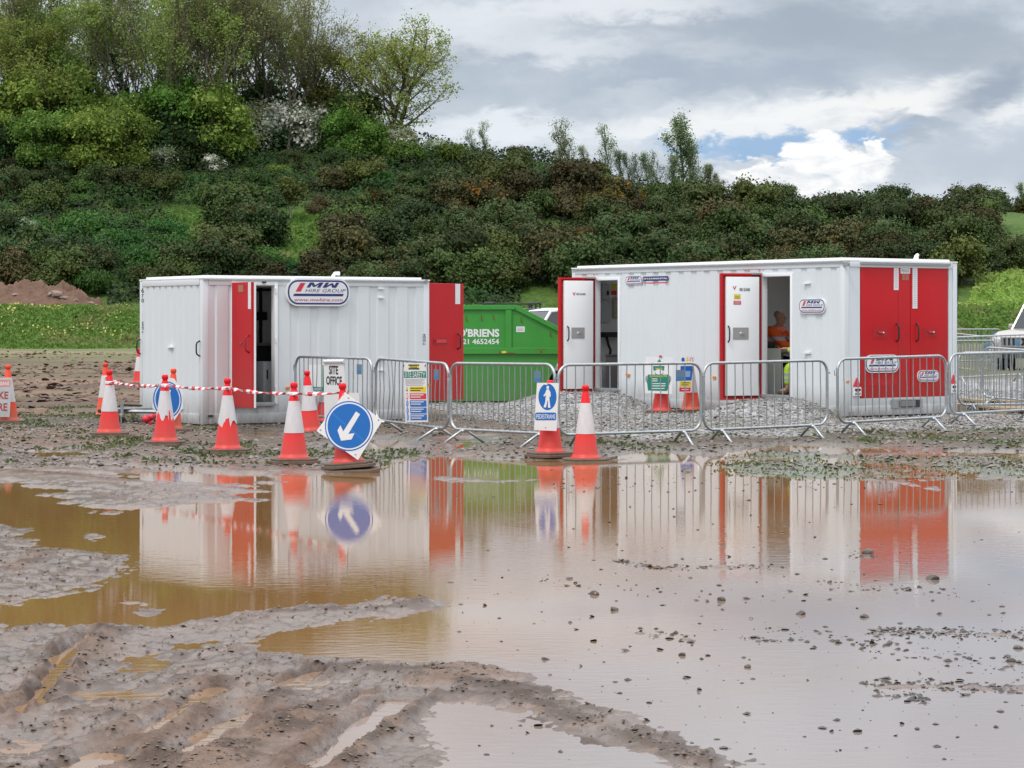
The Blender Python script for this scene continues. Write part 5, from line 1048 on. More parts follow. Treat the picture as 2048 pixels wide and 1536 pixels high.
# round blue sign, seen turned, behind the torn cone
p = cn['round'].location; fr = sface(Vector((p.x-.02, p.y-.22, .53)), .1, .55); m = MB(); m.prism(ell(0, 0, .215, .30, 6), fr, -.004, 0, M_signw) if False else m.prism([(-.19, .17), (-.05, .34), (.12, .31), (.25, .12), (.24, -.12), (.08, -.33), (-.08, -.33), (-.24, -.1)][::-1], fr, -.004, 0, M_signw)
m.prism(ell(0, 0, .225, .27), fr, 0, .002, M_blue); m.prism(ell(0, 0, .205, .25), fr, .002, .003, M_signw); m.prism(ell(0, 0, .19, .235), fr, .003, .004, M_blue); m.prism([(.02, .15), (.06, .14), (.0, -.05), (.07, -.06), (-.05, -.16), (-.12, -.02), (-.06, -.03)][::-1], fr, .004, .005, M_signw); fin(m, 'round_sign', 'worn white and round blue sign leaning between two cones at the towbar corner', 'road sign')
# TAKE CARE
p = cn['take'].location; fr = sface(Vector((p.x-.12, p.y-.2, .5)), .1, -.08); m = MB(); m.prism(Q(fr, [(-34, 755), (24, 755), (19, 834), (-38, 834)])[::-1], fr, -.003, 0, mat('worn_white', (.5, .52, .54), .5, dirt=(mud_d, 0, 1.2, .3)))
u = Q(fr, [(-30, 773), (21, 760)]); rect(m, fr, *u[0], *u[1], mat('faded_red', (.55, .2, .18), .5), 0, .002); u = Q(fr, [(-28, 771), (19, 763)]); text(m, fr, 'PEDESTRIANS', *u[0], *u[1], M_signw, .003, .01)
M_tk = mat('lettering_red', (.33, .05, .06), .5); u = Q(fr, [(-26, 798), (17, 783)]); text(m, fr, 'TAKE', *u[0], *u[1], M_tk, .002, .03); u = Q(fr, [(-28, 822), (15, 806)]); text(m, fr, 'CARE', *u[0], *u[1], M_tk, .002, .03); fin(m, 'warning_sign', 'worn TAKE CARE sign with red lettering at the left edge of the photo', 'sign')
# PEDESTRIANS
p = cn['ped'].location; fr = sface(Vector((p.x-.03, p.y-.2, .5)), .07, .0); m = MB(); m.prism(Q(fr, [(1074, 765.5), (1118, 766), (1113, 862), (1068, 860)])[::-1], fr, -.004, 0, M_signw)
c = fr.px(1095, 793.5); k = 1/163; m.prism(ell(*c, 18*k, 26.5*k, 40), fr, 0, .002, M_blue); m.prism([(q[0], q[1]) for q in rrect(*fr.px(1070.5, 840.5), *fr.px(1112.5, 825), .02, 4)], fr, 0, .002, M_blue)
u = Q(fr, [(1072.5, 837.5), (1110.5, 828.5)]); text(m, fr, 'PEDESTRIANS', *u[0], *u[1], M_signw, .0035, .01)
m.prism(ell(*fr.px(1095.5, 775), 2.6*k, 3.6*k, 16), fr, .002, .004, M_signw)
m.prism(Q(fr, [(1093, 779), (1098, 779), (1101, 785), (1101.5, 793), (1099, 794), (1098.5, 790), (1099, 800), (1100.5, 812), (1101, 815.5), (1096, 815.5), (1096, 801), (1095, 801), (1092.5, 813), (1091, 815.5), (1087, 814), (1090.5, 804), (1092, 790), (1089, 793), (1086.5, 791.5), (1090.5, 786)])[::-1], fr, .002, .004, M_signw)
c = fr.px(1091, 855); m.prism(ell(*c, .008, .008, 10), fr, 0, .004, M_grey); c = fr.px(1092, 768.5); m.prism(ell(*c, .02, .008, 10), fr, 0, .004, M_signw); fin(m, 'pedestrian_sign', 'white PEDESTRIANS sign with a walking figure in a blue oval', 'road sign')

# ------------------------------------------------------------------ crowd barriers
BL = 2.28
def barrier_proto(nb=16, bent=False, plate=True, seed=0, nbent=()):
    r = bpy.data.objects.new('crowd_barrier', None); COL.objects.link(r); z0, z1, rr_ = .17, 1.08, .17; m = MB()
    P = rrect(0, z0, BL, z1, rr_, 7); m.tube([(a, 0, b) for a, b in P], .0205, M_galv, 8, closed=True)
    for z in (.38, .9):
        m.tube([(-.02, 0, z-.05), (-.055, 0, z-.05), (-.055, 0, z+.05), (-.02, 0, z+.05)], .006, M_galv, 5); m.rbox(BL+.02, BL+.06, -.006, .006, z-.01, z+.012, M_galv, .003)
    m.build('frame', r, smooth=True); m = MB(); rg = random.Random(seed)
    for i in range(nb):
        x = .13+(BL-.26)*i/(nb-1); b_ = nbent[i] if i < len(nbent) else rg.uniform(-.006, .006)
        m.tube([(x, 0, z0), (x+b_*.6, 0, z0+.3), (x+b_, rg.uniform(-.01, .01), .62), (x+b_*.5, 0, z1-.25), (x, 0, z1)], .0075, M_galv2, 6, cap=False)
    m.build('vertical_bars', r, smooth=True)
    for x in (.30, BL-.30):
        m = MB(); m.tube([(x-.06, -.33, -.03), (x, -.04, z0-.01), (x, .04, z0-.01), (x+.06, .33, -.03)], .019, M_galv, 8); m.tube([(x, -.05, z0-.02), (x, .05, z0-.02)], .024, M_galv, 8); m.build('foot', r, smooth=True)
    if plate: m = MB(); m.rbox(BL-.42, BL-.28, -.012, -.006, .84, .99, M_plate, .002); m.box(BL-.41, BL-.29, -.014, -.012, .86, .90, mat('plate_blue', (.03, .2, .45), .5)); m.build('name_plate', r)
    return r
bp_ = [barrier_proto(16, seed=1), barrier_proto(17, seed=2, nbent=(0, 0, .10, .08, -.03, 0, -.02, .03)), barrier_proto(18, seed=3, nbent=(.02, -.03)), barrier_proto(15, plate=False, seed=4)]
usedb = set()
def bar(k, pl, d0, pr, g0, label, z=None, flip=False):
    pr_ = bp_[k]; o = pr_ if pr_.name not in usedb else copy_tree(pr_); usedb.add(pr_.name); x = (pl-CX)/F*d0; a = solve(x, d0, BL, pr, g0); x1_ = x+BL*math.cos(a); y1_ = d0+BL*math.sin(a)
    za = gh(x, d0); zb_ = gh(x1_, y1_); za, zb_ = max(za, -.01), max(zb_, -.01)
    if z is not None: za, zb_ = z
    D = frameM((x, d0, za), (math.cos(a), math.sin(a))); D = D @ Matrix.Rotation(-math.atan2(zb_-za, BL), 4, 'Y'); o.matrix_world = D; tag(o, label, 'barrier', 'galvanised crowd barriers'); return o, D, a
B1, D1, _ = bar(0, 591, 35.9, 744, -50, 'steel barrier in front of the left cabin, holding the SITE OFFICE board'); B2, D2, _ = bar(1, 751, 34.1, 896, -55, 'steel barrier with bent bars holding the SITE SAFETY board')
B3, D3, _ = bar(2, 902, 31.9, 1110, -50, 'steel barrier in front of the green skip'); B4, D4, _ = bar(0, 1117, 29.9, 1402, 35, 'steel barrier behind the lone cone, in front of the far open door')
B5, D5, _ = bar(3, 1408, 31.3, 1655, 35, 'steel barrier in front of the door with the seated people', z=(.03, .05)); B6, D6, _ = bar(3, 1676, 32.9, 1893, 38, 'steel barrier in front of the red double doors', z=(.06, .09))
B7, D7, _ = bar(0, 1900, 35.0, 2085, 40, 'steel barrier just right of the long cabin, nearest the camera on that side', z=(.10, .12))
bar(2, 1916, 40.0, 2120, 20, 'steel barrier second behind the pallets at the right edge', z=(.05, .05)); bar(3, 1963, 42.5, 2160, -20, 'steel barrier leaning behind the others at the right edge', z=(.12, .02))
bar(0, 1900, 52, 2060, 20, 'steel barrier in the middle distance in front of the beige car'); bar(1, 1890, 66, 2003, 60, 'steel barrier far off at the foot of the grass slope, the farther of two', z=(.35, .35)); bar(2, 1880, 62, 1992, -40, 'steel barrier far off at the foot of the grass slope, slanting across', z=(.30, .15)); bar(0, 1860, 57, 1990, 15, 'steel barrier far off just beside the cabin corner', z=(.1, .1))
bar(2, 2060, 53, 2220, 10, 'steel barrier beyond the right edge of the photo beside the beige car')
def bface(D, n=-.03): return Fr(D @ Vector((0, n, 0)), D.to_3x3() @ Vector((1, 0, 0)), D.to_3x3() @ Vector((0, 0, 1)), I4)
# SITE OFFICE
fr = bface(D1); m = MB(); m.prism(Q(fr, [(648, 724), (688, 722), (691, 784), (690, 850), (650, 850)])[::-1], fr, 0, .008, M_signw); u = Q(fr, [(659, 748.5), (677.5, 731.5)]); text(m, fr, 'SITE', *u[0], *u[1], M_blackp, .011, .03)
u = Q(fr, [(653.5, 769.5), (685, 753)]); text(m, fr, 'OFFICE', *u[0], *u[1], M_blackp, .011, .03); m.tube([fr.p(*fr.px(650, 723), .01), fr.p(*fr.px(690, 722.5), .01)], .03, M_signw, 8); fin(m, 'site_office_sign', 'white board with black SITE OFFICE lettering hung on a barrier', 'sign')
# white panel with pinkish lower edge right of it
m = MB(); m.prism(Q(fr, [(692, 785), (719, 786), (720, 835), (692, 835)])[::-1], fr, 0, .006, M_signw); fin(m, 'blank_panel', 'small blank white panel on the barrier right of the SITE OFFICE board', 'panel')
# green bordered sign behind the barrier
p = cn['board'].location; fr = sface(Vector((p.x-.02, p.y-.2, .6)), .05, .0); m = MB(); m.prism(Q(fr, [(616, 729), (650, 729), (650, 783), (616, 783)])[::-1], fr, -.004, 0, M_signw); m.prism(Q(fr, [(645, 730), (650, 730), (650, 783), (645, 783)])[::-1], fr, 0, .002, M_sgreen); m.prism(Q(fr, [(617, 773), (645, 774), (645, 782), (617, 782)])[::-1], fr, 0, .002, M_sgreen)
u = Q(fr, [(622, 780.5), (643, 775.5)]); text(m, fr, 'ALL SAFE SITE', *u[0], *u[1], M_signw, .0035, .02); fin(m, 'green_edged_sign', 'white sign with green right and bottom edge behind the barrier', 'sign')
# SITE SAFETY board
fr = bface(D2, -.03); m = MB(); q = lambda a, b: (808+a*45+b*3.5, 730+b*112)
def QR(a0, b0, a1, b1): return Q(fr, [q(a0, b0), q(a1, b0), q(a1, b1), q(a0, b1)])[::-1]
def QP(a0, b0, a1, b1, mm, n=.008, t=.002): m.prism(QR(a0, b0, a1, b1), fr, n, n+t, mm)
def QT(t, a0, b0, a1, b1, mm, bold=.01, n=.012): u0 = fr.px(*q(a0, b1)); u1 = fr.px(*q(a1, b0)); text(m, fr, t, u0[0], u0[1], u1[0], u1[1], mm, n, bold)
m.prism(QR(0, -.04, 1, 1.02), fr, 0, .008, M_signw); QP(.22, -.01, .70, .015, M_blackp); QP(.22, .015, .70, .055, M_yel); QP(.22, .055, .70, .08, M_blackp); QT('DANGER', .3, .025, .62, .048, M_blackp)
QP(.01, .11, .99, .23, M_sgreen); QT('SITE SAFETY', .05, .13, .96, .21, M_signw, .005)
for i, b_ in enumerate((.255, .275, .295, .315, .335, .36)): QP(.05+.03*(i % 2), b_, .93-.05*(i % 3), b_+.007, M_grey)
def tri(a, b, s, mm, n=.008): c = fr.px(*q(a, b)); m.prism([(c[0]-s, c[1]-s*.8), (c[0]+s, c[1]-s*.8), (c[0], c[1]+s)], fr, n, n+.002, mm)
tri(.12, .43, .035, M_blackp); tri(.12, .43, .024, M_yel, .010)
for (b0, b1, mm, lines) in ((.385, .485, M_yel, ('CAUTION', 'SITE WORKS')), (.505, .61, M_sred, 0), (.63, .745, M_blue, 0), (.76, .865, M_blue, 0), (.88, .985, M_blue, 0)):
    QP(.24, b0, .97, b1, mm); lm = M_blackp if mm is M_yel else M_signw
    for j in range(2): QP(.28, b0+.02+.04*j, .85-.12*j, b0+.036+.04*j, lm, .010)
    if b0 > .5: c = fr.px(*q(.12, (b0+b1)/2)); m.prism(ell(*c, .034, .048, 20), fr, .008, .010, M_sred if mm is M_sred else M_blue); m.prism(ell(*c, .022, .034, 20), fr, .010, .012, M_signw if mm is M_sred else mat('icon_blue', (.25, .4, .7), .5))
for p in (.02, .98): m.tube([fr.p(*fr.px(*q(p, -.01)), .01), fr.p(*fr.px(*q(p, .03)), .02)], .006, M_black, 6)
fin(m, 'site_safety_board', 'tall SITE SAFETY board with yellow, red and blue panels on a barrier', 'sign')
# green vest and helmet sign
p = cn['hat'].location; fr = sface(Vector((p.x, p.y-.22, .75)), .06, .0); m = MB(); m.prism(Q(fr, [(1291, 714), (1346, 714), (1344, 788), (1290, 786)])[::-1], fr, -.004, 0, M_signw); q4 = lambda L_, n0, n1, mm: m.prism(Q(fr, L_)[::-1], fr, n0, n1, mm)
q4([(1319, 718), (1323, 724), (1327, 730), (1310, 730), (1314, 724)], 0, .002, M_sgreen); q4([(1306, 732), (1329, 732), (1328, 741), (1307, 741)], 0, .002, M_sgreen); u = Q(fr, [(1311, 739.5), (1325, 735.5)]); text(m, fr, 'WHO', *u[0], *u[1], M_yel, .0035, .02)
c = fr.px(1318, 745); m.prism(ell(*c, .075, .05, 20), fr, 0, .0015, M_grey); m.prism(ell(c[0], c[1]+.01, .065, .045, 20), fr, .0015, .0025, M_signw)
q4([(1296, 749), (1338, 749), (1340, 765), (1335, 780), (1333, 782), (1296, 781), (1294, 765)], 0, .002, M_sgreen); m.prism(ell(*fr.px(1294, 758), .03, .06, 16), fr, 0, .001, M_grey); m.prism(ell(*fr.px(1339, 758), .03, .06, 16), fr, 0, .001, M_grey); u = Q(fr, [(1300, 754), (1334, 750.5)]); text(m, fr, 'IS WEARING PPE', *u[0], *u[1], M_yel, .0035, .01)
for i, y_ in enumerate((757, 761, 766.5, 771, 776)): w_ = (11, 11, 27, 27, 25)[i]; u = Q(fr, [(1304, y_+1.6), (1304+w_, y_)]); rect(m, fr, *u[0], *u[1], M_signw, .002, .003)
c = fr.px(1321, 712.5); m.prism(ell(*c, .03, .016, 12), fr, -.01, .02, M_sred); fin(m, 'ppe_sign', 'white sign with green helmet and green vest shapes on a cone', 'sign')
p = cn['proh'].location; fr = sface(Vector((p.x-.05, p.y-.2, .75)), .06, .25); m = MB(); m.prism(Q(fr, [(1364, 713), (1389, 713), (1383, 785), (1357.5, 785)])[::-1], fr, -.004, 0, M_signw); q4 = lambda L_, n0, n1, mm: m.prism(Q(fr, L_)[::-1], fr, n0, n1, mm)
m.prism(ell(*fr.px(1366, 720), .03, .045, 16), fr, 0, .002, M_blue); q4([(1371, 726), (1375, 713.5), (1378.5, 726)], 0, .002, M_yel); m.prism(ell(*fr.px(1383, 720.5), .03, .045, 16), fr, 0, .002, M_sred); m.prism(ell(*fr.px(1383, 720.5), .021, .034, 16), fr, .002, .003, M_signw)
q4([(1361, 732), (1386, 732), (1383, 761), (1360, 761)], 0, .002, M_blue); q4([(1366, 742), (1381, 742), (1380, 754), (1365, 754)], .002, .003, mat('icon_blue', (.25, .4, .7), .5))
for y_ in (744, 750, 756): q4([(1361, y_), (1365, y_), (1365, y_+2), (1361, y_+2)], .002, .004, M_signw)
q4([(1359.5, 763), (1382.5, 763), (1381.5, 773), (1359, 773)], 0, .002, M_yel); q4([(1363, 765), (1379, 765), (1379, 766.5), (1363, 766.5)], .002, .003, M_blackp); q4([(1363, 769), (1377, 769), (1377, 770.5), (1363, 770.5)], .002, .003, M_blackp); q4([(1359, 775), (1381.5, 775), (1380.5, 783), (1358.5, 783)], 0, .002, M_sred); q4([(1363, 778), (1377, 778), (1377, 779.5), (1363, 779.5)], .002, .003, M_signw)
fin(m, 'safety_sign', 'tall narrow blue, yellow and red safety sign on a cone by the cabin', 'sign')

# ------------------------------------------------------------------ striped barrier tape between the cones
def tape(pts, label):
    m = MB(); pts = [Vector(p) for p in pts]; i = 0; acc = 0; ph = 0
    P = []
    for a, b in zip(pts[:-1], pts[1:]):
        n = max(4, int((b-a).length/.022)); sag = .010*(b-a).length
        for k in range(n): t = k/n; q = a.lerp(b, t); q.z -= 4*sag*t*(1-t); P.append(q)
    P.append(pts[-1]); tw = 0
    for k in range(len(P)-1):
        acc += (P[k+1]-P[k]).length; tw += .11+.05*math.sin(k*.07); t = (P[k+1]-P[k]).normalized(); s_ = t.cross(Vector((0, 0, 1))).normalized(); u_ = s_.cross(t)
        def ring(q, tw): 
            d = s_*math.cos(tw)+u_*math.sin(tw); e_ = -s_*math.sin(tw)+u_*math.cos(tw); w_, h_ = .024, .012; return [q+d*w_, q+e_*h_, q-d*w_, q-e_*h_]
        r0, r1 = ring(P[k], tw-.11), ring(P[k+1], tw); m.add(r0+r1, [(j, (j+1) % 4, 4+(j+1) % 4, 4+j) for j in range(4)], M_sred if int(acc/.11) % 2 else M_signw)
    o = m.build('barrier_tape'); tag(o, label, 'barrier tape', 'striped red and white barrier tape'); return o
def ct(k, py, dx=0): p = cn[k].location; return Vector((p.x+dx, p.y-.05, CH-(py-HY)/F*p.y))
tape([ct('tape1', 765, .02), ct('torn', 771), ct('mid', 776), ct('front', 787), ct('arrow', 784)], 'twisted red and white tape strung low along the front cones to the arrow sign'); tape([ct('tape2', 755, .02), ct('torn', 768.5, 0)], 'short upper red and white tape between the two left-hand cones and the torn-sleeved cone')
for k, py in (('tape1', 765), ('torn', 770), ('mid', 776), ('front', 787)):
    p = cn[k].location; m = MB(); z = CH-(py-HY)/F*p.y-p.z; r0 = .152+(.042-.152)*(z-.12)/.725+.006; m.lathe([(r0, -.02), (r0+.004, 0), (r0-.002, .02)], M_signw, 16, c=(0, 0, z)); o = m.build('tape_loop', cn[k], smooth=True)

# ------------------------------------------------------------------ skip
SKD = 44.4; T = frameM((W(925, 640, SKD).x, SKD, .08), (1, .0)); Mi = T.inverted(); sk = empty('skip', 'closed green waste skip with sloping lid standing between the two cabins', 'skip', None, M=T); fr = Fr((0, 0, 0), (1, 0, 0), (0, 0, 1), Mi)
Xl = -2.35; R1 = fr.px(1032, 612); R2 = fr.px(1122, 658); Rw = fr.px(1122, 708); Rb = fr.px(1068, 803); zb_ = Rb[1]; zr = Rw[1]; zt_ = R1[1]; DP = 1.75
prof = [(Rb[0], zb_), (Rw[0], zr), (R2[0], R2[1]), (R1[0], zt_), (Xl+.9, zt_), (Xl-.0, R2[1]), (Xl, zr), (Xl+.55, zb_)]
m = MB(); fy = Fr((0, 0, 0), (1, 0, 0), (0, 0, 1)); m.prism(prof[::-1], fy, -DP, 0, M_green); m.build('body', sk, bevel=.01)
m = MB(); rect(m, fy, Xl-.02, zr, Rw[0]+.02, zr+.12, M_green, 0, .05); m.prism([(Rb[0]+.0, zb_), (Rb[0]+.06, zb_), (Rw[0]+.03, zr), (Rw[0]-.03, zr)], fy, 0, .03, M_green) ; m.build('waist_rail', sk, bevel=.006)
m = MB()
for (a, b) in (((R1[0], zt_), (R2[0], R2[1])), ((Xl+.9, zt_), (R1[0], zt_))):
    a = Vector(a); b = Vector(b); d_ = (b-a).normalized(); n_ = Vector((-d_.y, d_.x)); m.prism([tuple(a-n_*.07), tuple(b-n_*.07), tuple(b+n_*.02), tuple(a+n_*.02)], fy, 0, .045, M_green)
m.build('top_rim', sk, bevel=.005)
m = MB()
for px_ in (1017, 935-130): x_ = fr.px(px_, 650)[0]; rect(m, fy, x_-.06, zr+.12, x_+.06, zt_-.08, M_green, 0, .04)
m.build('post', sk, bevel=.005)
m = MB(); u = Q(fr, [(915, 674), (998.5, 657.5)]); text(m, fr, "O'BRIENS", *u[0], *u[1], M_signw, .003, .035); u = Q(fr, [(918, 688.5), (998, 677.5)]); text(m, fr, '021 4652454', *u[0], *u[1], M_signw, .003, .02); m.build('lettering', sk)
m = MB(); u = Q(fr, [(1032.5, 664), (1049.5, 653)]); rect(m, fr, *u[0], *u[1], M_signw, 0, .004)
for y_ in (655.5, 658, 660.5): u = Q(fr, [(1034.5, y_+1), (1047, y_)]); rect(m, fr, *u[0], *u[1], M_grey, .004, .005)
m.build('label_plate', sk)
m = MB(); rg = random.Random(9)
for px_, py_ in ((932, 637), (962, 636), (986, 634), (1042, 640), (1100, 668), (955, 613)):
    u, v = fr.px(px_, py_); m.tube([fr.p(u, v+.05, .008), fr.p(u+.01, v-.03, .012), fr.p(u+.03, v-.05, .008)], .009, M_rust, 5)
for px_, py_, w_, h_ in ((1008, 704, .05, .02), (1082, 704, .03, .02), (1022, 706, .1, .012), (1000, 706, .02, .03), (1048, 626, .06, .008), (1084, 699, .12, .006)):
    u, v = fr.px(px_, py_); m.prism(ell(u, v, w_, h_, 9), fr, .05 if py_ > 695 else .0, .052 if py_ > 695 else .003, M_rust if px_ != 1008 else M_yel)
m.build('rust_marks', sk)

# ------------------------------------------------------------------ cars
def car(name, label, M, paint, rack=False, L_=4.7, Wd=1.86, Hh=1.78, belt=1.08, hood=1.12):
    e = empty(name, label, 'car', None, M=M); st = [(-L_/2, .45, .95, .86), (-L_/2+.12, .42, belt, .91), (-L_/2+1.0, .38, belt, .93), (.2, .38, belt, .93), (L_/2-1.35, .38, hood, .93), (L_/2-.35, .40, hood-.07, .89), (L_/2-.08, .42, hood-.2, .84), (L_/2, .48, hood-.34, .80)]
    m = MB(); vs = []; n = 10
    for x, zb__, zt__, hw in st:
        ring = [(-hw*.9, zb__), (-hw, zb__+.12), (-hw, (zb__+zt__)/2), (-hw*.97, zt__-.07), (-hw*.86, zt__), (hw*.86, zt__), (hw*.97, zt__-.07), (hw, (zb__+zt__)/2), (hw, zb__+.12), (hw*.9, zb__)]; vs += [(x, a, b) for a, b in ring]
    fs = [(i*n+k, i*n+(k+1) % n, (i+1)*n+(k+1) % n, (i+1)*n+k) for i in range(len(st)-1) for k in range(n)]+[tuple(range(n)), tuple((len(st)-1)*n+k for k in range(n))]; m.add(vs, fs, paint); m.build('body', e, auto=35, bevel=.015)
    m = MB(); ws = L_/2-1.35; roof = [(-L_/2+.25, belt-.01, .86), (-L_/2+.5, Hh-.02, .70), (.1, Hh, .71), (.55, Hh-.06, .69), (ws, belt-.01+.04, .84)]; vs = []
    for x, z, hw in roof: vs += [(x, -hw, z), (x, hw, z)]
    vs += [(x, s_*.84, belt-.02) for x in (-L_/2+.25, ws) for s_ in (-1, 1)]
    k = len(vs)-4; m.add(vs, [(0, 1, 3, 2), (6, 7, 9, 8), (0, 2, 4, 6, 8), (1, 9, 7, 5, 3)], M_glass); m.build('windows', e, bevel=.01)
    m = MB(); m.add([(x, s_*(hw+.004), z+.012) for x, z, hw in roof[1:4] for s_ in (-1, 1)], [(0, 1, 3, 2), (2, 3, 5, 4)], paint)
    for s_ in (-1, 1):
        m.tube([(roof[3][0], s_*.69, roof[3][1]), (ws, s_*.84, belt)], .035, paint, 6); m.tube([(roof[1][0], s_*.705, roof[1][1]), (roof[0][0], s_*.86, belt)], .05, paint, 6); m.tube([(-.1, s_*.72, Hh-.01), (-.15, s_*.85, belt)], .04, paint, 6); m.tube([(p[0], s_*(p[2]+.0), p[1]) for p in roof[1:4]], .03, paint, 6)
    m.build('roof', e, auto=35)
    for sx in (-1, 1):
        for sy in (-1, 1):
            cx_ = sx*(L_/2-.88)-.05*(sx > 0); R_ = Matrix.Translation((cx_, sy*(Wd/2-.13), .37)) @ Matrix.Rotation(math.pi/2, 4, 'X'); m = MB(); m.lathe([(.22, -.12), (.34, -.12), (.37, -.08), (.37, .08), (.34, .12), (.22, .12)], M_tyre, 24, T=R_); w_ = m.build('wheel', e, smooth=True)
            m = MB(); m.lathe([(0, -.10), (.08, -.115), (.10, -.09), (.21, -.10), (.22, -.12)], M_grey, 16, T=R_); m.lathe([(0, .10), (.08, .115), (.10, .09), (.21, .10), (.22, .12)], M_grey, 16, T=R_); m.build('rim', w_, auto=30)
            m = MB(); m.lathe([(0, -.02), (.42, -.02), (.42, .02), (0, .02)], M_dark, 24, T=Matrix.Translation((cx_, sy*(Wd/2-.015), .40)) @ Matrix.Rotation(math.pi/2, 4, 'X')); m.build('wheel_arch', e)
    X = L_/2; m = MB(); m.rbox(X-.10, X+.03, -.5, .5, .70, .90, M_dark, .01); 
    for i in range(9): m.rbox(X+.03, X+.05, -.46+i*.115-.02, -.46+i*.115+.02, .71, .89, M_galv, .005)
    m.rbox(X+.02, X+.055, -.52, .52, .89, .92, M_galv, .006); m.rbox(X+.02, X+.055, -.52, .52, .68, .71, M_galv, .006); m.lathe([(0, .0), (.06, 0), (.06, .03), (0, .03)], M_galv, 14, T=Matrix.Translation((X+.04, 0, .8)) @ Matrix.Rotation(math.pi/2, 4, 'Y')); m.build('grille', e)
    for s_ in (-1, 1): m = MB(); m.rbox(X-.30, X-.0, s_*.67-.15, s_*.67+.15, .72, .90, mat('headlight_glass', (.5, .52, .55), .1), .04); m.build('headlight', e, smooth=True)
    m = MB(); m.rbox(X-.12, X+.10, -.88, .88, .40, .62, paint, .05); m.rbox(X+.09, X+.12, -.5, .5, .42, .52, M_dark, .01); m.rbox(-X-.08, -X+.1, -.88, .88, .42, .62, paint, .05); m.build('bumper', e, auto=35)
    for s_ in (-1, 1): m = MB(); m.rbox(-X-.02, -X+.12, s_*.78-.09, s_*.78+.09, .72, 1.02, M_sred, .02); m.build('tail_light', e); m = MB(); m.rbox(ws-.35, ws-.25, s_*.95-.1, s_*.95+.1, 1.1, 1.24, paint, .03); m.build('door_mirror', e, smooth=True)
    if rack:
        m = MB()
        for s_ in (-1, 1): m.tube([(-1.4, s_*.55, Hh+.14), (.5, s_*.55, Hh+.14)], .02, M_black, 6)
        for x in (-1.3, -.6, .1, .45): m.rbox(x-.03, x+.03, -.62, .62, Hh+.10, Hh+.13, M_black, .008); m.box(x-.02, x+.02, -.6, -.56, Hh-.02, Hh+.1, M_black); m.box(x-.02, x+.02, .56, .6, Hh-.02, Hh+.1, M_black)
        m.build('roof_rack', e)
    return e
P_beige = mat('paint_beige', (.42, .38, .34), .3, .2, var=.05, coat=.4); P_whitec = mat('paint_white', (.78, .79, .8), .25, var=.03, coat=.4); P_silver = mat('paint_silver', (.36, .42, .47), .3, .4, var=.05, coat=.4)
p = W(2050, 640, 60); a = math.radians(-126); car('off_road_car', 'beige off-road car with slatted grille cut by the right edge of the photo', Matrix.Translation((p.x+1.45, p.y+2.3, .26)) @ Matrix.Rotation(a, 4, 'Z') @ Matrix.Scale(1.08, 4), P_beige)
p = W(1112, 640, 57); car('estate_car', 'white car with dark side windows half hidden behind the green skip', Matrix.Translation((p.x+.15, 57, .05)) @ Matrix.Rotation(math.radians(200), 4, 'Z') @ Matrix.Scale(1.08, 4), P_whitec)
p = W(1018, 640, 61); car('estate_car', 'silver car with a black roof rack just showing above the green skip', Matrix.Translation((p.x, 63, .05)) @ Matrix.Rotation(math.radians(98), 4, 'Z') @ Matrix.Scale(1.10, 4), P_silver, rack=True)
# ------------------------------------------------------------------ pallets
def pallet(c, rz, label, z):
    m = MB()
    for i in range(7): m.rbox(-.6, .6, -.5+i*.153, -.42+i*.153, .12, .14, M_wood, .003)
    for y_ in (-.5, -.05, .4): 
        m.rbox(-.6, .6, y_, y_+.1, .0, .018, M_wood, .003)
        for x_ in (-.6, -.07, .45): m.rbox(x_, x_+.14, y_, y_+.1, .02, .10, M_wood, .003)
    for x_ in (-.6, -.07, .45): m.rbox(x_, x_+.14, -.5, .5, .10, .12, M_wood, .003)
    o = m.build('pallet'); o.location = (c[0], c[1], z); o.rotation_euler = (0, .03, rz); tag(o, label, 'pallet', 'wooden pallets at the right')
pallet((W(1955, 640, 41).x, 41.2), .35, 'wooden pallet lying flat just right of the long cabin', .06); pallet((W(2040, 640, 39.6).x, 39.6), .2, 'wooden pallet lying flat at the right edge of the photo', .06); pallet((W(2000, 640, 43.5).x, 43.5), .1, 'wooden pallet lying behind the two nearer pallets', .05)

# ------------------------------------------------------------------ people
def skin(name, N, E, m, parent=None, sub=2, root=None, colour=None):
    """N: {key: (Vector, radius)}; grown as one continuous surface with a Skin modifier, then baked"""
    ks = list(N); me = bpy.data.meshes.new(name); me.from_pydata([N[k][0] for k in ks], [(ks.index(a), ks.index(b)) for a, b in E], []); o = bpy.data.objects.new(name, me); COL.objects.link(o)
    sm = o.modifiers.new('s', 'SKIN'); me.skin_vertices or 0
    for i, k in enumerate(ks):
        r = N[k][1]; me.skin_vertices[0].data[i].radius = (r, r) if not isinstance(r, tuple) else r; me.skin_vertices[0].data[i].use_root = (k == (root or ks[0]))
    sb = o.modifiers.new('b', 'SUBSURF'); sb.levels = sub; sb.render_levels = sub; bpy.context.view_layer.update()
    m2 = bpy.data.meshes.new_from_object(o.evaluated_get(bpy.context.evaluated_depsgraph_get())); bpy.data.objects.remove(o); m2.name = name; m2.materials.clear()
    for x in (m if isinstance(m, list) else [m]): m2.materials.append(x)
    for p in m2.polygons:
        p.use_smooth = True; p.material_index = colour(p.center) if colour else 0
    r = bpy.data.objects.new(name, m2); COL.objects.link(r); r.parent = parent; return r
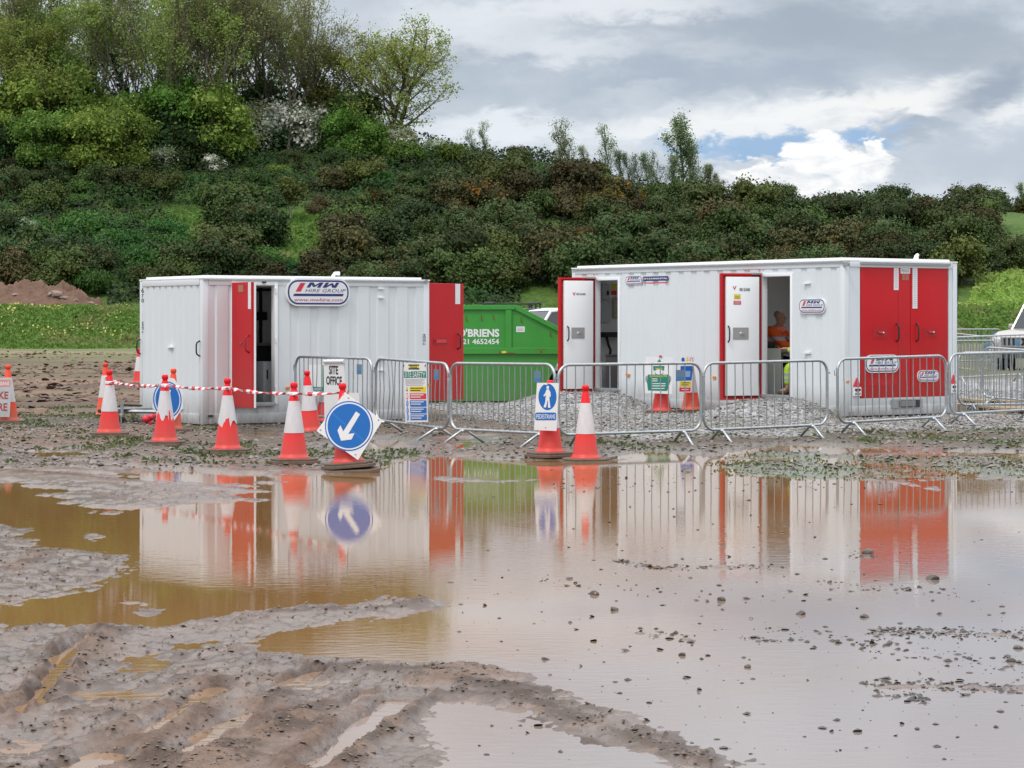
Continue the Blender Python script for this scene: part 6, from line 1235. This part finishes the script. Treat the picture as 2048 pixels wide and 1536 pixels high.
M_skin = mat('skin', (.50, .27, .20), .55, var=.1, scale=12); M_hvo = mat('hi_vis_orange', (.95, .13, .015), .6, var=.12, scale=6, bump=.6, bscale=9); M_hvy = mat('hi_vis_yellow', (.55, .85, .05), .6, var=.12, scale=6, bump=.6, bscale=9); M_band = mat('reflective_band', (.45, .47, .5), .4); M_navyc = mat('dark_trousers', (.02, .022, .04), .8); M_hair = mat('grey_hair', (.25, .2, .17), .9); M_boot = mat('boot_tan', (.16, .10, .06), .8)
def hand(N, E, wrist, dirn, side, key):
    d = dirn.normalized(); s = side.normalized(); up = d.cross(s); N[key+'p'] = (wrist+d*.05, .024); N[key+'k'] = (wrist+d*.085, .026); E += [(key+'w', key+'p'), (key+'p', key+'k')]
    for i, (o_, l_) in enumerate(((-.030, .065), (-.011, .078), (.009, .072), (.028, .055))):
        a = wrist+d*.10+s*o_; N[f'{key}f{i}'] = (a, .009); N[f'{key}g{i}'] = (a+d*l_*.55-up*.012, .008); N[f'{key}h{i}'] = (a+d*l_*.9-up*.035, .007); E += [(key+'k', f'{key}f{i}'), (f'{key}f{i}', f'{key}g{i}'), (f'{key}g{i}', f'{key}h{i}')]
    N[key+'t'] = (wrist+d*.04-s*.04-up*.01, .010); N[key+'u'] = (wrist+d*.075-s*.062-up*.02, .009); E += [(key+'p', key+'t'), (key+'t', key+'u')]
def sitter(label, base, face, jacket, trouser, lean=0., arm=(.45, .0, .24), bands=True, big=1., crouch=0):
    """seated person; base = seat point on the floor below the hips, face = direction they face (angle)"""
    Tm = Matrix.Translation(base) @ Matrix.Rotation(face, 4, 'Z') @ Matrix.Scale(big, 4); V = lambda x, y, z: Vector((x, y, z)); e = Vector; sh = 1.0-.0; lx = lean
    hips = V(0, 0, .50); ch = V(lx*.6, 0, .83); nk = V(lx, 0, 1.06); N = {'h': (hips, .15), 'c': (ch, (.17, .13)), 'n0': (V(lx*.9, 0, .99), .10), 'n': (nk, .06), 'j': (nk+V(.03, 0, .035), .06), 'hd': (nk+V(.035, 0, .10), .092), 'ht': (nk+V(.02, 0, .17), .085), 'hc': (nk+V(.012, 0, .21), .05)}; E = [('h', 'c'), ('c', 'n0'), ('n0', 'n'), ('n', 'j'), ('j', 'hd'), ('hd', 'ht'), ('ht', 'hc')]
    J = {}
    for s_, kk in ((1, 'l'), (-1, 'r')):
        S = V(lx*.85, s_*.19, .97); El = V(lx*.85+arm[0]*.5, s_*.25, .74); Wr = V(lx*.85+arm[0], s_*.16, .80)
        N[kk+'s'] = (S, .062); N[kk+'e'] = (El, .045); N[kk+'w'] = (Wr, .028); E += [('n0', kk+'s'), (kk+'s', kk+'e'), (kk+'e', kk+'w')]; hand(N, E, Wr, V(1, -s_*.2, -.05), V(0, s_, 0), kk)
        K = V(.44, s_*.13, .50); An = V(.46-crouch, s_*.14, .10); N[kk+'q'] = (V(.05, s_*.10, .49), .095); N[kk+'kn'] = (K, .062); N[kk+'an'] = (An, .042); N[kk+'to'] = (An+V(.15, 0, -.05), .04); E += [('h', kk+'q'), (kk+'q', kk+'kn'), (kk+'kn', kk+'an'), (kk+'an', kk+'to')]
        J[kk] = (S, El, Wr, K, An)
    body = skin('person', N, E, M_skin, sub=2, root='h')
    # face: nose, ears, eyes and mouth joined into the body's one mesh
    mb = MB(); hd = nk+V(.035, 0, .115)
    mb.lathe([(0, .03), (.014, .01), (.017, -.012), (0, -.018)], M_skin, 8, c=(hd.x+.078, 0, hd.z-.01)); 
    for s_ in (1, -1): mb.lathe([(0, .03), (.014, .02), (.016, -.02), (0, -.03)], M_skin, 8, c=(hd.x-.0, s_*.088, hd.z)); mb.lathe([(0, .010), (.009, 0), (0, -.010)], M_dark, 8, c=(hd.x+.070, s_*.032, hd.z+.015))
    mb.rbox(hd.x+.070, hd.x+.078, -.025, .025, hd.z-.052, hd.z-.044, M_redd, .003)
    bm = bmesh.new(); bm.from_mesh(body.data); k0 = len(bm.verts); vs = [bm.verts.new(v) for v in mb.v]
    body.data.materials.append(M_dark); body.data.materials.append(M_redd); idx = {M_skin: 0, M_dark: 1, M_redd: 2}
    for f, mi in zip(mb.f, mb.m):
        try: q = bm.faces.new([vs[i] for i in f]); q.material_index = idx[mb.mats[mi]]; q.smooth = True
        except ValueError: pass
    bm.to_mesh(body.data); bm.free(); body.matrix_world = Tm
    # jacket
    NJ = {'c': (ch, (.205, .165)), 'h': (V(0, 0, .56), (.19, .17)), 'n0': (V(lx*.9, 0, .99), .12), 'n': (nk-V(0, 0, .015), .075)}; EJ = [('c', 'h'), ('c', 'n0'), ('n0', 'n')]
    for kk in 'lr': S, El, Wr, K, An = J[kk]; NJ[kk+'s'] = (S, .088); NJ[kk+'e'] = (El, .068); NJ[kk+'w'] = (Wr.lerp(El, .1), .05); EJ += [('n0', kk+'s'), (kk+'s', kk+'e'), (kk+'e', kk+'w')]
    col = lambda c: 1 if (abs(c.z-.70) < .03 and abs(c.x) < .2) or (abs(c.z-.86) < .028) or (abs(c.y) > .12 and abs(c.x-(lx*.85+arm[0]*.72)) < .03) else 0
    skin('jacket', NJ, EJ, [jacket, M_band], body, 3, 'c', col)
    NT = {'h': (V(0, 0, .50), (.165, .17))}; ET = []
    for kk in 'lr': S, El, Wr, K, An = J[kk]; NT[kk+'q'] = (V(.08, K.y*.8, .50), .115); NT[kk+'kn'] = (K, .082); NT[kk+'an'] = (An+V(0, 0, .06), .065); ET += [('h', kk+'q'), (kk+'q', kk+'kn'), (kk+'kn', kk+'an')]
    skin('trousers', NT, ET, [trouser, M_band], body, 2, 'h', (lambda c: 1 if .24 < c.z < .29 or .33 < c.z < .37 else 0) if bands else None)
    for kk in 'lr':
        S, El, Wr, K, An = J[kk]; skin('boot', {'a': (An+V(-.01, 0, .05), .06), 'b': (An+V(.0, 0, -.045), .055), 'c': (An+V(.17, 0, -.055), .048)}, [('a', 'b'), ('b', 'c')], M_boot, body, 2)
    skin('hair', {'a': (nk+V(-.035, 0, .115), .068), 'b': (nk+V(-.012, 0, .175), .082), 'c': (nk+V(.028, 0, .195), .070)}, [('a', 'b'), ('b', 'c')], M_hair, body, 2)
    tag(body, label, 'person'); return body
pb_ = W(1537, 700, 40.3); sitter('person in an orange hi-vis jacket seated inside the nearer open doorway, arms forward', Vector((pb_.x-.03, pb_.y, flz)), math.radians(-28), M_hvo, M_navyc, lean=.20, arm=(.50, 0, 0), bands=False, big=1.12)
pb2 = W(1628, 700, 39.35); sitter('person in yellow-green hi-vis clothes, mostly hidden by the right door jamb', Vector((pb2.x+.0, pb2.y+.05, flz)), math.radians(172), M_hvy, M_hvy, lean=.22, arm=(.26, 0, 0), crouch=.02)
def stool(c, rz, label):
    m = MB(); m.rbox(-.2, .2, -.2, .2, .37, .40, M_navyc, .01); [m.tube([(a, b, 0), (a*.9, b*.9, .37)], .014, M_grey, 6) for a in (-.17, .17) for b in (-.17, .17)]; o = m.build('stool', auto=40); o.location = c; o.rotation_euler = (0, 0, rz); tag(o, label, 'stool')
stool((pb_.x-.03, pb_.y, flz), -.4, 'stool under the person in orange'); stool((pb2.x, pb2.y+.05, flz), 0, 'stool under the person in yellow-green')
tb = W(1602, 700, 40.0); m = MB(); m.rbox(-.33, .33, -.28, .28, .70, .73, mat('table_top', (.3, .2, .14), .5), .006); [m.tube([(a, b, 0), (a, b, .70)], .018, M_grey, 6) for a in (-.28, .28) for b in (-.23, .23)]; o = m.build('table', auto=40); o.location = (tb.x+.02, tb.y, flz); o.rotation_euler = (0, 0, -.5); tag(o, 'brown table between the two seated people', 'table')

# ------------------------------------------------------------------ stones, clods, grass near the camera
def rubble(n, pos, smin, smax, m, name, label, flat=.6, rng=RNG, cat='stones', bury=.25, power=2.5):
    """n small angular stones in one mesh"""
    ph = np.array([(1, 1, 1), (1, -1, -1), (-1, 1, -1), (-1, -1, 1), (1.2, 0, .1), (-1.2, .1, 0), (0, 1.2, -.1), (.1, -1.2, 0)])*.6
    fc = np.array([(0, 4, 6), (0, 6, 5), (0, 5, 3), (0, 3, 7), (0, 7, 4), (1, 4, 7), (1, 6, 4), (1, 7, 3), (1, 3, 5), (1, 5, 2), (1, 2, 6), (2, 5, 6)])
    ph = np.array([(0, 0, 1.), (1, 0, .1), (.5, .87, -.1), (-.5, .87, .15), (-1, 0, 0), (-.5, -.87, .1), (.5, -.87, -.05), (0, 0, -.7)]); fc = np.array([(0, i, i % 6+1) for i in range(1, 7)]+[(7, i % 6+1, i) for i in range(1, 7)])
    x, y = pos; n = len(x); s = smin+(smax-smin)*rng.uniform(0, 1, n)**power; z = np.maximum(ground_full(x, y)[0], -.02)+s*flat*(.5-bury)
    V = ph[None]*(1+rng.normal(0, .22, (n, 8, 1)))*np.array([1, 1, flat])[None, None]; a = rng.uniform(0, TAU, n); ca, sa = np.cos(a), np.sin(a); tz = rng.normal(0, .3, n)
    X = V[..., 0]*ca[:, None]-V[..., 1]*sa[:, None]; Y = V[..., 0]*sa[:, None]+V[..., 1]*ca[:, None]; Z = V[..., 2]+tz[:, None]*V[..., 0]
    P = np.stack([X, Y, Z], -1)*s[:, None, None]*rng.uniform(.7, 1.3, (n, 1, 3))*.5+np.stack([x, y, z], 1)[:, None]; o = np_mesh(name, P.reshape(-1, 3), (fc[None]+(np.arange(n)*8)[:, None, None]).reshape(-1, 3), m); tag(o, label, cat, kind='stuff'); return o
def objvar(name, a, b, rough):
    m = bpy.data.materials.new(name); m.use_nodes = True; nt = m.node_tree; L = nt.links; bs = nt.nodes['Principled BSDF']; g_ = nn(nt, 'ShaderNodeNewGeometry'); mx = nn(nt, 'ShaderNodeMix', data_type='RGBA'); mx.inputs[6].default_value = (*a, 1); mx.inputs[7].default_value = (*b, 1)
    L.new(g_.outputs['Random Per Island'], mx.inputs[0]); L.new(mx.outputs[2], bs.inputs['Base Color']); bs.inputs['Roughness'].default_value = rough; return m
M_grav = objvar('crushed_stone', (.16, .148, .138), (.37, .355, .34), .75); M_clod = objvar('mud_clod', (.055, .038, .028), (.17, .12, .09), .5); M_peb = objvar('dark_wet_stone', (.018, .015, .013), (.075, .06, .05), .35); M_stone = objvar('brown_stone', (.05, .042, .034), (.22, .195, .165), .4)
n = 60000; x = RNG.uniform(-2, 11, n); y = RNG.uniform(31.5, 50, n); pd = ground_full(x, y)[3]; k = pd > RNG.uniform(.2, .9, n); x, y = x[k], y[k]
inc = np.zeros(len(x), bool)
for Mi_, a, b in ((Mi2, L2, W2), (Mi1, L1, W1)):
    q = np.array(Mi_)[:2, :2] @ np.stack([x, y]); q = q+np.array(Mi_)[:2, 3:4]; inc |= (q[0] > .05) & (q[0] < a-.05) & (q[1] > .05) & (q[1] < b-.05)
x, y = x[~inc], y[~inc]; rubble(0, (x, y), .018, .062, M_grav, 'gravel', 'grey crushed stone spread and heaped around the long cabin')
n = 15000; y = RNG.uniform(26, 38, n); x = RNG.uniform(-.26, .26, n)*y; ld = ground_full(x, y)[1]; k = ld > .05; rubble(0, (x[k], y[k]), .015, .075, M_stone, 'small_stones', 'small brown stones and debris in the mud along the barriers')
n = 36000; y = 8+16*RNG.uniform(0, 1, n)**1.4; x = RNG.uniform(-.25, .25, n)*y; h_, ld, cl_, _, _ = ground_full(x, y); k = (ld > .04) & ((cl_ > .3) | (RNG.uniform(0, 1, n) < .16)); rubble(0, (x[k], y[k]), .005, .028, M_clod, 'mud_clods', 'dark clods of churned mud in the foreground', cat='mud')
n = 9000; y = 40+75*RNG.uniform(0, 1, n)**1.3; x = RNG.uniform(-.3, -.05, n)*y; k = fbm(x*.15, y*.25, 3, 170) > -.1; rubble(0, (x[k], y[k]), .05, .26, objvar('yard_clod', (.07, .043, .03), (.22, .145, .10), .8), 'yard_clods', 'brown clods and stones strewn over the yard left of the cabins', flat=.4)
# flecks and lines of stones standing in the shallow water
L_ = []
def line(p, q_, n_, w_, pw=1):
    for i in range(n_):
        t = RNG.uniform(0, 1); a = p[0]+(q_[0]-p[0])*t; b = p[1]+(q_[1]-p[1])*t+RNG.normal(0, w_); v = G(a+RNG.normal(0, 6), b); L_.append((v.x, v.y))
line((1235, 1122), (1330, 1138), 120, 2); line((1330, 1136), (1570, 1132), 110, 3.5); line((1740, 1262), (2060, 1272), 330, 6); line((1520, 1262), (1760, 1290), 60, 9); line((1730, 1368), (2060, 1378), 240, 6); line((1760, 1388), (1860, 1402), 50, 4); line((1280, 1262), (1400, 1284), 45, 5); line((1480, 1275), (1560, 1283), 30, 3)
line((1240, 1180), (1660, 1200), 30, 9); line((1080, 1160), (1250, 1175), 26, 5); line((1620, 1165), (1920, 1188), 60, 7); line((1700, 1110), (1780, 1120), 24, 5); line((1700, 1290), (2060, 1330), 120, 14)
for i in range(420): v = G(RNG.uniform(900, 2150), 960+RNG.uniform(0, 1)**.8*560); L_.append((v.x, v.y))
for i in range(500): v = G(RNG.uniform(1100, 2150), RNG.uniform(925, 985)); L_.append((v.x, v.y))
A_ = np.array(L_); ld = ground_full(A_[:, 0], A_[:, 1])[1]; A_ = A_[ld < .1]
def rubw(A_, s0, s1, m, name, label):
    global ground_full
    sv = ground_full; ground_full = lambda X, Y: (np.zeros_like(X)+.0,)
    o = rubble(0, (A_[:, 0], A_[:, 1]), s0, s1, m, name, label, flat=.42, bury=.34, power=2.6); ground_full = sv; return o
rubw(A_, .007, .045, M_peb, 'wet_pebbles', 'dark pebbles and mud flecks standing out of the puddle')
for i, (a, b, s_) in enumerate(((1190, 1189, .032), (1443, 1201, .028), (1227, 1221, .03), (1602, 1229, .028), (1729, 1235, .026), (1866, 1159, .045), (1734, 1107, .045), (2023, 1323, .026), (2035, 1297, .03), (1496, 1335, .018), (1365, 1311, .02))):
    p = G(a, b); o = rock('stone', (p.x, p.y, .004), (s_*1.1, s_, s_*.75), M_peb, 50+i, 2); tag(o, ['round dark stone in the water below the lone cone', 'round grey stone in the open water, centre right', 'low dark stone in the water just left of centre', 'dark stone in the water below the second cabin door reflection', 'flat dark stone right of the row of pebbles', 'flat stone in the reflection of the red doors, lower one', 'dark stone at the left edge of the red door reflection', 'dark stone near the right edge, upright', 'dark stone at the right edge of the photo by the mud line', 'small stone lower centre right', 'small stone standing alone in the lower middle of the puddle'][i], 'stone', 'stones standing in the puddle')
# short grass and weeds
def blades(n, keep, size, m, name, label, hh=.05, el=2.2, xr=.27, y0=25, y1=40, zmin=None):
    y = RNG.uniform(y0, y1, n); x = RNG.uniform(-xr, xr, n)*y; k = keep(x, y); x, y = x[k], y[k]; z = np.maximum(ground_full(x, y)[0], 0)
    P = np.stack([x, y, z+RNG.uniform(0, hh, len(x))], 1); V, Fc = quads(P, np.tile([.2, -1, .5], (len(P), 1)), size, el); tag(np_mesh(name, V, Fc, m), label, 'grass', kind='stuff')
L_wg = leafmat('wet_grass', (.045, .065, .025), (.11, .135, .05), (.13, .10, .04), .35, scale=.8, trans=.2); L_weed = leafmat('water_weed', (.05, .07, .02), (.115, .125, .04), (.17, .095, .025), .4, scale=.5, trans=.1)
def k1(x, y): 
    ld = ground_full(x, y); return (ld[1] > .02) & (fbm(x*1.7, y*1.1, 4, 104)+fbm(x*.5, y*.4, 3, 103)*.5 > .16) & (ld[3] < .5)
blades(42000, k1, .028, L_wg, 'short_grass', 'short wet grass growing in patches along the barriers', .03, 2.0, y0=26.5, y1=44)
def k2(x, y): return (poly_sd(ISLES[4], x, y)+fbm(x*1.4, y, 3, 107)*.45 > -.1) & (fbm(x*2.5, y*1.6, 3, 130) > -.22)
blades(26000, k2, .022, L_weed, 'water_weed', 'mossy green and rust coloured weed showing through the shallow water at the right', .006, 1.3, xr=.5, y0=22, y1=31)
def k3(x, y): return (fbm(x*.12+5, y*.22, 4, 106)*1.1 > .12) & (((x/y < -.12) & (y > 100)) | (x/y > .19))
blades(12000, k3, .05, L_grass, 'yard_grass', 'thin rough grass patches on the yard behind the cabins', .08, 1.8, y0=44, y1=128, xr=.3)

# ------------------------------------------------------------------ sky, light, camera
SUN_EL, SUN_AZ = math.radians(60), math.radians(215)
wd = bpy.data.worlds.new('World'); scene.world = wd; wd.use_nodes = True; nt = wd.node_tree; L = nt.links; bg = nt.nodes['Background']
sky = nn(nt, 'ShaderNodeTexSky', sky_type='NISHITA'); sky.sun_disc = False; sky.sun_elevation = SUN_EL; sky.sun_rotation = SUN_AZ; sky.air_density = 1.0; sky.dust_density = .6
def mth(op, a, b=None, c=None, clamp=False):
    n_ = nn(nt, 'ShaderNodeMath', operation=op, use_clamp=clamp)
    for i, v in enumerate((a, b, c)):
        if v is None: continue
        if isinstance(v, (int, float)): n_.inputs[i].default_value = v
        else: L.new(v, n_.inputs[i])
    return n_.outputs[0]
tc = nn(nt, 'ShaderNodeTexCoord'); sp = nn(nt, 'ShaderNodeSeparateXYZ'); L.new(tc.outputs['Generated'], sp.inputs[0]); X, Y, Z = sp.outputs
yy = mth('MAXIMUM', mth('ABSOLUTE', Y), .08); U = mth('DIVIDE', X, yy); Vv = mth('DIVIDE', Z, yy)
cb_ = nn(nt, 'ShaderNodeCombineXYZ'); L.new(mth('MULTIPLY', U, 1.0), cb_.inputs[0]); L.new(mth('MULTIPLY', Vv, 2.3), cb_.inputs[1]); L.new(mth('SIGN', Y), cb_.inputs[2])
def noise(scale, det=6, rough=.55, off=(0, 0, 0), dist=0):
    mp = nn(nt, 'ShaderNodeMapping'); mp.inputs['Location'].default_value = off; L.new(cb_.outputs[0], mp.inputs[0]); n_ = nn(nt, 'ShaderNodeTexNoise'); n_.inputs['Scale'].default_value = scale; n_.inputs['Detail'].default_value = det; n_.inputs['Roughness'].default_value = rough; n_.inputs['Distortion'].default_value = dist; L.new(mp.outputs[0], n_.inputs['Vector']); return n_.outputs['Fac']
nA = noise(9, 6, .5, (1.3, .2, 0)); nB = noise(26, 8, .55, (4, 2, 0)); nC = noise(60, 8, .6, (7, 1, 0), .4)
# warped coordinates for the edges of the placed clouds
wx = mth('MULTIPLY_ADD', mth('SUBTRACT', nB, .5), .05, U); wy = mth('MULTIPLY_ADD', mth('SUBTRACT', nC, .5), .022, mth('MULTIPLY_ADD', mth('SUBTRACT', nB, .5), .02, Vv))
def blob(px, py, rx, ry, soft=.6, rot=0., x=None, y=None):
    u0, v0 = (px-CX)/F, (HY-py)/F; a = mth('SUBTRACT', x or wx, u0); b = mth('SUBTRACT', y or wy, v0); c, s = math.cos(rot), math.sin(rot)
    a2 = mth('ADD', mth('MULTIPLY', a, c*F/rx), mth('MULTIPLY', b, s*F/rx)); b2 = mth('ADD', mth('MULTIPLY', a, -s*F/ry), mth('MULTIPLY', b, c*F/ry)); r = mth('SQRT', mth('ADD', mth('MULTIPLY', a2, a2), mth('MULTIPLY', b2, b2)))
    mr = nn(nt, 'ShaderNodeMapRange', interpolation_type='SMOOTHSTEP'); mr.inputs[1].default_value = 1+soft*.5; mr.inputs[2].default_value = 1-soft; L.new(r, mr.inputs[0]); return mr.outputs[0]
def mixc(a, b, f):
    n_ = nn(nt, 'ShaderNodeMix', data_type='RGBA'); L.new(f, n_.inputs[0])
    for i, v in ((6, a), (7, b)):
        if isinstance(v, tuple): n_.inputs[i].default_value = (*v, 1)
        else: L.new(v, n_.inputs[i])
    return n_.outputs[2]
def ramp(f, pts):
    r = nn(nt, 'ShaderNodeValToRGB'); L.new(f, r.inputs[0]); e = r.color_ramp.elements; e[0].position, e[0].color = pts[0][0], (*pts[0][1], 1); e[1].position, e[1].color = pts[-1][0], (*pts[-1][1], 1)
    for p, c in pts[1:-1]: k = e.new(p); k.color = (*c, 1)
    return r.outputs[0]
base = ramp(mth('ADD', mth('MULTIPLY', nA, .7), mth('MULTIPLY', nB, .3)), [(.36, (.40, .46, .54)), (.47, (.52, .59, .67)), (.54, (.64, .70, .77)), (.62, (.82, .86, .90))])
c_ = base
for px, py, rx, ry, rot, colr, am in ((1650, 60, 520, 50, -.03, (.40, .46, .55), .8), (1450, 150, 420, 46, .03, (.40, .47, .57), .7), (1100, 170, 260, 60, 0, (.44, .51, .61), .5), (1950, 110, 260, 50, -.1, (.42, .48, .56), .7), (930, 50, 220, 60, 0, (.82, .87, .92), .75), (1200, 15, 300, 30, 0, (.85, .88, .92), .7), (1130, 95, 130, 30, 0, (.80, .84, .89), .6), (1260, 185, 100, 26, .1, (.62, .69, .76), .6), (300, 40, 420, 90, 0, (.80, .86, .92), .8),
                                      (1000, 262, 240, 34, 0, (.85, .90, .95), .8), (1560, 235, 330, 34, .12, (.92, .94, .95), .95), (1780, 205, 160, 36, .15, (.93, .94, .94), .9), (1420, 262, 240, 22, 0, (.88, .91, .94), .7), (1980, 180, 110, 40, .5, (.36, .42, .52), .95), (1850, 255, 100, 26, -.1, (.38, .44, .54), .9), (1960, 300, 170, 70, 0, (.52, .59, .68), .9), (2030, 225, 60, 14, .2, (.88, .9, .92), .7)):
    c_ = mixc(c_, colr, mth('MULTIPLY', blob(px, py, rx, ry, .75, rot), am))
skc = nn(nt, 'ShaderNodeVectorMath', operation='SCALE'); skc.inputs['Scale'].default_value = .085; L.new(sky.outputs[0], skc.inputs[0])
hole = mth('MAXIMUM', mth('MAXIMUM', blob(1530, 300, 120, 34, .45, 0), blob(1735, 274, 85, 24, .6, .1)), blob(1400, 290, 120, 18, .8)); c_ = mixc(c_, mixc(skc.outputs[0], (.30, .50, .80), mth('ADD', .8, 0.)), mth('MULTIPLY', hole, .92))
# heaped white cloud
cx2 = mth('MULTIPLY_ADD', mth('SUBTRACT', nC, .5), .030, U); cy2 = mth('MULTIPLY_ADD', mth('SUBTRACT', noise(70, 6, .6, (2, 9, 0)), .5), .030, Vv)
cum = mth('MAXIMUM', mth('MAXIMUM', blob(1640, 335, 88, 66, .18, 0, cx2, cy2), blob(1745, 312, 36, 34, .25, 0, cx2, cy2)), mth('MAXIMUM', blob(1560, 350, 120, 24, .4, 0, cx2, cy2), blob(1690, 350, 100, 50, .25, 0, cx2, cy2)))
shade = ramp(mth('ADD', mth('MULTIPLY', nC, .75), mth('MULTIPLY_ADD', Vv, 3.2, -.03)), [(.38, (.62, .68, .76)), (.5, (.86, .89, .92)), (.60, (1.02, 1.02, 1.02))]); c_ = mixc(c_, shade, cum)
# overcast: brighter towards the zenith
el = nn(nt, 'ShaderNodeMapRange', interpolation_type='SMOOTHSTEP'); el.inputs[1].default_value = .125; el.inputs[2].default_value = .7; el.inputs[3].default_value = 1.; el.inputs[4].default_value = 2.3; L.new(Z, el.inputs[0])
upc = mixc(c_, (.74, .76, .79), mth('MULTIPLY_ADD', Z, 8., -1.1, True)); fin_ = nn(nt, 'ShaderNodeVectorMath', operation='SCALE'); L.new(upc, fin_.inputs[0]); L.new(el.outputs[0], fin_.inputs['Scale'])
L.new(fin_.outputs[0], bg.inputs[0]); bg.inputs[1].default_value = 1.0
sl = bpy.data.lights.new('sun', 'SUN'); sl.energy = 1.5; sl.angle = math.radians(11); sl.color = (1, .96, .9); so = bpy.data.objects.new('sun', sl); COL.objects.link(so)
sd_ = Vector((math.sin(SUN_AZ)*math.cos(SUN_EL), math.cos(SUN_AZ)*math.cos(SUN_EL), math.sin(SUN_EL))); so.rotation_euler = (-sd_).to_track_quat('-Z', 'Y').to_euler()
cam = bpy.data.cameras.new('camera'); co = bpy.data.objects.new('camera', cam); COL.objects.link(co); scene.camera = co; cam.sensor_width = 36; cam.lens = F/2048*36; cam.shift_y = -(768-HY)/2048; cam.clip_end = 2000; co.location = (0, 0, CH); co.rotation_euler = (math.pi/2, 0, 0)
scene.render.engine = 'CYCLES'; scene.render.resolution_x = 1024; scene.render.resolution_y = 768
vs_ = scene.view_settings; vs_.view_transform = 'Standard'; vs_.look = 'None'; vs_.exposure = 0; vs_.gamma = 1
